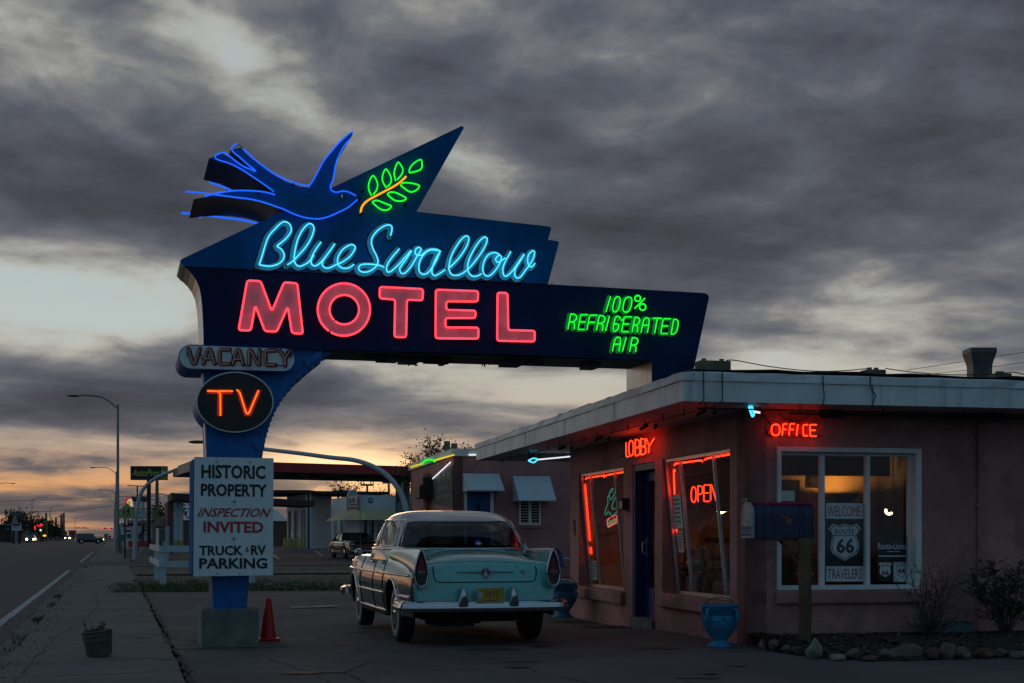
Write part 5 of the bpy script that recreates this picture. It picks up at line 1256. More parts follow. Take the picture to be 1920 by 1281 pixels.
# mailbox
Y=15.0; pl=Plane(P(1465,1000,Y),UB,-VB); base=V((P(1511,1000,Y).x,P(1511,1000,Y).y+.06,.06))
t=thing('mailbox','large navy mailbox on a wooden post in front of the office window','mailbox',base)
def mb(px,py,d=0.): return pl.hit(px,py,d)
a0,zb=pl.st(1428,1009); a1,_=pl.st(1526,1009); zt=pl.st(1470,941)[1]; a00=pl.st(1405,1008)[0]
w=.145; hh=zt-zb
sec=[(-w,zb),(-w,zb+hh-w)]+[(-w*cos(x),zb+hh-w+w*sin(x)) for x in [pi*k/12 for k in range(1,12)]]+[(w,zb+hh-w),(w,zb)]
b=B(); rows=[[pl.w(a,z,-w-y) for y,z in sec] for a in(a0-.10,a1)]
b.grid(rows,sm=False); b.add(rows[1],[tuple(range(len(sec)))]); b.quad(rows[0][0],rows[1][0],rows[1][-1],rows[0][-1])
M['mbox']=mat('navy_mailbox_enamel',(.003,.007,.050),.4,var=.2,vs=6,coat=.15,streak=.2,dark=(.01,.01,.02)); body=part('box_body',b,M['mbox'],t)
b=B()
for a in(a0-.06,a0+.03,a0+.14,a1-.16,a1-.12,a1-.01):
    b.tube([pl.w(a,z,-w-y*1.02) for y,z in sec[0:]],.006,5)
part('box_rib',b,M['mbox'],body)
b=B(); f=[pl.w(a0-.115,z,-w-y*1.04) for y,z in sec]; b.prism(f,pl.a*.03); door=part('box_door',b,mat('faded_white_door',(.34,.35,.36),.6,var=.25,vs=12,streak=.5,dark=(.1,.12,.2)),t)
b=B()
for k,(z0,z1) in enumerate(((.02,.055),(.065,.08),(.09,.125))): b.add([pl.w(a0-.118,zb+z,-w-y) for y,z in((-w*.95,z0),(w*.95,z0),(w*.95,z1),(-w*.95,z1))],[(0,1,2,3)])
part('door_stripe',b,mat('door_blue_stripe',(.03,.06,.2),.6,var=.3,vs=20),door)
b=B(); h=pl.w(a0-.12,zt-.0,-w); b.tube([h,h+UP*.03,h+UP*.03+pl.n*.03],.008,5); b.tube(fillet([h+V((-.02,0,-.01)),h+V((-.05,0,.03)),h+V((-.01,0,.04))],.01,False),.004,4); part('door_catch',b,M['alu'],door)
q=zs(1380,920,4.005); b=B(); b.prism([pl.hit(x,y,.004) for x,y in q([(310,176),(430,213),(408,256),(388,258),(376,238),(378,212),(316,190)])],pl.n*.004); part('flag',b,mat('faded_copper_flag',(.20,.075,.045),.5,var=.3,vs=10),t)
b=B(); pr=[]
for k in range(13):
    z=.02+(zb+1.25-HC-.0-.02)*k/12; 
    pr.append([base+V(((.072+.004*sin(k*1.7))*cos(a)*(1+.05*sin(3*a+k*.3)),(.072+.004*sin(k*1.3))*sin(a)*(1+.05*sin(2*a)),z-.1)) for a in [2*pi*j/14 for j in range(14)]])
zz_=pl.o.z+zb-base.z
for k in range(13):
    for p in pr[k]: p.z=base.z-.1+(zz_+.1)*k/12
b.grid(pr,closed_u=True); b.add(pr[-1],[tuple(range(14))]); M['post']=mat('weathered_round_post',(.13,.085,.045),.9,var=.3,vs=3,bump=.5,bs=18,streak=.7,sk=(14,14,.9),dark=(.03,.02,.012)); part('post',b,M['post'],t)
b=B(); b.tube([mb(1460,1011,-.14),mb(1503,1062,-.02)],.020,6); part('brace',b,M['post'],t)
b=B(); b.pbox(pl,a0-.06,a1-.02,zb-.028,zb-.003,-w*1.7,-w*.3); part('shelf_board',b,M['post'],t)
b=B()
for x in(1496,1523): h=mb(x,1076,-.02); b.tube([h+V((.012*cos(a),0,.012*sin(a))) for a in [2*pi*k/8 for k in range(8)]],.004,4,closed=True)
part('ring_screw',b,M['alu'],t)
# the stones round the planting bed, each its own
M['rk']=[mat('grey_stone',(.13,.125,.115),.9,var=.25,vs=7,bump=.7,bs=16,patch=(4,.5,.2,.6,(.11,.10,.095))),mat('rust_stone',(.10,.056,.040),.9,var=.25,vs=7,bump=.7,bs=16,patch=(4,.5,.2,.6,(.09,.05,.04))),mat('pink_stone',(.15,.105,.088),.9,var=.25,vs=7,bump=.7,bs=16,patch=(4,.5,.2,.6,(.13,.09,.075))),mat('pale_stone',(.24,.215,.18),.9,var=.2,vs=7,bump=.7,bs=16,patch=(5,.5,.2,.5,(.2,.17,.13)))]
def stone(px,py,w,h,k,seed,label,shape='rounded'):
    c=G(px,py); s=c.y/F; rr=(w/2*s,max(.10,w*.36*s),h/2*s); bm=bmesh.new(); rnd=random.Random(seed)
    bmesh.ops.create_icosphere(bm,subdivisions=3,radius=1)
    cuts=[(V((rnd.gauss(0,1),rnd.gauss(0,1),rnd.gauss(0,.8))).normalized(),rnd.uniform(.62,.88)) for _ in range(9)]
    for v in bm.verts:
        d=v.co.normalized(); r=1.
        for n,o in cuts:
            dn=d.dot(n)
            if dn>.05: r=min(r,o/dn)
        v.co=d*(r*(1+.025*sin(7*d.x+seed)+.02*sin(9*d.y-seed)))
        if shape=='peaked' and v.co.z>0: v.co.x*=1-.55*v.co.z; v.co.z*=1.15
    bm.verts.ensure_lookup_table(); b=B(); b.add([V((v.co.x*rr[0],v.co.y*rr[1],v.co.z*rr[2])) for v in bm.verts],[tuple(q.index for q in f.verts) for f in bm.faces],0,False); bm.free()
    a=rnd.uniform(-.25,.25); mx=MX.Translation(c+V((0,rr[1]*.6,rr[2]*.80)))@MX.Rotation(a,4,'Z'); b.v=[mx@q for q in b.v]
    o=solo('border_stone',b,M['rk'][k],label,'stone','stones edging the planting bed'); return o
q6=1560; z6_=5.333
for (px,py,w,h,k,sd_,lb,sh_) in((1433,1217,18,20,3,1,'small pale peaked stone at the left end of the bed edging','peaked'),(1455,1222,26,25,0,2,'grey stone second from the left end of the bed edging','r'),(1478,1226,20,22,0,22,'small dark grey stone left of the mailbox post','r'),(1500,1229,34,20,1,3,'rusty brown stone low in front of the mailbox post','r'),(1529,1237,36,42,3,4,'tall pale pointed stone just right of the mailbox post','peaked'),(1573,1240,36,16,3,5,'flat cream stone right of the tall pointed one','r'),(1603,1238,34,24,2,6,'lumpy pinkish stone below the Travelers poster','r'),(1636,1241,34,13,1,7,'flat dark brown stone left of the long slab','r'),(1669,1239,34,26,0,8,'rounded grey stone against the left end of the long slab','r'),(1700,1237,72,34,2,9,'long tan slab, biggest stone of the bed edging','r'),(1753,1238,32,26,1,10,'rust-red stone right of the long slab','r'),(1779,1237,38,36,2,11,'big round pinkish stone with a pale corner','r'),(1809,1238,30,28,2,12,'speckled rounded stone right of the big round one','r'),(1830,1232,12,9,3,13,'tiny white stone in the bed edging','r'),(1850,1236,36,24,1,14,'dull brown stone left of the oblong pink one','r'),(1882,1234,28,20,2,15,'smooth oblong pink stone near the right edge','r'),(1913,1236,34,18,0,16,'blue-grey stone at the right edge of the picture','r'),(1916,1224,26,20,2,17,'pink stone lying on the blue-grey one at the right edge','r')):
    stone(px,py,w,h,k,sd_,lb,sh_)
# shrubs in the bed
M['sleaf']=mat('dark_shrub_leaf',(.028,.052,.020),.7,var=.4,vs=9); M['stwig']=mat('shrub_twig',(.06,.045,.035),.9,var=.3); M['gleaf']=mat('grey_green_leaf',(.07,.085,.065),.8,var=.3,vs=9)
def leaf(b,p,d,l,w,mi=1):
    d=V(d).normalized(); s=d.cross(V((random.uniform(-1,1),random.uniform(-1,1),random.uniform(-1,1)))).normalized()*w
    b.add([p,p+d*l*.5+s,p+d*l,p+d*l*.5-s],[(0,1,2,3)],mi)
def shrub(base,label,w,h,nst,nleaf,name,ls=.035,seed=1,upright=.5,leafm='sleaf'):
    rnd=random.Random(seed); t=thing(name,label,'shrub',base); st=B(); lf=B(); tips=[]
    for i in range(nst):
        a=rnd.uniform(0,6.28); r=rnd.uniform(.2,1)**.6*w; top=base+V((r*cos(a),r*sin(a)*.55,h*rnd.uniform(.55,1.0)*(1-.35*(r/w)**2*(1-upright))))
        mid=base.lerp(top,.5)+V((rnd.uniform(-.05,.05),rnd.uniform(-.05,.05),h*.08)); pts=catmull([base+V((rnd.uniform(-.04,.04),rnd.uniform(-.04,.04),0)),mid,top],5); st.tube(pts,.006,4,r1=.002,mi=0)
        for k in range(4):
            p=pts[rnd.randrange(3,len(pts))]; e=p+V((rnd.gauss(0,.11),rnd.gauss(0,.09),rnd.uniform(.02,.20))); st.tube([p,e],.003,3); tips.append((p,e))
        tips.append((mid,top))
    random.seed(seed)
    for i in range(nleaf):
        p,e=rnd.choice(tips); q=p.lerp(e,rnd.uniform(.1,1.05)); leaf(lf,q,V((rnd.gauss(0,1),rnd.gauss(0,1),rnd.gauss(.3,.7))),ls*rnd.uniform(.6,1.3),ls*.28,0)
    part('stems',st,M['stwig'],t); part('foliage',lf,M[leafm],t); return t
c=OP.w(2.95,.10,.55); shrub(c,'broad dark leafy shrub against the pink wall right of the office window',.74,.86,40,2900,'leafy_shrub',.038,5)
c=OP.w(1.98,.10,.62); shrub(c,'thin spiky shrub of tall bare stems below the office window corner',.42,.80,26,420,'spiky_shrub',.022,9,1.,'gleaf')
c=OP.w(1.92,.10,.75); shrub(c,'low tuft of grey-green leaves at the foot of the spiky shrub',.22,.26,12,300,'low_plant',.035,12,.3,'gleaf')
b=B(); pl2=Plane(OP.w(2.05,0,.35),UB,-VB); b.pbox(pl2,0,.62,.13,.25,-.10,0); b.pbox(pl2,.02,.60,.25,.262,-.11,.01); solo('splash_block',b,mat('blue_grey_trough',(.07,.11,.14),.5,var=.2,vs=6),'blue-grey trough lying on the mulch under the pipe','trough',bevel=.02)
# shell-back metal chairs on the passage, seen past the car
def metal_chair(c,rot,back,label):
    t=thing('metal_chair',label,'chair',c,'shell-back metal chairs outside the rooms',rot=rot); t.location=c
    b=B(); rows=[]
    for i in range(9):
        v=i/8; r=[]
        for j in range(11):
            x=(j/10-.5)*2; w=.29*math.sqrt(max(.03,1-max(0,(v-.45)/.55)**2)) ; r.append(V((x*w,.20+.10*v-.05*(x*x),.36+.52*v)))
        rows.append(r)
    b.grid(rows); part('backrest',b,back,t)
    b=B(); b.grid([[V((x*.27,-.24+.46*k/6,.38-.03*sin(pi*k/6)+.02*x*x)) for x in [(-1+j*.2) for j in range(11)]] for k in range(7)]); part('seat',b,back,t)
    b=B()
    for s in(-1,1): b.tube(fillet([V((s*.30,.24,.03)),V((s*.30,-.25,.03)),V((s*.30,-.28,.58)),V((s*.30,.22,.60))],.06,False,5),.014,7)
    b.tube([V((-.30,.24,.03)),V((.30,.24,.03))],.014,6); part('tube_frame',b,M['white'],t)
    return t
M['chairblue']=mat('navy_chair_enamel',(.012,.04,.16),.4,var=.1); M['chairwhite']=mat('white_chair_enamel',(.55,.57,.60),.4,var=.1)
metal_chair(P(1047,1005,36.5)*1-V((0,0,HC-.06)),R(35),M['chairblue'],'navy shell-back metal chair with white tube arms, beyond the car fin')
metal_chair(P(1000,1005,37.2)*1-V((0,0,HC-.22)),R(25),M['chairwhite'],'white shell-back metal chair showing above the car boot')
# ---------------------------------------------------------------- inside the office
# floor lamp: the bulb in the bowl lights the wall behind it
Yc=19.5; c=P(1583,930,Yc); t=thing('torchiere_lamp','lit uplighter floor lamp glowing behind the office window','lamp',V((c.x,c.y,.05)))
b=B(); b.lathe([(.02,-.16),(.05,-.15),(.11,-.09),(.20,.0),(.225,.03),(.215,.03),(.18,.0),(.0,-.06)],c,28); part('bowl',b,M['dkwood'],t)
b=B(); b.cyl((c.x,c.y,.05),(c.x,c.y,c.z-.12),.014,seg=8); b.lathe([(0,.09),(.15,.06),(.16,.05)],(c.x,c.y,.0),20); part('stand',b,M['dkwood'],t)
b=B(); b.blob(c+UP*-.015,(.11,.11,.03),1,0,12,6); part('bulb',b,glow('warm_bulb',(1.,.52,.13),90.),t)
c=P(1667,958,17.6); t=thing('bulb_lamp','bare curved fluorescent bulb shining in the right pane of the office window','lamp',c)
b=B(); b.tube([c+V((.042*cos(a),0,.040*sin(a))) for a in [pi*.82+pi*1.0*k/12 for k in range(13)]],.017,8); part('bulb',b,glow('bulb_white',(1.,.72,.38),4.),t)
b=B(); b.cyl(c+V((.055,0,.0)),c+V((.055,0,.08)),.016,seg=8); b.tube([c+V((.055,0,.08)),c+V((.055,.05,1.3))],.006,5); part('lamp_holder',b,M['wire'],t)
# posters standing in the window
gp=lambda x,y,d=-.15: OP.hit(x,y,d)
zq=zs(1420,820,4.269)
M['pblack']=mat('poster_black',(.008,.010,.010),.5,var=.2); M['pwhite']=mat('poster_white',(.84,.86,.87),.6,var=.06,vs=5)
c=gp(1583,1092); t=thing('route_poster','black and white welcome poster with a big 66 shield in the middle office pane','poster',c)
b=B(); b.prism([gp(x,y,-.165) for x,y in zq([(538,520),(850,520),(852,1160),(540,1160)])],-OP.n*.004); part('backing',b,M['pblack'],t)
def otext(b,s,x0,x1,yt,yb,d,zf=zq,**k):
    p=[OP.hit(*zf([q])[0],d) for q in((x0,(yt+yb)/2),(x1,(yt+yb)/2),((x0+x1)/2,yt),((x0+x1)/2,yb))]; c=OP.hit(*zf([((x0+x1)/2,(yt+yb)/2)])[0],d)
    b.text(s,OP.mx((c-OP.o).dot(OP.a),c.z,d),w=(p[1]-p[0]).length,h=(p[2]-p[3]).length,**k)
b=B()
for q in([(550,526),(846,528),(846,654),(550,652)],[(550,1032),(850,1032),(850,1154),(550,1154)]): b.prism([gp(x,y,-.162) for x,y in zq(q)],-OP.n*.002)
pan=part('caption_panel',b,M['pwhite'],t)
b=B(); otext(b,'WELCOME',563,826,552,634,-.1605,bold=.0); otext(b,'TRAVELERS',564,836,1054,1134,-.1605,bold=.0); part('lettering',b,M['redpaint'],pan)
def shield(b,cx,cy_,w,h,d,zf=zq,mi=0,k=1.): b.add([OP.hit(*zf([(cx+x*w/2*k,cy_-y*h/2*k)])[0],d) for x,y in SHD],[tuple(range(len(SHD)))],mi)
b=B(); shield(b,700,841,268,296,-.1635,mi=0); shield(b,700,841,250,278,-.1628,mi=1); shield(b,700,841,236,262,-.162,mi=0); sh_=part('route_shield',b,[M['pwhite'],M['pblack']],t)
b=B(); otext(b,'ROUTE',622,776,735,776,-.1605,bold=.012); otext(b,'66',634,776,808,930,-.1605,bold=.03); b.prism([gp(x,y,-.1603) for x,y in zq([(595,785),(806,785),(806,791),(595,791)])],-OP.n*.0005); part('lettering',b,M['pblack'],sh_)
c=gp(1675,1092); t=thing('beer_poster','dark poster with two small 66 shields in the right office pane','poster',c)
b=B(); b.prism([gp(x,y,-.185) for x,y in zq([(962,790),(1212,790),(1220,1165),(962,1150)])],-OP.n*.004); part('backing',b,M['pblack'],t)
b=B(); otext(b,'Route-Licious',966,1212,846,896,-.182,bold=.02); b.prism([gp(x,y,-.1825) for x,y in zq([(970,946),(1204,946),(1204,957),(970,957)])],-OP.n*.0005); b.prism([gp(x,y,-.1825) for x,y in zq([(1040,912),(1140,912),(1140,917),(1040,917)])],-OP.n*.0005); b.prism([gp(x,y,-.1825) for x,y in zq([(1090,1000),(1216,1000),(1220,1160),(1092,1156)])],-OP.n*.0005)
shield(b,1023,1060,108,120,-.1825); part('poster_print',b,M['pwhite'],t)
b=B(); otext(b,'ROUTE',992,1054,1018,1034,-.1815,bold=.01); otext(b,'66',996,1052,1066,1104,-.1815,bold=.03); otext(b,'ROUTE',1122,1186,1018,1036,-.1815,bold=.01); otext(b,'66',1126,1186,1048,1088,-.1815,bold=.03)
b.tube([OP.hit(*zq([(1155+x*52,1062-y*56)])[0],-.1815) for x,y in SHD],.0025,4,closed=True); part('lettering',b,M['pblack'],t)
b=B(); b.prism([gp(x,y,-.17) for x,y in zq([(172,428),(300,428),(300,512),(172,508)])],-OP.n*.002); solo('paper_notice',b,M['pwhite'],'plain white paper notice in the left office pane above the mailbox','notice','paper notices in the windows')
# framed pictures on the back wall and a dark armchair
for (x0,y0,x1,y1,lb) in((1463,900,1500,985,'large dark framed picture behind the left office pane'),(1512,888,1535,915,'small framed picture just left of the floor lamp glow')):
    b=B(); p0=OP.hit(x0,y0,-3.2); p1=OP.hit(x1,y1,-3.2); s0,s1=(p0-OP.o).dot(OP.a),(p1-OP.o).dot(OP.a)
    b.pbox(OP,s0,s1,p1.z,p0.z,-3.24,-3.20); b.pbox(OP,s0+.05,s1-.05,p1.z+.05,p0.z-.05,-3.20,-3.197,1)
    solo('framed_picture',b,[M['dkwood'],mat('dim_picture',(.10,.07,.05),.5,var=.6,vs=5)],lb,'picture')
b=B(); b.pbox(OP,.6,1.55,.05,.50,-2.3,-1.5); b.pbox(OP,.6,1.55,.5,1.0,-2.4,-2.15); b.pbox(OP,.45,.62,.05,.68,-2.3,-1.5); b.pbox(OP,1.53,1.70,.05,.68,-2.3,-1.5)
solo('armchair',b,M['dkwood'],'dark armchair standing inside the office left of the lamp','armchair',bevel=.06)
b=B(); b.pbox(OP,1.75,3.2,.05,.95,-2.4,-1.6); b.pbox(OP,1.70,3.25,.95,.99,-2.45,-1.55); solo('office_counter',b,M['dkwood'],'dark wooden counter inside the office behind the right pane','counter',bevel=.01)
# ---------------------------------------------------------------- inside the lobby windows
IN=Plane(LP.w(0,0,-.36),VB,-UB); IB=Plane(LP.w(0,2.26,-.080),VB,-UB-UP*.0907)
zo=zs(1230,820,3.126)
wallsign('open_neon_sign','orange-red OPEN neon lettering hanging inside the right-hand lobby window','OPEN',[('O',207,234,290,382,0),('P',246,272,285,378,0),('E',280,314,280,376,0),('N',320,356,278,372,0)],IN,.0,zo,.008,M['n_red'])
def border(pts,label):
    b=B()
    for q in pts: b.tube(fillet([IB.hit(*p) for p in q],.05,False),.011,6)
    solo('window_neon_border',b,glow('border_red',(1.,.028,.007),5.5),label,'neon tube','red neon borders inside the lobby windows')
border([zo([(108,335),(104,185),(112,200)]),zo([(108,165),(112,155),(265,135),(272,142)]),zo([(285,132),(300,124),(432,100)]),zo([(120,540),(124,560)])],'red neon border inside the lobby window with the OPEN lettering')
z1_=zs(1060,780,3.05)
border([z1_([(113,390),(140,690),(143,715)]),z1_([(147,750),(150,790)]),z1_([(116,362),(122,355),(225,340)]),z1_([(220,350),(240,338),(330,322)])],'red neon border inside the lobby window left of the door')
zg=zs(1110,880,9.85); GP=Plane(LP.w(0,0,-.48),VB,-UB)
c=GP.hit(1145,990); t=thing('beer_neon_sign','green outline neon figure over a rose-framed script in the left lobby window','neon sign',c)
b=B()
for q in([(375,350),(330,410),(320,480),(340,560),(380,530),(410,450),(430,400)],[(400,360),(345,435)],[(320,470),(290,520),(295,620),(265,710),(240,800),(245,840),(275,835),(290,780),(320,810),(345,845),(390,850),(440,800),(470,770)],[(440,510),(395,600),(370,680),(385,740),(445,722)],[(330,830),(345,795)]): b.tube(catmull([GP.hit(*p) for p in zg(q)],4),.0055,5)
part('outline_tube',b,M['n_mint'],t)
b=B(); b.tube(fillet([GP.hit(*p) for p in zg([(275,925),(450,840),(468,985),(290,1080)])],.05),.0075,6,closed=True); part('frame_tube',b,M['n_rose'],t)
b=B(); p=[GP.hit(*q) for q in zg([(280,960),(455,960),(370,900),(370,1010)])]; c=GP.hit(*zg([(370,960)])[0]); e1=(GP.hit(*zg([(455,915)])[0])-GP.hit(*zg([(285,1005)])[0])); mxg=frame(c+LP.n*.004,-GP.a,UP)
x=-GP.a; y=UP; ang=math.atan2(e1.z,e1.dot(x)); b.text('Genuine',frame(c+LP.n*.004,x*cos(ang)+y*sin(ang),y*cos(ang)-x*sin(ang)),w=e1.length*.92,h=.14,bold=.02,shear=.2); part('lettering',b,glow('cream_glow',(.85,.72,.35),.5),t)
b=B(); LPq=Plane(LP.w(0,0,-.9),VB,-UB); c=LPq.hit(*zg([(250,1050)])[0]); c2=V((c.x,c.y,c.z)); b.lathe([(.10,.16),(.20,-.16)],c2,24); b.cyl(c2+UP*-.6,c2+UP*-.1,.02,seg=8); b.lathe([(0,-.6),(.12,-.62),(.12,-.64)],c2,16); solo('table_lamp',b,[mat('purple_shade',(.10,.05,.22),.8,var=.2)],'purple-shaded table lamp behind the green outline neon','lamp')
b=B(); b.pbox(LPq,(c-LPq.o).dot(LPq.a)-.5,(c-LPq.o).dot(LPq.a)+.5,.05,c.z-.64,-.35,.3); solo('side_table',b,M['dkwood'],'dark side table under the purple lamp in the lobby','table',bevel=.01)
for (q,lb) in((zo([(97,340),(142,335),(160,535),(112,532)]),'tall white paper notice in the upper left pane of the OPEN window'),(zo([(122,548),(155,545),(165,675),(132,675)]),'small printed paper notice below the tall one in the OPEN window'),(z1_([(148,830),(175,828),(183,938),(155,940)]),'white paper notice low in the lobby window left of the door')):
    b=B(); b.prism([IB.hit(x,y,.012) for x,y in q],IB.n*.002); b2=[IB.hit(x,y,.0155) for x,y in q]
    for k in range(6):
        t0_,t1_=.12+.13*k,.18+.13*k; L0=b2[0].lerp(b2[3],t0_); R0_=b2[1].lerp(b2[2],t0_); L1=b2[0].lerp(b2[3],t1_); R1_=b2[1].lerp(b2[2],t1_); b.quad(L0.lerp(R0_,.12),L0.lerp(R0_,.8),L1.lerp(R1_,.8),L1.lerp(R1_,.12),1)
    solo('paper_notice',b,[M['pwhite'],mat('grey_print',(.25,.26,.28),.7)],lb,'notice','paper notices in the windows')
# dressmaker's dummy in a striped jersey
c=LP.hit(1351,1040,-1.35); c=V((c.x,c.y,.05)); t=thing('jersey_mannequin','headless mannequin in a gold and maroon striped jersey inside the OPEN window','mannequin',c)
def torso(z0,z1,o=0.):
    rows=[]
    for k in range(9):
        z=z0+(z1-z0)*k/8; w=float(ip(z,[.55,.75,1.0,1.25,1.40,1.5],[.20,.19,.21,.25,.22,.07])); d=float(ip(z,[.55,.75,1.0,1.25,1.40,1.5],[.13,.13,.14,.15,.12,.07])); rows.append([c+V(((w+o)*cos(a),(d+o)*sin(a),z)) for a in [2*pi*j/20 for j in range(20)]])
    return rows
b=B(); b.grid(torso(.55,1.5),closed_u=True)
for s in(-1,1): b.tube(catmull([c+V((s*.20,0,1.38)),c+V((s*.30,-.02,1.15)),c+V((s*.32,-.05,.9))],4),.075,10,r1=.06)
part('jersey',b,mat('gold_jersey',(.60,.36,.07),.8,var=.1),t)
b=B()
for z in(.66,.84,1.10): b.grid(torso(z,z+.075,.006),closed_u=True)
part('jersey_stripe',b,M['maroon'],t); b=B(); b.cyl(c,c+UP*.6,.02,seg=8); b.lathe([(0,.03),(.16,.02),(.17,0)],c,16); part('stand',b,M['wire'],t)
# small vintage motorcycle shown in the lobby
c=LP.hit(1306,1030,-.9); c=V((c.x,c.y,.05)); t=thing('lobby_motorcycle','dark vintage motorcycle with a chrome handlebar behind the OPEN window','motorcycle',c,rot=BA+R(90)); t.location=c
b=B(); b.blob((.0,0,.80),(.30,.14,.13),3,.04,16,10); part('fuel_tank',b,mat('grey_green_tank',(.28,.30,.27),.2,coat=1.),t)
b=B(); b.blob((.48,0,.74),(.30,.12,.07),4,.05,14,8); part('seat',b,M['black'],t)
for x in(-.72,.70):
    b=B(); b.lathe([(.24,-.04),(.30,-.05),(.33,0),(.30,.05),(.24,.04)],(x,0,.33),28,mx=MX(((1,0,0,0),(0,0,1,0),(0,1,0,0),(0,0,0,1)))); 
    for k in range(8): a=2*pi*k/8; b.tube([V((x,0,.33)),V((x+.25*cos(a),0,.33+.25*sin(a)))],.005,4)
    part('wheel',b,M['tyre'],t)
b=B(); b.tube(catmull([V((-.30,-.38,1.08)),V((-.36,-.2,1.12)),V((-.42,0,1.0)),V((-.36,.2,1.12)),V((-.30,.38,1.08))],4),.013,6); part('handlebar',b,M['chrome'],t)
b=B(); b.tube([V((-.42,-.07,1.0)),V((-.72,-.07,.33))],.02,6); b.tube([V((-.42,.07,1.0)),V((-.72,.07,.33))],.02,6); b.tube([V((-.35,0,.85)),V((-.1,0,.35)),V((.3,0,.33)),V((.70,0,.33)),V((.35,0,.72))],.02,6); part('frame',b,M['wire'],t)
b=B(); b.cyl((.05,0,.32),(.05,0,.62),.11,.09,14); 
for k in range(7): b.cyl((.05,0,.42+.03*k),(.05,0,.43+.03*k),.14,seg=14)
part('engine',b,M['alu'],t)
# wall light inside the lobby
c=LP.hit(1352,957,-1.9); t=thing('desk_lamp','low yellow lit lamp shade glowing inside the OPEN window','lamp',V((c.x,c.y,c.z-.6)))
b=B(); b.lathe([(.03,.05),(.13,-.02),(.135,-.025)],c,18); part('lamp_shade',b,M['dkwood'],t); b=B(); b.lathe([(0,-.018),(.12,-.022)],c,18); b.blob(c+UP*-.02,(.05,.05,.03),2,0,8,5); part('bulb',b,glow('amber_bulb',(1.,.48,.06),70.),t); b=B(); b.cyl(c+UP*-.62,c+UP*.03,.01,seg=6); b.lathe([(0,-.6),(.08,-.61),(.08,-.62)],c,14); part('stand',b,M['dkwood'],t)
b=B(); b.pbox(Plane(LP.w(0,0,-1.9),VB,-UB),3.7,6.9,.05,c.z-.62,-.6,.25); solo('lobby_counter',b,M['dkwood'],'long dark counter inside the lobby carrying the yellow lamp','counter',bevel=.01)
# ---------------------------------------------------------------- the pink room wing beyond the car
WC=V((-1.55,37.,0)); WR=Plane(WC,UB,-VB); WL=Plane(WC,VB,-UB)
wing=thing('room_wing','pink block of motel rooms with blue door and white awnings, behind the parked car','building',WC)
b=B(); walled(b,WR,0,15,-.3,3.42,.25,[]); walled(b,WL,0,8.3,-.3,3.42,.25,[]); b.pbox(Plane(WC+VB*8.3,UB,VB),0,15,-.3,3.42,-.25,0)
b.add([WC+UB*s+VB*t+UP*3.40 for s,t in((0,0),(15,0),(15,8.3),(0,8.3))],[(0,1,2,3)],0); part('wall',b,M['stucco2'],wing)
b=B(); b.pbox(WR,-.06,15,3.38,3.58,-.3,.06); b.pbox(WL,.06,8.36,3.38,3.581,-.3,.058); part('roof_coping',b,M['fascia'],wing)
b=B(); a,z=WR.st(861,835); h=WR.w(a,0,-1.6); b.box((h.x-.14,h.y-.14,3.38),(h.x+.02,h.y+.14,3.88)); b.box((h.x+.06,h.y-.14,3.38),(h.x+.22,h.y+.14,3.82)); part('chimney',b,M['timber'],wing)
def rect(pl,x0,y0,x1,y1): a0,z1=pl.st(x0,y0); a1,z0=pl.st(x1,y1); return a0,a1,z0,z1
a0,a1,z0,z1=rect(WR,875.5,922,919,1000); z0=.18
b=B(); b.pbox(WR,a0-.07,a0,z0,z1+.07,-.05,.03); b.pbox(WR,a1,a1+.09,z0,z1+.07,-.05,.03); b.pbox(WR,a0,a1,z1,z1+.07,-.05,.028); part('door_frame',b,M['white'],wing)
b=B(); b.pbox(WR,a0,a1,z0,z1,-.04,.005); M['bdoor']=mat('bright_blue_door',(.012,.085,.24),.5,var=.1); d=part('door',b,M['bdoor'],wing)
b=B(); a,z=WR.st(896,952); b.pbox(WR,a-.05,a+.05,z-.10,z+.10,.005,.02); part('room_number_plate',b,M['drk'],d)
b=B(); b.pbox(WR,a1-.12,a1-.06,z0+.95,z0+1.05,.005,.06); part('handle',b,M['alu'],d)
M['awn']=mat('white_awning_slats',(.58,.62,.65),.5,var=.06,vs=4,streak=.25,dark=(.3,.32,.35))
def awning(x0,x1,xt1,yt,yb,nsl):
    """slatted metal awning: sloping out from the wall"""
    a0,zt=WR.st(x0,yt); a1,_=WR.st(xt1,yt); _,zb=WR.st(x0+4,yb,.75); b=B()
    for k in range(nsl):
        t0,t1=k/nsl,(k+1)/nsl; za,zb_=zt+(zb-zt)*t0,zt+(zb-zt)*t1; da,db=.04+.75*t0,.04+.75*t1
        b.add([WR.w(a0,za,da),WR.w(a1,za,da),WR.w(a1,zb_+.012,db),WR.w(a0,zb_+.012,db)],[(0,1,2,3)]); b.add([WR.w(a0,zb_+.012,db),WR.w(a1,zb_+.012,db),WR.w(a1,zb_-.025,db-.01),WR.w(a0,zb_-.025,db-.01)],[(0,1,2,3)])
    for a in(a0,a1): b.add([WR.w(a,zt,.02),WR.w(a,zb-.02,.78),WR.w(a,zb-.02,.02)],[(0,1,2)])
    part('awning',b,M['awn'],wing)
awning(867,943,935,888,919,9); awning(961,1043,1030,893,938,12)
a0,a1,z0,z1=rect(WR,976.5,936,1010,981); b=B()
for q in((a0-.05,a0,z0-.05,z1+.05),(a1,a1+.05,z0-.05,z1+.05),((a0+a1)/2-.04,(a0+a1)/2+.04,z0,z1)): b.pbox(WR,*q,-.02,.03)
b.pbox(WR,a0,a1,z0-.05,z0,-.02,.029); b.pbox(WR,a0,a1,z1,z1+.05,-.02,.029); w=part('window',b,M['white'],wing)
b=B(); b.pbox(WR,a0,a1,z0,z1,-.01,.004); M['dglass']=mat('dark_far_glass',(.012,.016,.018),.06,var=.2,coat=1.); part('pane',b,M['dglass'],w)
b=B()
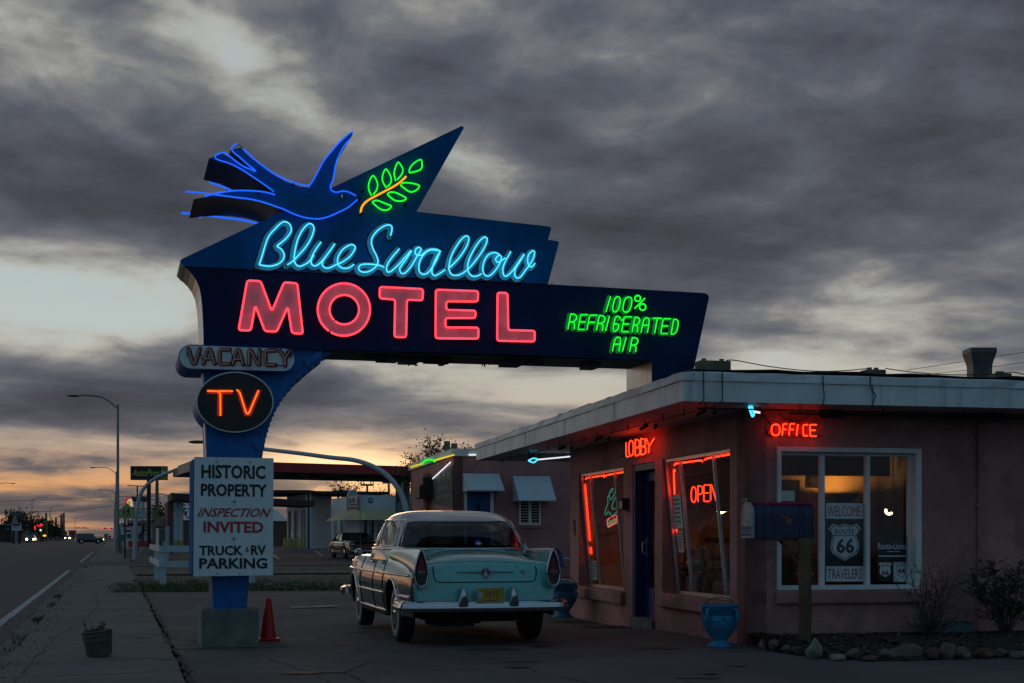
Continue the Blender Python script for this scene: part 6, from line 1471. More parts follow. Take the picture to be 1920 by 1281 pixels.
for k in range(9): zz0=z0+(z1-z0)*(k+.2)/9; b.pbox(WR,a0+.03,a1-.03,zz0,zz0+.02,.004,.007)
part('blind',b,M['alu'],w)
a0,a1,z0,z1=rect(WR,974,985,1017,990); b=B(); b.pbox(WR,a0,a1,z0,z1,0,.06); part('window_sill',b,M['stucco2'],wing)
b=B(); b.prism([WL.hit(x,y,.03) for x,y in((813,901),(848,872),(849,951),(814,944))],-WL.n*.02); M['mural']=mat('dark_green_mural',(.035,.055,.045),.7,var=.35,vs=2.5,patch=(3,.52,.14,.6,(.075,.075,.06))); mu=part('mural_panel',b,M['mural'],wing)
b=B()
rnd=random.Random(77)
for r0 in((820,846,888,902,3),(822,840,913,921,6),(818,845,930,936,5)):
    x0,x1,y0,y1,n=r0
    for k in range(n):
        xa=x0+(x1-x0)*k/n; xb=xa+(x1-x0)/n*.7; sl=-.55*(xa-x0); b.add([WL.hit(xa,y0+sl*.4,.032),WL.hit(xb,y0+sl*.4-1,.032),WL.hit(xb,y1+sl*.4,.032),WL.hit(xa,y1+sl*.4,.032)],[(0,1,2,3)])
part('faded_lettering',b,mat('faded_mural_paint',(.16,.17,.15),.8,var=.4,vs=9),mu)
b=B(); b.prism([WL.hit(x,y,.02) for x,y in((777,936),(779,920),(784,907),(787,920),(787,936))],-WL.n*.01); part('pale_mural',b,mat('pale_mural_paint',(.30,.32,.30),.8,var=.2),wing)
a0,a1,z0,z1=rect(WL,813,910,803,936); b=B(); b.pbox(WL,a0,a1,z0,z1,0,.42); b.pbox(WL,a0+.1,a1-.1,z1,z1+.25,0,.3); part('air_cooler',b,M['black'],wing,bevel=.02)
b=B(); a,_=WL.st(807,900); b.tube([WL.w(a,.2,.12),WL.w(a,3.1,.12)],.10,10); part('vent_pipe',b,M['stucco2'],wing)
def wt(name,label,segs,pl,d,r=.019,g='roofline neon of the room wing'):
    t=thing(name,label,'neon tube',pl.hit(*segs[0][0][0],0),g)
    for pts,m in segs:
        b=B(); b.tube(catmull([pl.hit(*p,d) for p in pts],4) if len(pts)>2 else [pl.hit(*p,d) for p in pts],r,7); part('tube',b,M[m],t)
    b=B()
    for pts,m in segs: h=pl.hit(*pts[-1],0); b.cyl(h,h+pl.n*d,.02,seg=5)
    part('tube_support',b,M['wire'],t)
wt('wing_neon_tube','yellow neon tubes joined by a green arc along the wing roofline',[([(769.5,876),(789,870)],'n_yel'),([(790,870.5),(796,864.5),(803,862),(810,863),(815,866)],'n_green'),([(816,863),(851,853)],'n_yel')],WL,.10)
wt('wing_neon_tube','white neon tube slanting over the green mural on the wing',[([(811.5,897.5),(844.5,867)],'n_white')],WL,.10)
wt('wing_neon_tube','short white neon tube on the wing beside the end of the office eaves',[([(879,853),(900,853)],'n_white')],WR,.10)
# ---------------------------------------------------------------- trees
M['leaf']=mat('tree_leaf',(.040,.060,.022),.8,var=.45,vs=2); M['bark']=mat('tree_bark',(.07,.055,.045),.95,var=.3,vs=4,bump=.5); M['bare']=mat('bare_twig',(.06,.045,.035),.9,var=.3)
def tree(name,label,base,h,w,seed,nl,ls,lean=0.,leafm='leaf',depth=4,crown0=.35,group=None):
    rnd=random.Random(seed); t=thing(name,label,'tree',base,group); tr=B(); lf=B(); tips=[]
    def grow(p,d,l,r,k):
        q=p+d*l; m=p.lerp(q,.5)+V((rnd.gauss(0,.06),rnd.gauss(0,.06),0))*l; tr.tube([p,m,q],r,5 if k>2 else 4,r1=r*.62,caps=False)
        if k<=1: tips.append((m,q))
        if k==0: return
        for _ in range(rnd.choice((2,3,3)) if k>1 else 3):
            e=(d+V((rnd.gauss(0,.55)*w/h*1.6,rnd.gauss(0,.55)*w/h*1.6,rnd.gauss(.05,.30)))).normalized(); grow(p.lerp(q,rnd.uniform(.6,1.)),e,l*rnd.uniform(.58,.82),r*.58,k-1)
    grow(base-UP*.2,V((lean,0,1)).normalized(),h*crown0,h*.022,depth)
    st=max((q.z for _,q in tips)); s=h/(st-base.z)
    tr.v=[V((base.x+(q.x-base.x),q.y,base.z+(q.z-base.z)*s)) for q in tr.v]; tips=[(V((a.x,a.y,base.z+(a.z-base.z)*s)),V((c.x,c.y,base.z+(c.z-base.z)*s))) for a,c in tips]
    for i in range(nl):
        a,c=rnd.choice(tips); q=a.lerp(c,rnd.uniform(.0,1.15))+V((rnd.gauss(0,ls*1.6),rnd.gauss(0,ls*1.6),rnd.gauss(0,ls*1.4)))
        d=V((rnd.gauss(0,1),rnd.gauss(0,1),rnd.gauss(0,.8))).normalized(); sd=d.cross(V((rnd.gauss(0,1),rnd.gauss(0,1),rnd.gauss(0,1)))).normalized()*ls*.32; l=ls*rnd.uniform(.6,1.4)
        lf.add([q,q+d*l*.5+sd,q+d*l,q+d*l*.5-sd],[(0,1,2,3)])
    part('trunk',tr,M['bark'],t); part('crown',lf,M[leafm],t)
def gbase(px,Y,z=-.1): return V(((px-960)/F*Y,Y,z))
tree('leafy_tree','dark windblown tree rising over the left part of the pink wing roof',gbase(806,58),5.5,3.4,3,3000,.11,-.10)
tree('leafy_tree','lower dark tree behind the wing roof next to the office eaves',gbase(868,60),5.2,2.8,12,1900,.11,.05)
for px,Y,h,w,sd_,lb,nl in((612,170,6.3,4,21,'small thin tree left of the others over the white workshop roof',160),(655,165,8.3,4,22,'tall thin bare tree against the sunset glow behind the white shop',260),(690,172,6.6,4,23,'low thin tree against the sunset right of the tall bare one',160),(725,168,6.8,5,24,'dark bushy tree behind the white shop by the crossarm pole',900),(765,175,7.0,5,25,'dark bushy tree beside the pink wing under the canopy end',900)):
    tree('far_tree',lb,gbase(px,Y),h,w,sd_,nl,.24,leafm='leaf',group='trees behind the white shop')
for px,Y,h,w,sd_,lb in((15,330,4.5,9,31,'low dark tree at the far left edge of the street'),(32,300,5.9,8,32,'dark tree behind the trapezoid sign on the left'),(58,320,6.4,5,33,'dark dense tree between the two left street lamps'),(99,380,3.2,4,34,'little dark tree on the left horizon'),(88,320,4.6,3.5,35,'dark tree by the yellow arch on the left')):
    tree('far_tree',lb,gbase(px,Y),h,w,sd_,900,.6,crown0=.28,group='trees along the left side of the street')
tree('far_tree','grey-green tree behind the tattoo sign and timber poles',gbase(306,150),4.6,4.5,41,800,.35)
# ---------------------------------------------------------------- lamp posts
M['galv']=mat('galvanised_steel',(.24,.26,.28),.5,metal=.4,var=.12,vs=3); M['dkpole']=mat('dark_pole',(.06,.065,.07),.6,var=.2); M['wpole']=mat('white_pole_paint',(.50,.53,.56),.5,var=.06)
def cobra(px,Y,h,arm,side,label,grp,r=.13,base=True,group=True):
    p=gbase(px,Y,-.07); t=thing('street_lamp',label,'street lamp',p,grp)
    b=B(); b.tube([p,p+UP*.9,p+UP*1.6,p+UP*h],r,8,r1=r*.55)
    if base: b.add([],[]); b.tube([p,p+UP*2.2],r*2.0,8,r1=r*1.1)
    part('pole',b,M['galv'],t)
    e=p+UP*h; a=U*side; b=B(); tip=e+a*arm+UP*(.55); b.tube(catmull([e-UP*.3,e+a*arm*.35+UP*.42,e+a*arm*.75+UP*.60,tip],4),r*.38,6)
    part('arm',b,M['galv'],t)
    b=B(); rows=[]
    for k,(s,w,hh) in enumerate(((0,.05,.05),(.15,.13,.08),(.45,.17,.09),(.75,.13,.06),(.85,.03,.02))): c=tip+a*s-UP*.02; rows.append([c+VV*(w*cos(x))+UP*(hh*sin(x)) for x in [2*pi*j/8 for j in range(8)]])
    b.grid(rows,closed_u=True); part('lamp_head',b,M['dkpole'],t)
cobra(221,101,10.9,2.7,-1,'tall grey street lamp nearest the motel, its arm reaching left over the road','street lamps on the right side',.16)
for k,(px,Y) in enumerate(((217.5,206),(216,305),(215,392),(214,500))):
    cobra(px,Y,10.9,2.9,-1,('second','third','fourth','fifth')[k]+' street lamp along the right side, behind the tall near one','street lamps on the right side',.13)
for (px,Y,lb) in((-14,258,'street lamp on the left edge, only its arm and head in the picture'),(60,352,'street lamp left of the pair over the far shops'),(94,455,'street lamp right of the taller left one over the far shops'),(120,560,'farther street lamp past the crossing car'),(141,690,'small distant street lamp near the traffic lights')):
    cobra(px,Y,10.6,3.2,1,lb,'street lamps on the left side',.15)
def davit(pxs,Y,label,headat=None):
    p=[P(x,y,Y) for x,y in pxs]; t=thing('curved_lamp_post',label,'lamp post',V((p[0].x,p[0].y,-.05)))
    b=B(); pts=[V((p[0].x,p[0].y,-.05))]+p[1:]; pts=catmull(pts,6); b.tube(pts,.125,10,r1=.075); part('pole',b,M['wpole'],t)
    if headat: h=p[-1]; b=B(); rows=[]
    if headat:
        for s,w,hh in((0,.06,.06),(.12,.10,.07),(.4,.13,.07),(.62,.03,.03)): c=h+V((-s,0,0)); rows.append([c+V((0,w*cos(x),hh*sin(x))) for x in [2*pi*j/8 for j in range(8)]])
        b.grid(rows,closed_u=True); part('lamp_head',b,M['dkpole'],t)
davit([(767,1060),(765,985),(759,945),(747,917),(727,893),(700,875),(664,863),(620,858),(560,850),(500,843),(440,836),(382,829)],57,'thick white curved post arching left from behind the parked car',True)
davit([(253,1047),(254,1000),(256.5,960),(263,929),(275,910),(294,896),(316,886),(345,876),(372,868)],77,'white curved post arching right beside the yellow school sign')
# ---------------------------------------------------------------- filling station canopy
M['redfascia']=mat('red_canopy_fascia',(.34,.014,.02),.45,var=.15,vs=1,streak=.3,dark=(.07,.01,.01)); M['canopy']=mat('canopy_underside',(.16,.15,.145),.8,var=.2); M['sunsetend']=mat('sunset_lit_canopy_end',(.42,.30,.24),.6,var=.1)  # the canopy end's tan is sunset light put into its colour
ga=P(366,862,68); gb=P(770,874,74.4); gd=V((gb.x-ga.x,gb.y-ga.y,0)).normalized(); gn=V((-gd.y,gd.x,0))
gas=thing('gas_canopy','long flat filling station canopy with a dark red front edge, behind the sign','canopy',V((ga.x,ga.y,0)))
zt=4.98; zb=4.50; L=20.
def slab(b,A,Bp,dv,z0,z1,mi=0):
    """a level slab: front edge A-B, running back by dv"""
    q=[A,Bp,Bp+dv,A+dv]; vs=[V((p.x,p.y,z0)) for p in q]+[V((p.x,p.y,z1)) for p in q]; b.add(vs,[(0,3,2,1),(4,5,6,7),(0,1,5,4),(1,2,6,5),(2,3,7,6),(3,0,4,7)],mi)
g0=V((ga.x,ga.y,0)); g1=g0+gd*L; gv=V((-2.3,6.2,0)); gu=gv.normalized()
b=B(); slab(b,g0+gd*.05,g1,gu*.12,zb,zt); part('fascia',b,M['redfascia'],gas)
b=B(); slab(b,g0+gd*.06+gu*.12,g1+gu*.12,gv*1.45,zb+.02,zt-.02); part('roof',b,M['canopy'],gas)
b=B(); slab(b,g0-gd*.06,g0+gd*.045,gv,zb,zt+.01); part('end_fascia',b,M['sunsetend'],gas)
for px,Y in((747,84),(763,80)):
    b=B(); q=gbase(px,Y); b.box((q.x-.16,Y-.16,-.1),(q.x+.16,Y+.16,zb+.02)); part('column',b,M['galv'],gas)
for px,Y in((545,72.5),(590,74),(661,75),(678,75.2),(620,78)):
    b=B(); q=gbase(px,Y); b.box((q.x-.2,Y-.2,zb-.13),(q.x+.2,Y+.2,zb+.025)); part('canopy_light',b,M['drk'],gas)
# ---------------------------------------------------------------- white workshop with three tall doors, block shop, shed
M['wmetal']=mat('white_ribbed_metal',(.55,.60,.64),.5,var=.06,vs=1,streak=.2,dark=(.28,.29,.3)); M['wblock']=mat('white_painted_block',(.60,.62,.64),.7,var=.08,vs=1.5,bump=.2,bs=10)
M['roofdk']=mat('dark_roof_edge',(.022,.018,.018),.7,var=.2); M['brown']=mat('brown_wall',(.15,.085,.055),.85,var=.15,vs=1); M['yell']=mat('yellow_bollard',(.42,.34,.12),.6,var=.15)
A=P(577,1029,130); A.z=0; wk_u=V((P(538,1029,140).x-A.x,P(538,1029,140).y-A.y,0)); wk_v=V((P(622,1029,142).x-A.x,P(622,1029,142).y-A.y,0)); Lf=wk_u.length; Lr=wk_v.length
FP=Plane(A,wk_u,V((wk_u.y,-wk_u.x,0)) if V((wk_u.y,-wk_u.x,0)).dot(-A)>0 else V((-wk_u.y,wk_u.x,0))); RP_=Plane(A,wk_v,V((wk_v.y,-wk_v.x,0)) if V((wk_v.y,-wk_v.x,0)).dot(-A)>0 else V((-wk_v.y,wk_v.x,0)))
wk=thing('white_workshop','white metal workshop with three tall dark doors and yellow bollards','building',A)
zt=1.25+80*130/2600; drs=[]
for x0,x1 in((540.5,546.5),(551.5,559.5),(564,573)):
    a1,_=FP.st(x0,1000); a0,_=FP.st(x1,1000); drs.append((a0,a1,-.05,1.25+(1005-957)*133/2600))
b=B(); walled(b,FP,0,Lf,-.1,zt,.3,drs); part('wall',b,M['wblock'],wk)
b=B(); 
n=46
for k in range(n):
    a=Lr*k/n; b.pbox(RP_,a,a+Lr/n*.55,-.1,zt,-.2,0); b.pbox(RP_,a+Lr/n*.55,a+Lr/n,-.1,zt,-.2,-.05)
part('ribbed_wall',b,M['wmetal'],wk)
for a0,a1,z0,z1 in drs: b=B(); b.pbox(FP,a0,a1,z0,z1,-.4,-.32); part('bay_door',b,M['roofdk'],wk)
b=B(); b.pbox(RP_,-.8,Lr+.3,zt,zt+.28,-8,.35); b.pbox(FP,.4,Lf+.5,zt,zt+.24,-8,.9); part('roof',b,M['roofdk'],wk)
b=B(); b.pbox(RP_,-.05,.28,-.1,zt,.0,.16); part('drainpipe',b,M['roofdk'],wk)
proto=None
for (px,Y) in((541,128),(545,128),(552,128),(557,128),(564,127),(568,127),(534,130)):
    if proto is None:
        b=B(); q=gbase(px,Y,-.1); b.tube([q,q+UP*1.05],.16,10); b.blob(q+UP*1.05,(.16,.16,.10),1,0,10,4); proto=solo('yellow_bollard',b,M['yell'],'yellow bollard guarding the tall doors of the white workshop','bollard','yellow bollards by the workshop doors')
    else:
        o=proto.copy(); COL.objects.link(o); o.location=gbase(px,Y,-.1)
A2=P(673,1018,95); A2.z=0; l_u=P(622,1018,106)-A2; l_u.z=0; r_u=P(745,1018,96.5)-A2; r_u.z=0
def facing(u): n=V((u.y,-u.x,0)); return n if n.dot(-A2)>0 else -n
BL=Plane(A2,l_u,facing(l_u)); BR=Plane(A2,r_u,facing(r_u)); shop=thing('block_shop','low white block shop with a yellow awning and a round blue sign','shop',A2)
zt=1.25+77*95/2600; Ll,Lr2=l_u.length,r_u.length+6
b=B(); dl=[]
for x0,x1,yt in((626,632,967),(638,646,965)): a1,z=BL.st(x0,yt); a0,_=BL.st(x1,yt); dl.append((a0,a1,-.05,z))
wn=[]
for x0,x1 in((677,689),(692,702),(707,728)): a0,z1=BR.st(x0,973); a1,_=BR.st(x1,973); wn.append((a0,a1,.75,z1+.3))
walled(b,BL,0,Ll,-.1,zt,.3,dl); walled(b,BR,0,Lr2,-.1,zt,.3,wn); b.add([A2+UP*(zt-.05),A2+l_u+UP*(zt-.05),A2+l_u+r_u+UP*(zt-.05),A2+r_u.normalized()*Lr2+UP*(zt-.05)],[(0,1,2,3)]); part('wall',b,M['wblock'],shop)
for i,(a0,a1,z0,z1) in enumerate(dl):
    b=B(); b.pbox(BL,a0,a1,z0,z1,-.35,-.2); part('door',b,M['wmetal'],shop)
for a0,a1,z0,z1 in wn: b=B(); b.pbox(BR,a0,a1,z0,z1,-.3,-.2); part('window',b,M['dglass'],shop)
b=B(); M['yawn']=mat('yellow_ribbed_awning',(.52,.42,.23),.6,var=.08,vs=2,streak=.2)
zA=BR.st(680,956)[1]; zB=BR.st(680,975,1.1)[1]
n=40
for k in range(n): a=Lr2*k/n; b.add([BR.w(a,zA,.03),BR.w(a+Lr2/n*.8,zA,.03),BR.w(a+Lr2/n*.8,zB,1.2),BR.w(a,zB,1.2)],[(0,1,2,3)]); b.add([BR.w(a+Lr2/n*.8,zA,.02),BR.w(a+Lr2/n,zA,.02),BR.w(a+Lr2/n,zB-.03,1.17),BR.w(a+Lr2/n*.8,zB-.03,1.17)],[(0,1,2,3)])
L3=Ll*.62; n=22
for k in range(n): a=L3*k/n; b.add([BL.w(a,zA,.03),BL.w(a+L3/n*.85,zA,.03),BL.w(a+L3/n*.85,zB,1.2),BL.w(a,zB,1.2)],[(0,1,2,3)])
b.add([BR.w(0,zA,.03),BR.w(0,zB,1.2),BL.w(0,zB,1.2)],[(0,1,2)]); part('awning',b,M['yawn'],shop)
b=B(); c=BR.hit(695,938.5,.02); b.lathe([(0,.04),(.17,.04),(.18,.0)],(0,0,0),24,mx=frame(c,BR.a,UP)@MX.Scale(1.0,4)); c1=c; b2=B()
part('round_sign',b,mat('blue_round_sign',(.01,.10,.30),.5),shop)
b=B(); b.pbox(BR,(c-BR.o).dot(BR.a)-.10,(c-BR.o).dot(BR.a)+.10,c.z-.05,c.z+.05,.07,.075); a=(c-BR.o).dot(BR.a); b.pbox(BR,a-.16,a+.16,c.z-.36,c.z-.31,0,.02); part('sign_print',b,M['wmetal'],shop)
b=B(); q=[(653,931),(671,929),(671,955),(653,956)]; b.prism([BL.hit(x,y,.06) for x,y in q],-BL.n*.05); sg=part('sign_board',b,mat('cream_sign',(.40,.39,.36),.6,var=.12,vs=3),shop)
b=B()
for x0,x1 in((650,653),(669,672)): b.prism([BL.hit(x,y,.07) for x,y in((x0,932),(x1,931),(x1,956),(x0,957))],-BL.n*.06)
part('sign_border',b,mat('rust_trim',(.20,.11,.08),.7),sg)
b=B()
for (x0,x1,y0,y1) in((655,659,936,944),(661,665,934,943),(656,668,945,948),(654,669,951,954)): b.prism([BL.hit(x,y,.063) for x,y in((x0,y0),(x1,y0),(x1,y1),(x0,y1))],-BL.n*.002)
part('sign_print',b,M['drk'],sg)
b=B(); h=P(661,930,104); b.lathe([(.42,-.3),(.42,0),(.36,.25),(.2,.42),(0,.48)],h,16); solo('roof_turbine',b,M['galv'],'round turbine vent on the roof behind the block shop sign','vent')
b=B(); a,_=BR.st(747,940); b.pbox(BR,a,a+.35,-.1,zt+1.2,.3,.65); solo('utility_post',b,M['timber'],'square timber post at the right end of the block shop','post')
b=B(); h=P(765,945,62); b.box((h.x-.5,h.y,-.1),(h.x+.9,h.y+1.,2.75)); b.box((h.x-.3,h.y-.02,.9),(h.x+.2,h.y-.005,2.2)); solo('equipment_cabinet',b,mat('blue_grey_cabinet',(.14,.19,.21),.6,var=.15),'blue-grey cabinet beside the pink wing under the canopy','cabinet',bevel=.02)
# brown shed with a white metal roof, partly behind the notice board
s0=P(339,1024,160); s1=P(540,1024,170); s0.z=s1.z=0; sd_=s1-s0; SHP=Plane(s0,sd_,V((sd_.y,-sd_.x,0))); shed=thing('brown_shed','long brown shed with a white metal roof behind the notice board','shed',s0)
Ls=sd_.length; ze=1.25+(1005-976)*163/2600; zr=1.25+(1005-942)*168/2600
b=B(); b.pbox(SHP,0,Ls,-.1,ze,-10,0); part('wall',b,M['brown'],shed)
b=B(); n=60
for k in range(n):
    a=Ls*k/n; b.add([SHP.w(a,ze,.3),SHP.w(a+Ls/n*.9,ze,.3),SHP.w(a+Ls/n*.9,zr,-4.5),SHP.w(a,zr,-4.5)],[(0,1,2,3)]); b.add([SHP.w(a+Ls/n*.9,ze+.08,.3),SHP.w(a+Ls/n,ze+.08,.3),SHP.w(a+Ls/n,zr+.08,-4.5),SHP.w(a+Ls/n*.9,zr+.08,-4.5)],[(0,1,2,3)])
part('roof',b,M['wmetal'],shed)
b=B(); a,z=SHP.st(352,985); b.pbox(SHP,a,a+.9,z-.35,z+.3,0,.05); part('window',b,M['dglass'],shed)
# flat dark canopy of the old station at the left of the board, with its posts
def gp0(px,Y): return V(((px-960)/F*Y,Y,0))
def zat(py,Y): return 1.25+(1005-py)*Y/F
o0=gp0(326,92); o1=gp0(590,112); old=thing('old_station','old flat-roofed station with a dark canopy on white posts, left of the notice board','building',o0)
zc0=zat(937.5,92); zc1=zat(924.5,92)
b=B(); slab(b,o0,o1,VV*7,zc0,zc1); part('canopy_roof',b,M['roofdk'],old)
b=B(); slab(b,o0-V((.16,0,0)),o0-V((.01,0,0)),VV*7,zc0-.02,zc1+.02); part('canopy_edge',b,M['brown'],old)
for px in(330.,337.5):
    b=B(); q=gp0(px,95); w=.15; b.box((q.x-w,95,.95),(q.x+w,95.3,zc0)); b.box((q.x-w-.01,94.99,-.1),(q.x+w+.01,95.31,.95),1); part('canopy_post',b,[M['wpole'],M['yell']],old)
b=B(); slab(b,gp0(314,97.5),gp0(325,97.5),VV*6,-.1,zc0); part('wall',b,M['brown'],old)
b=B(); slab(b,gp0(323,97.2),gp0(324.6,97.2),VV*.2,-.1,zat(976,97)); part('downpipe',b,mat('teal_pipe',(.03,.22,.20),.5),old)
lo=thing('low_shop','small low shop with a sloping awning between the timber poles and the canopy','shop',gp0(305,101)); q0=gp0(297,102); q1=gp0(314,102); zk=zat(979,102)
b=B(); slab(b,q0,q1,VV*6,-.1,zk); part('wall',b,M['wblock'],lo)
b=B(); aw=-VV*1.7; b.add([q0+aw+V((-.4,0,zk-.35)),q1+aw+UP*(zk-.25),q1+UP*(zk+.55),q0+UP*(zk+.35)],[(0,1,2,3)]); b.add([q0+aw+V((-.4,0,zk-.5)),q1+aw+UP*(zk-.4),q1+aw+UP*(zk-.25),q0+aw+V((-.4,0,zk-.35))],[(0,1,2,3)]); part('awning',b,M['brown'],lo)
b=B(); b.box((q0.x+.08,101.94,.0),(q0.x+.26,102,zk-.5)); part('door',b,M['dglass'],lo); b=B(); b.box((q0.x+.32,101.95,.9),(q1.x-.1,102,zk-.5)); part('window',b,M['dglass'],lo)
# ---------------------------------------------------------------- signs and poles on the left
def facep(px,py,Y): return Plane(V((0,Y,0)),(1,0,0),(0,-1,0))
def signpole(t,pxs,y0,Y,r,m,name='pole'):
    for px in pxs: b=B(); p=gbase(px,Y,-.1); b.tube([p,V((p.x,Y,1.25+(1005-y0)*Y/2600))],r,8); part(name,b,m,t)
Y=110; fp=facep(0,0,Y); t=thing('auto_billboard','black billboard with yellow-green script and a checkered end, high on a dark pole','billboard',gbase(279,Y))
b=B(); b.prism([fp.hit(x,y) for x,y in((244.5,874),(312,874),(312,900),(244.5,900))],(0,.5,0)); bo=part('board',b,mat('billboard_black',(.012,.013,.014),.5,var=.2),t)
def ft(b,fp,s,x0,x1,yt,yb,d,**k):
    c=fp.hit((x0+x1)/2,(yt+yb)/2,d); sc=fp.o.y/2600; b.text(s,fp.mx(c.x,c.z,d),w=(x1-x0)*sc,h=(yb-yt)*sc,**k)
b=B(); ft(b,fp,'AutoPros',247,299,880,893,.02,shear=.35,bold=.012); part('lettering',b,mat('lime_lettering',(.55,.60,.08),.5),bo)
b=B(); sq=3.3
for i in range(3):
    for j in range(8):
        if (i+j)%2==0 and not(2<j<5 and True): x=302+i*sq; y=874.3+j*sq; x1,y1=min(x+sq,312),min(y+sq,900); b.prism([fp.hit(u,v,.015) for u,v in((x,y),(x1,y),(x1,y1),(x,y1))],(0,.01,0))
part('checker',b,mat('yellow_checker',(.45,.42,.06),.5),bo)
b=B(); b.prism([fp.hit(x,y,.02) for x,y in((302,883),(310,883),(310,890),(302,890))],(0,.01,0)); part('shield_print',b,M['wmetal'],bo)
signpole(t,[279],900,Y,.17,M['black']); b=B(); p=gbase(279,Y,-.1); b.cyl(p,p+UP*.45,.9,.5,10); part('footing',b,M['conc_block'],t)
Y=75; fp=facep(0,0,Y); t=thing('school_sign','yellow-green pentagon school crossing sign with two walking figures','road sign',gbase(232.5,Y))
b=B(); b.prism([fp.hit(x,y) for x,y in((238.5,943.5),(253.5,957.5),(253,972),(222.5,972),(222.5,957.5))],(0,.02,0)); bo=part('board',b,mat('lime_sign_sheet',(.38,.42,.17),.5,var=.06),t)
b=B(); b.tube([fp.hit(x,y,.006) for x,y in((238.5,944.6),(252.6,957.8),(252.2,971.1),(223.4,971.1),(223.4,957.8))],.008,4,closed=True)
def figure(b,fp,cx,cy_,k):
    P_=lambda x,y:(cx+x*k,cy_+y*k); mk=lambda q,w:b.ribbon([fp.hit(*P_(x,y),.004) for x,y in q],w*k*fp.o.y/2600,fp.n,.002,.004)
    b.add([fp.hit(*P_(1.3*cos(a),-8.2+1.3*sin(a)),.008) for a in [2*pi*i/10 for i in range(10)]],[tuple(range(10))])
    mk([(0,-6.2),(0.2,-1.2)],3.4); mk([(.1,-1.6),(2.4,3.4),(3.4,7)],1.7); mk([(.1,-1.6),(-1.2,3),(-2.8,7)],1.7); mk([(.2,-5.8),(2.6,-3.6),(3.6,-2.2)],1.2); mk([(-.2,-5.8),(-2.2,-3.4),(-2.8,-1.4)],1.2)
figure(b,fp,232.5,962.5,.78); figure(b,fp,240.5,961.5,.95); part('figures',b,M['black'],bo)
b=B(); p=gbase(234.,Y,-.05); b.tube([p,V((p.x,Y+.03,1.25+33*Y/2600))],.06,6); part('post',b,M['post'],t)
Y=150; fp=facep(0,0,Y); t=thing('red_station_sign','red square station sign with a pale letter C, behind the school sign','sign',gbase(245,Y))
b=B(); b.prism([fp.hit(x,y) for x,y in((236,934),(252.5,934),(252.5,951),(236,951))],(0,.4,0)); bo=part('board',b,glow('lit_red_sign',(1.,.03,.03),.38),t)
b=B(); b.tube([fp.hit(244.5+5.2*cos(a),943+6.*sin(a),.05) for a in [-.75-2*pi*.72*i/16 for i in range(17)]],.09,5); b.tube([fp.hit(x,y,.05) for x,y in((245,938),(245,950))],.09,5); b.tube([fp.hit(x,y,.05) for x,y in((251,940),(245.5,944.5),(252,951))],.09,5); part('letter',b,glow('lit_cream_sign',(1.,.85,.45),.5),bo)
signpole(t,[240,249],951,Y,.15,M['wpole'])
Y=140; fp=facep(0,0,Y); t=thing('trapezoid_sign','pair of dark blue trapezoid sign boxes on short white posts','sign',gbase(262,Y))
for q in([(246,931.5),(261,932.5),(259,941.5),(249,941)],[(263,932),(275,932),(272.5,941.5),(265,941.5)]): b=B(); b.prism([fp.hit(x,y) for x,y in q],(0,.5,0)); part('sign_box',b,mat('slate_blue_box',(.02,.035,.07),.5,var=.3),t)
signpole(t,[253.5,267.5],941,Y,.20,M['wpole'])
Y=130; fp=facep(0,0,Y); t=thing('t_bar_pole','thin dark pole carrying a long horizontal bar, left of the billboard pole','pole',gbase(257.5,Y)); signpole(t,[257.5],911,Y,.07,M['black']); b=B(); b.prism([fp.hit(x,y) for x,y in((238.5,909.8),(283,911.2),(283,912.8),(238.5,911.4))],(0,.2,0)); part('crossbar',b,M['black'],t)
# tattoo parlour
Y=120; fp=facep(0,0,Y); t=thing('tattoo_shop','cluttered little roadside shop under a yellow timber sign frame lettered Tattoo','shop',gbase(268,Y))
b=B(); b.prism([fp.hit(x,y,.3) for x,y in((243,953),(297,953),(297,955.5),(243,955.5))],(0,.2,0)); b.prism([fp.hit(x,y,.3) for x,y in((238,976),(291,975),(291,979),(238,979.5))],(0,.2,0)); b.prism([fp.hit(x,y,.3) for x,y in((285.5,953),(290,953),(288.5,1020),(285.5,1020))],(0,.2,0)); part('timber_frame',b,mat('yellow_timber',(.26,.17,.06),.8,var=.2),t)
b=B(); b.prism([fp.hit(x,y,.25) for x,y in((255,956.5),(286.5,956.5),(286.5,974.5),(255,974.5))],(0,.1,0)); bo=part('sign_board',b,M['wmetal'],t)
b=B(); ft(b,fp,'OUTLAW',257,285,959,965,.27); ft(b,fp,'TATTOO',258,285,968.5,972.5,.27); part('lettering',b,M['drk'],bo)
b=B(); b.prism([fp.hit(x,y) for x,y in((226,980),(290,980),(290,1016),(226,1016))],VV*5); part('wall',b,M['wblock'],t)
b=B(); b.prism([fp.hit(x,y,.12) for x,y in((241,1014),(292,1014),(292,1026),(241,1026))],VV*5); part('brick_base',b,M['redpaint'],t)
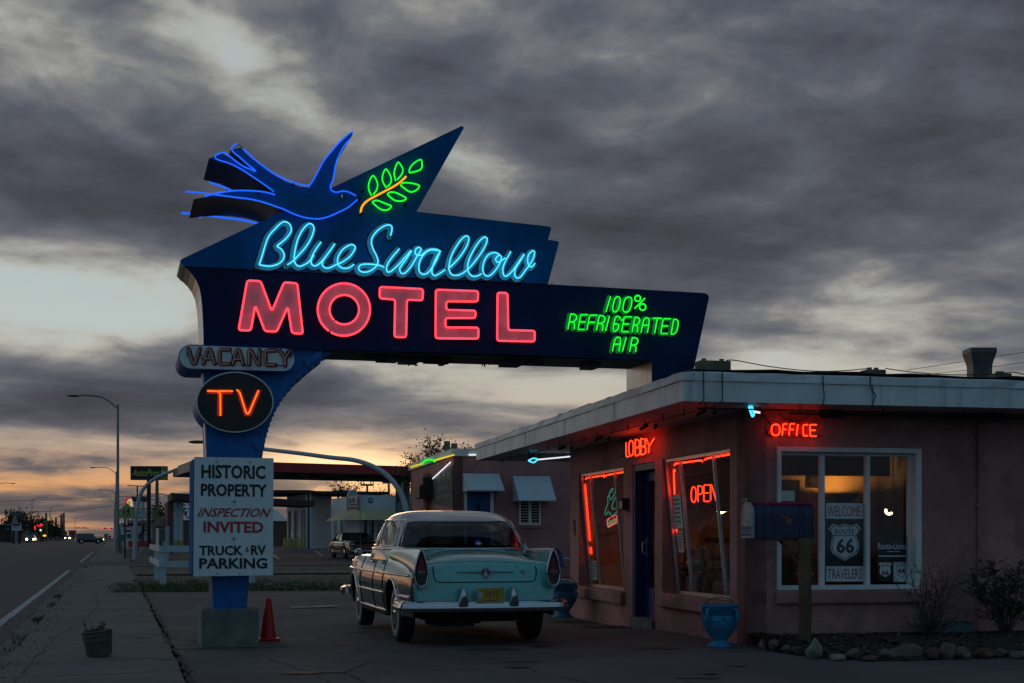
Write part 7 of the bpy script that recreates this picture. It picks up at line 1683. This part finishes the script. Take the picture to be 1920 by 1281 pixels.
for (x0,y0,x1,y1,m) in((240,980,252,986,'mblue'),(230,985,243,988,'mred'),(232,994,245,997,'mred'),(238,1001,245,1009,'mteal'),(266,980,270,1014,'mred'),(258,981,264,986,'mdk'),(271,981,280,990,'mgry'),(270,992,279,996,'mdk'),(271,998,279,1006,'mlt'),(259,987,269,997,'mlt'),(259,1001,265,1012,'mblue'),(247,987,251,1012,'mlt'),(275,1009,286,1013,'mlt'),(226,981,234,986,'mlt')):
    if m not in M: M[m]=mat('shop_panel_'+{'mblue':'blue','mred':'red','mteal':'teal','mdk':'dark','mgry':'grey','mlt':'light'}[m],{'mblue':(.015,.03,.14),'mred':(.20,.02,.03),'mteal':(.02,.11,.11),'mdk':(.015,.015,.018),'mgry':(.16,.17,.19),'mlt':(.36,.38,.40)}[m],.6)
    b=B(); b.prism([fp.hit(x,y,.05) for x,y in((x0,y0),(x1,y0),(x1,y1),(x0,y1))],(0,.05,0)); part('window_panel',b,M[m],t)
b=B(); ft(b,fp,'66',261,268.5,997,1002.5,.12,bold=.04); part('number_sign',b,M['black'],t)
for px,dx,lb in((292.5,1.6,'leaning timber pole, left of the pair behind the billboard'),(295.5,-.6,'upright timber pole, right of the pair behind the billboard')):
    b=B(); p=gbase(px,116,-.1); q=P(px+dx,900,116); b.tube([p,q],.17,8,r1=.11); solo('timber_pole',b,M['timber'],lb,'utility pole','timber poles behind the billboard')
b=B(); b.prism([P(x,y,100) for x,y in((224,1004),(233,1004),(233,1015),(224,1015))],(0,.4,0)); b.prism([P(x,y,100) for x,y in((223.6,1003),(233.4,1003),(233.4,1004),(223.6,1004))],(0,.45,0)); solo('utility_cabinet',b,mat('green_cabinet',(.03,.16,.13),.6),'small green cabinet behind the school sign post','cabinet')
# white rail fence
q0=G(306,1094); t=thing('rail_fence','white two-rail timber fence turning a corner left of the notice board','fence',q0)
M['fencew']=mat('white_fence_paint',(.50,.54,.57),.6,var=.08,vs=3,streak=.3,dark=(.3,.3,.3)); Yf=q0.y; sc=Yf/2600
fdir=V((cos(R(6)),sin(R(6)),0)); bdir=(P(287,1020,44)-P(306,1020,Yf)); bdir.z=0; Lb=bdir.length; bdir.normalize()
zr1=1.25-(1029.5-1005)*sc; zr0=1.25-(1058-1005)*sc
for p in(q0,q0+bdir*Lb*.55,q0+fdir*2.3): b=B(); b.box((-.075,-.075,-.1),(.075,.075,zr1+.10),0,frame(V((p.x,p.y,-.03)),(fdir.x,fdir.y,0))@MX(((1,0,0,0),(0,0,1,0),(0,1,0,0),(0,0,0,1)))@MX.Identity(4) if False else MX.Translation((p.x,p.y,-.03))); part('post',b,M['fencew'],t)
for z in(zr1,zr0):
    b=B(); e=Plane(q0,fdir,V((fdir.y,-fdir.x,0))); b.pbox(e,-.08,2.45,z-.085,z+.085,.078,.11); part('rail',b,M['fencew'],t,bevel=.005)
    b=B(); nb=V((bdir.y,-bdir.x,0)); nb=nb if nb.dot(-q0)>0 else -nb; e=Plane(q0,bdir,nb); b.pbox(e,-.02,Lb,z-.08,z+.09,.078,.11); part('rail',b,M['fencew'],t,bevel=.005)
b=B(); p=G(314,1047); p=V((p.x,p.y,-.03)); b.box((p.x-.1,p.y-.1,-.1),(p.x+.1,p.y+.1,1.25+18*p.y/2600)); solo('white_post',b,M['fencew'],'tall lone white post standing behind the rail fence','post')
# utility poles with crossarms, far wires
def upole(px,Y,ytop,arms,label,grp='far utility poles'):
    p=gbase(px,Y,-.1); zt=1.25+(1005-ytop)*Y/2600; t=thing('utility_pole',label,'utility pole',p,grp); b=B(); b.tube([p,V((p.x,p.y,zt))],.17*Y/150,6,r1=.12*Y/150); part('pole',b,M['timber'],t)
    for (w,dy) in arms:
        b=B(); z=zt-dy*Y/2600; b.box((p.x-w*Y/2600,p.y-.15,z-.12),(p.x+w*Y/2600,p.y+.15,z+.12))
        for k in(-1,-.6,.6,1): b.tube([V((p.x+k*w*.92*Y/2600,p.y,z+.1)),V((p.x+k*w*.92*Y/2600,p.y,z+.42))],.07,4)
        part('crossarm',b,M['timber'],t)
upole(688.5,165,909,[(12,.5)],'utility pole with a wide crossarm in the sunset glow behind the shop'); upole(729,160,902,[(12,3)],'utility pole with crossarm just right of the sunset glow'); upole(634,190,920,[(10,.8)],'low utility pole with a crossarm left of the bare tree'); upole(645,190,920,[(9,.8)],'second low utility pole close beside the bare tree')
upole(86.5,420,962,[],'bare pole on the left beyond the yellow arch'); upole(105,520,970,[],'thin distant pole left of the three-prong pole'); upole(115,430,964,[(6.5,5.5)],'distant pole with three upright prongs'); upole(119.5,440,962,[],'distant pole close beside the pronged one')
def wire(name,label,pts,r=.02):
    b=B(); b.tube(catmull([P(*q) for q in pts],5),r,4); solo(name,b,M['wire'],label,'power line')
wire('power_line','power line crossing the left sky below the sunset band',[(-40,960.5,300),(60,960,290),(130,957,270),(200,950,235),(262,940,190),(300,936,118)],.05)
wire('power_line','thin upper power line across the left sky above the street lamps',[(-40,942,330),(60,938,320),(130,935,300),(215,932,250),(296,930,117)],.045)
wire('power_line','wire sagging from the timber poles toward the old station',[(260,934,117),(296,926,116),(330,934,112),(372,942,110)],.035)
wire('power_line','upper power line in the right sky behind the metal flue',[(1700,694,60),(1840,673,60),(1960,654,60),(2200,612,60)],.014)
wire('power_line','lower power line in the right sky behind the metal flue',[(1700,706,60),(1840,691,60),(1960,673,60),(2200,635,60)],.014)
# ---------------------------------------------------------------- shops along the left side of the street
M['dbrick']=mat('dark_brick',(.055,.04,.035),.9,var=.25,vs=2); M['maroonroof']=mat('maroon_roof',(.085,.025,.03),.8,var=.2); M['palewall']=mat('pale_wall',(.26,.28,.27),.8,var=.15,vs=1)
def farshop(label,x0,x1,yt,Y,wm,roof=None,wins=(),doors=(),yb=None):
    Y=55250/(221-min(x1,176))*1.03; fp=facep(0,0,Y); s=Y/2600; z=lambda y:1.25+(1005-y)*s; X=lambda x:(x-960)*s; t=thing('far_shop',label,'shop',V((X((x0+x1)/2),Y,-.07)),'shops on the left side of the street')
    b=B(); slab(b,V((X(x0),Y,0)),V((X(x1),Y,0)),VV*14,-.1,z(yt)); part('wall',b,wm,t)
    if roof: b=B(); slab(b,V((X(x0)-.3,Y-.5,0)),V((X(x1)+.3,Y-.5,0)),VV*14.6,z(yt),z(roof[0])) if roof[2]=='flat' else b.add([V(q) for q in((X(x0)-.3,Y-.6,z(yt)),(X(x1)+.3,Y-.6,z(yt)),(X(x1)+.3,Y+3,z(roof[0])),(X(x0)-.3,Y+3,z(roof[0])))],[(0,1,2,3)]); part('roof',b,roof[1],t)
    for a,c,d,e in wins: b=B(); b.box((X(a),Y-.06,z(e)),(X(c),Y,z(d))); part('window',b,M['dglass'],t)
    for a,c,d in doors: b=B(); b.box((X(a),Y-.06,-.05),(X(c),Y,z(d))); part('door',b,M['roofdk'],t)
    return t
farshop('dark brick shop at the left edge of the street',-30,21,985,235,M['dbrick'],(983,M['palewall'],'flat'),[(-20,-6,990,1000),(11,17,990,995)],[(12,17,996)])
farshop('dark shop front under the white letter board, left side',21,40,994,240,M['dbrick'],None,[(31,35,1000,1006)],[(24,28,999)])
farshop('pale shop with a maroon roof on the left side',40,66,993,262,M['palewall'],(984,M['maroonroof'],'slope'),[(46,49,998,1002),(53,56,998,1002)],[(59,61,1000)])
farshop('large pale grey shop behind the red neon, left side',50,86,981,300,M['palewall'],(979,M['palewall'],'flat'),[(68,74,990,997)],[(78,80,997)])
farshop('pale box building left of the pronged pole',87,99,987,380,M['palewall'],(986,M['palewall'],'flat'),[(93,95,1000,1003)],[])
farshop('pale billboard-like building front further down the left side',99.5,108,988,400,M['palewall'],None,[(101,106,1001,1005)],[])
farshop('dark low shops far down the left side',110,124,997,520,M['dbrick'],None,[(113,116,1000,1003)],[])
farshop('low orange-lit restaurant far down the street',129,142,996,560,mat('terracotta_wall',(.25,.08,.05),.8),(994,M['wmetal'],'flat'),[],[])
farshop('row of low far buildings under the traffic lights',142,176,1001,620,M['dbrick'],None,[],[])
Y=230; fp=facep(0,0,Y); t=thing('letter_board','white letter board sign on dark legs at the left','sign',gbase(30,Y)); b=B(); b.prism([fp.hit(x,y) for x,y in((22,981),(38.5,981),(38.5,995),(22,995))],(0,.4,0)); bo=part('board',b,M['wmetal'],t); b=B(); b.prism([fp.hit(x,y,.05) for x,y in((23,982),(38,982),(38,986),(23,986))],(0,.02,0))
for x in(24.5,28.5,32.5): b.prism([fp.hit(u,v,.05) for u,v in((x,989),(x+2,989),(x+2,990.3),(x,990.3))],(0,.02,0))
part('lettering',b,M['drk'],bo); signpole(t,[25,36],995,Y,.2,M['black'])
Y=280; fp=facep(0,0,Y); t=thing('large_motel_sign','big grey trapezoid sign on a post among dark trees at the left','sign',gbase(29,Y)); b=B(); b.prism([fp.hit(x,y) for x,y in((17,961),(41,961),(38,968.5),(24,968.5))],(0,.8,0)); part('upper_board',b,mat('grey_sign_board',(.10,.11,.13),.6,var=.2),t); b=B(); b.prism([fp.hit(x,y) for x,y in((21,970),(36,970),(36,973),(21,973))],(0,.5,0)); part('lower_board',b,M['dbrick'],t); b=B(); b.prism([fp.hit(40.5+4.8*cos(a),971+4.*sin(a),.1) for a in [2*pi*i/20 for i in range(20)]],(0,.4,0)); part('oval_board',b,mat('rust_oval',(.10,.06,.03),.7),t); signpole(t,[29],970,Y,.5,M['galv'])
Y=290; fp=facep(0,0,Y); t=thing('red_neon_front','red neon strokes glowing on a dark shop fascia at the left','neon sign',gbase(74,Y)); b=B(); b.prism([fp.hit(x,y) for x,y in((66,984),(81,981),(81,989.5),(66,989.5))],(0,.3,0)); part('board',b,M['black'],t)
M['n_far']=glow('far_red_neon',(1.,.03,.03),1.6)
for q in([(75,982.5),(78,983.4),(80.5,985)],[(71.5,986.3),(78,986.3)],[(65,986),(65.3,990),(66,994)],[(68.8,984.5),(70,984.6)]): b=B(); b.tube([fp.hit(x,y,.15) for x,y in q],.10,5); part('neon_tube',b,M['n_far'],t)
t=thing('yellow_arch','tall dull yellow arch leg beside the red neon on the left','sign',gbase(85,310)); b=B(); b.tube(catmull([P(x,y,310) for x,y in((77.5,1008),(79.5,996),(82,984),(85,978.5),(87,984),(87.5,996),(87.5,1008))],4),.28,6); part('arch',b,mat('dull_yellow',(.22,.16,.03),.7),t); b=B(); b.blob(P(83.5,1004.5,308),(.4,.2,.22),1,0,8,5); part('lit_lamp',b,glow('small_amber_lamp',(1.,.5,.08),1.4),t)
t=thing('globe_lamp','small lit globe lamp on a dark post in front of the pale left shop','lamp',gbase(75.5,285)); signpole(t,[75.5],996,285,.12,M['black']); b=B(); b.blob(P(76,994.3,285),(.18,.18,.22),1,0,8,6); part('globe',b,glow('globe_white',(1.,.75,.6),1.6),t)
# traffic signals on mast arms far down the street
def mast(x0,x1,y,xp,Y,heads,label):
    fp=facep(0,0,Y); s=Y/2600; t=thing('traffic_signal',label,'traffic light',gbase(xp,Y),'traffic lights at the far crossing'); signpole(t,[xp],y-1,Y,.22,M['galv']); b=B(); b.tube([P(x0,y,Y),P(x1,y,Y)],.11,5); part('mast_arm',b,M['galv'],t)
    for hx,lit in heads:
        b=B(); b.box(((hx-3.6-960)*s,Y-.5,1.25+(1005-y-.7)*s),((hx+3.6-960)*s,Y-.1,1.25+(1005-y+1.1)*s)); h=part('signal_head',b,M['black'],t)
        if lit: b=B(); c=P(hx-2.6,y-.2,Y-.55); b.blob(c,(.34,.1,.30),1,0,8,5); part('red_light',b,glow('signal_red',(1.,.03,.03),2.2),h)
mast(192,222,991,221,480,[(194.5,True),(207,True)],'traffic light arm with two red lights showing, right of the road')
mast(120,168,990.2,120,485,[(147,False),(158,False)],'traffic light arm seen from behind, left of the road')
# ---------------------------------------------------------------- other vehicles
def small_car(name,label,pos,rot,prof,cab,Wb,paint,glassm,lights=True,tail=False,hl=3.,wr=.33,axles=None,lampz=.68,extra=None,cat='car',grp='vehicles on the street'):
    """prof: side outline of the body as (y, deck height); cab: cabin outline (y rear foot, y rear top, y front top, y front foot, z foot, z top)"""
    t=thing(name,label,cat,pos,grp,rot=rot); t.location=pos; L=prof[-1][0]; zl=.28
    yk=[q.x for q in catmull([(a,c,0) for a,c in prof],4)]; zk=[q.y for q in catmull([(a,c,0) for a,c in prof],4)]; rows=[]
    ax=axles or (L*.2,L*.8); ysn=sorted(set([round(L*i/40,3) for i in range(41)]+[a+s*.001+wr*1.2*cos(pi*k/8) for a in ax for s in(0,) for k in range(9)])); ysn=[y for y in ysn if 0<=y<=L]
    for y in ysn:
        z=float(ip(y,yk,zk)); w=Wb*(1-.10*abs(y/L*2-1)**4); lo=zl
        for a in ax:
            if abs(y-a)<wr*1.2: lo=max(lo,wr+math.sqrt((wr*1.2)**2-(y-a)**2))
        lo=min(lo,z-.06); h=[(w*.97,lo),(w,lo+(z-lo)*.4),(w,lo+(z-lo)*.7),(w*.96,lo+(z-lo)*.9),(w*.86,z),(w*.4,z+.02),(0,z+.025)]
        rows.append([V((-x,y,q)) for x,q in h]+[V((x,y,q)) for x,q in reversed(h[:-1])])
    b=B(); b.grid(rows); b.add(rows[0],[tuple(range(len(rows[0])))]); b.add(rows[-1],[tuple(range(len(rows[-1])))]); part('body',b,paint,t)
    b=B(); b.box((-Wb*.7,.2,.25),(Wb*.7,L-.2,.55)); part('underside',b,M['under'],t)
    y0,y1,y2,y3,zf,zt=cab; w0,w1=Wb*.87,Wb*.70
    q=[V((-w0,y0,zf)),V((w0,y0,zf)),V((w0,y3,zf)),V((-w0,y3,zf)),V((-w1,y1,zt)),V((w1,y1,zt)),V((w1,y2,zt)),V((-w1,y2,zt))]
    b=B(); b.add(q[4:]+[v+UP*.05*0 for v in []],[(0,1,2,3)]); b.box((-w1,y1,zt),(w1,y2,zt+.05))
    for i,j in((0,4),(1,5),(2,6),(3,7)): b.tube([q[i],q[j]],.045,5)
    ym=(y0+y3)/2
    for s in(-1,1): b.tube([V((s*w0,ym,zf)),V((s*w1,(y1+y2)/2,zt))],.035,5)
    part('roof',b,paint if extra is None else extra,t,bevel=.02)
    for nm,f in(('rear_window',(0,1,5,4)),('side_window',(1,2,6,5)),('windscreen',(2,3,7,6)),('side_window',(3,0,4,7))): b=B(); b.quad(*[q[i] for i in f]); part(nm,b,glassm,t)
    for s in(-1,1):
        for a in ax:
            b=B(); mx=MX.Translation((s*(Wb-.12),a,wr))@MX(((0,0,1,0),(0,1,0,0),(1,0,0,0),(0,0,0,1))); b.lathe([(0,-.09),(wr*.9,-.10),(wr,-.06),(wr,.06),(wr*.9,.10),(0,.09)],(0,0,0),20,mx=mx); w=part('wheel',b,M['tyre'],t)
            b=B(); mx2=MX.Translation((s*(Wb-.12),a,wr))@MX(((0,0,s,0),(0,1,0,0),(1,0,0,0),(0,0,0,1))); b.lathe([(0,.115),(wr*.5,.11),(wr*.62,.10)],(0,0,0),16,mx=mx2); part('hubcap',b,M['chrome'],w)
        b=B(); z=lampz; kk=1.6 if hl>8 else 1.; b.blob((s*Wb*.72,L-.02,z),(.11*kk,.05,.10*kk),1,0,10,6); part('headlamp',b,glow('lit_headlamp',(1.,.78,.45),hl) if lights else M['chrome'],t)
        b=B(); b.box((s*Wb*.72-.14,-.03,lampz),(s*Wb*.72+.14,.03,lampz+.13)); part('tail_lamp',b,glow('lit_tail_lamp',(1.,.02,.03),2.) if tail else M['rlens'],t)
    for y in(-.04,L+.02): b=B(); b.tube(catmull([V((-Wb*.98,y+(.18 if y<1 else -.18),.45)),V((-Wb*.6,y,.45)),V((Wb*.6,y,.45)),V((Wb*.98,y+(.18 if y<1 else -.18),.45))],4),.06,6); part('bumper',b,M['chrome'],t)
    return t
M['dcar']=carpaint('dark_car_paint',(.012,.014,.018)); M['gcar']=carpaint('grey_car_paint',(.05,.055,.06))
# large vintage coupe facing the camera by the block shop
vp=V((-9.2,77.3,-.03)); rot=pi+R(19)
fwd=V((-sin(rot),cos(rot),0)); org=P(686,1005,76.)-fwd*5.5; org.z=-.03
t=small_car('vintage_coupe','long dark vintage coupe facing the camera, parked beyond the turquoise car',org,rot,[(0,.70),(.15,.92),(1.2,.98),(2.2,1.0),(3.6,1.0),(5.2,.97),(5.45,.90),(5.5,.60)],(.75,1.5,2.75,3.4,.98,1.42),1.0,M['dcar'],M['carglass'],lights=False,wr=.35,axles=(1.15,4.35),lampz=.80,cat='car',grp=None,extra=M['black'])
b=B(); b.box((-.62,5.47,.50),(.62,5.52,.82)); 
for k in range(8): b.box((-.62,5.52,.52+.04*k),(.62,5.535,.53+.04*k),1)
part('grille',b,[M['black'],M['chrome']],t)
for s in(-1,1): b=B(); b.cyl((s*.80,5.40,.82),(s*.80,5.53,.82),.10,seg=14); b.cyl((s*.80,5.40,.60),(s*.80,5.53,.60),.10,seg=14); part('lamp_stack',b,M['galv'],t)
b=B()
for s in(-1,1): b.tube([V((s*1.005,y,.74)) for y in(.3,2,4,5.3)],.02,5); b.tube([V((s*.99,y,.42)) for y in(1.7,2.5,3.7)],.02,5)
part('side_trim',b,M['chrome'],t)
def street(px,Y): return V(((px-960)/F*Y,Y,-.07))
sed=[(0,.62),(.1,.86),(.9,.92),(3.2,.95),(4.3,.86),(4.5,.6)]; sedc=(.5,1.1,2.6,3.3,.92,1.42)
toward=math.atan2(-sin(R(16)),-cos(R(16)))  # not used for steering, kept for heading below
small_car('oncoming_car','nearest oncoming car with two bright headlights on the left of the road',street(60,268),pi+R(15),sed,sedc,.88,M['dcar'],M['dglass'],True,hl=26.)
small_car('oncoming_car','second oncoming car, paired headlights farther up the road',street(127.5,440),pi+R(15),sed,sedc,.92,M['gcar'],M['dglass'],True,hl=30.)
small_car('crossing_suv','dark estate car turning across the road, seen from the side with headlights on',street(142,233),-pi/2+R(22),[(0,.7),(.05,1.0),(2.,1.0),(3.3,1.0),(4.2,.95),(4.45,.62)],(.05,.25,2.5,3.2,1.0,1.68),.90,M['dcar'],M['dglass'],True,hl=9.)
small_car('white_van','pale van driving away far up the road with red tail lights',street(199,560),R(15),[(0,.8),(.05,1.1),(3.6,1.1),(4.3,.95),(4.5,.6)],(.02,.1,3.0,3.7,1.1,2.15),.98,M['gcar'],M['dglass'],False,True)
small_car('far_car','distant car with red tail lights right of the pale van',street(205.5,520),R(15),sed,sedc,.88,M['dcar'],M['dglass'],False,True)
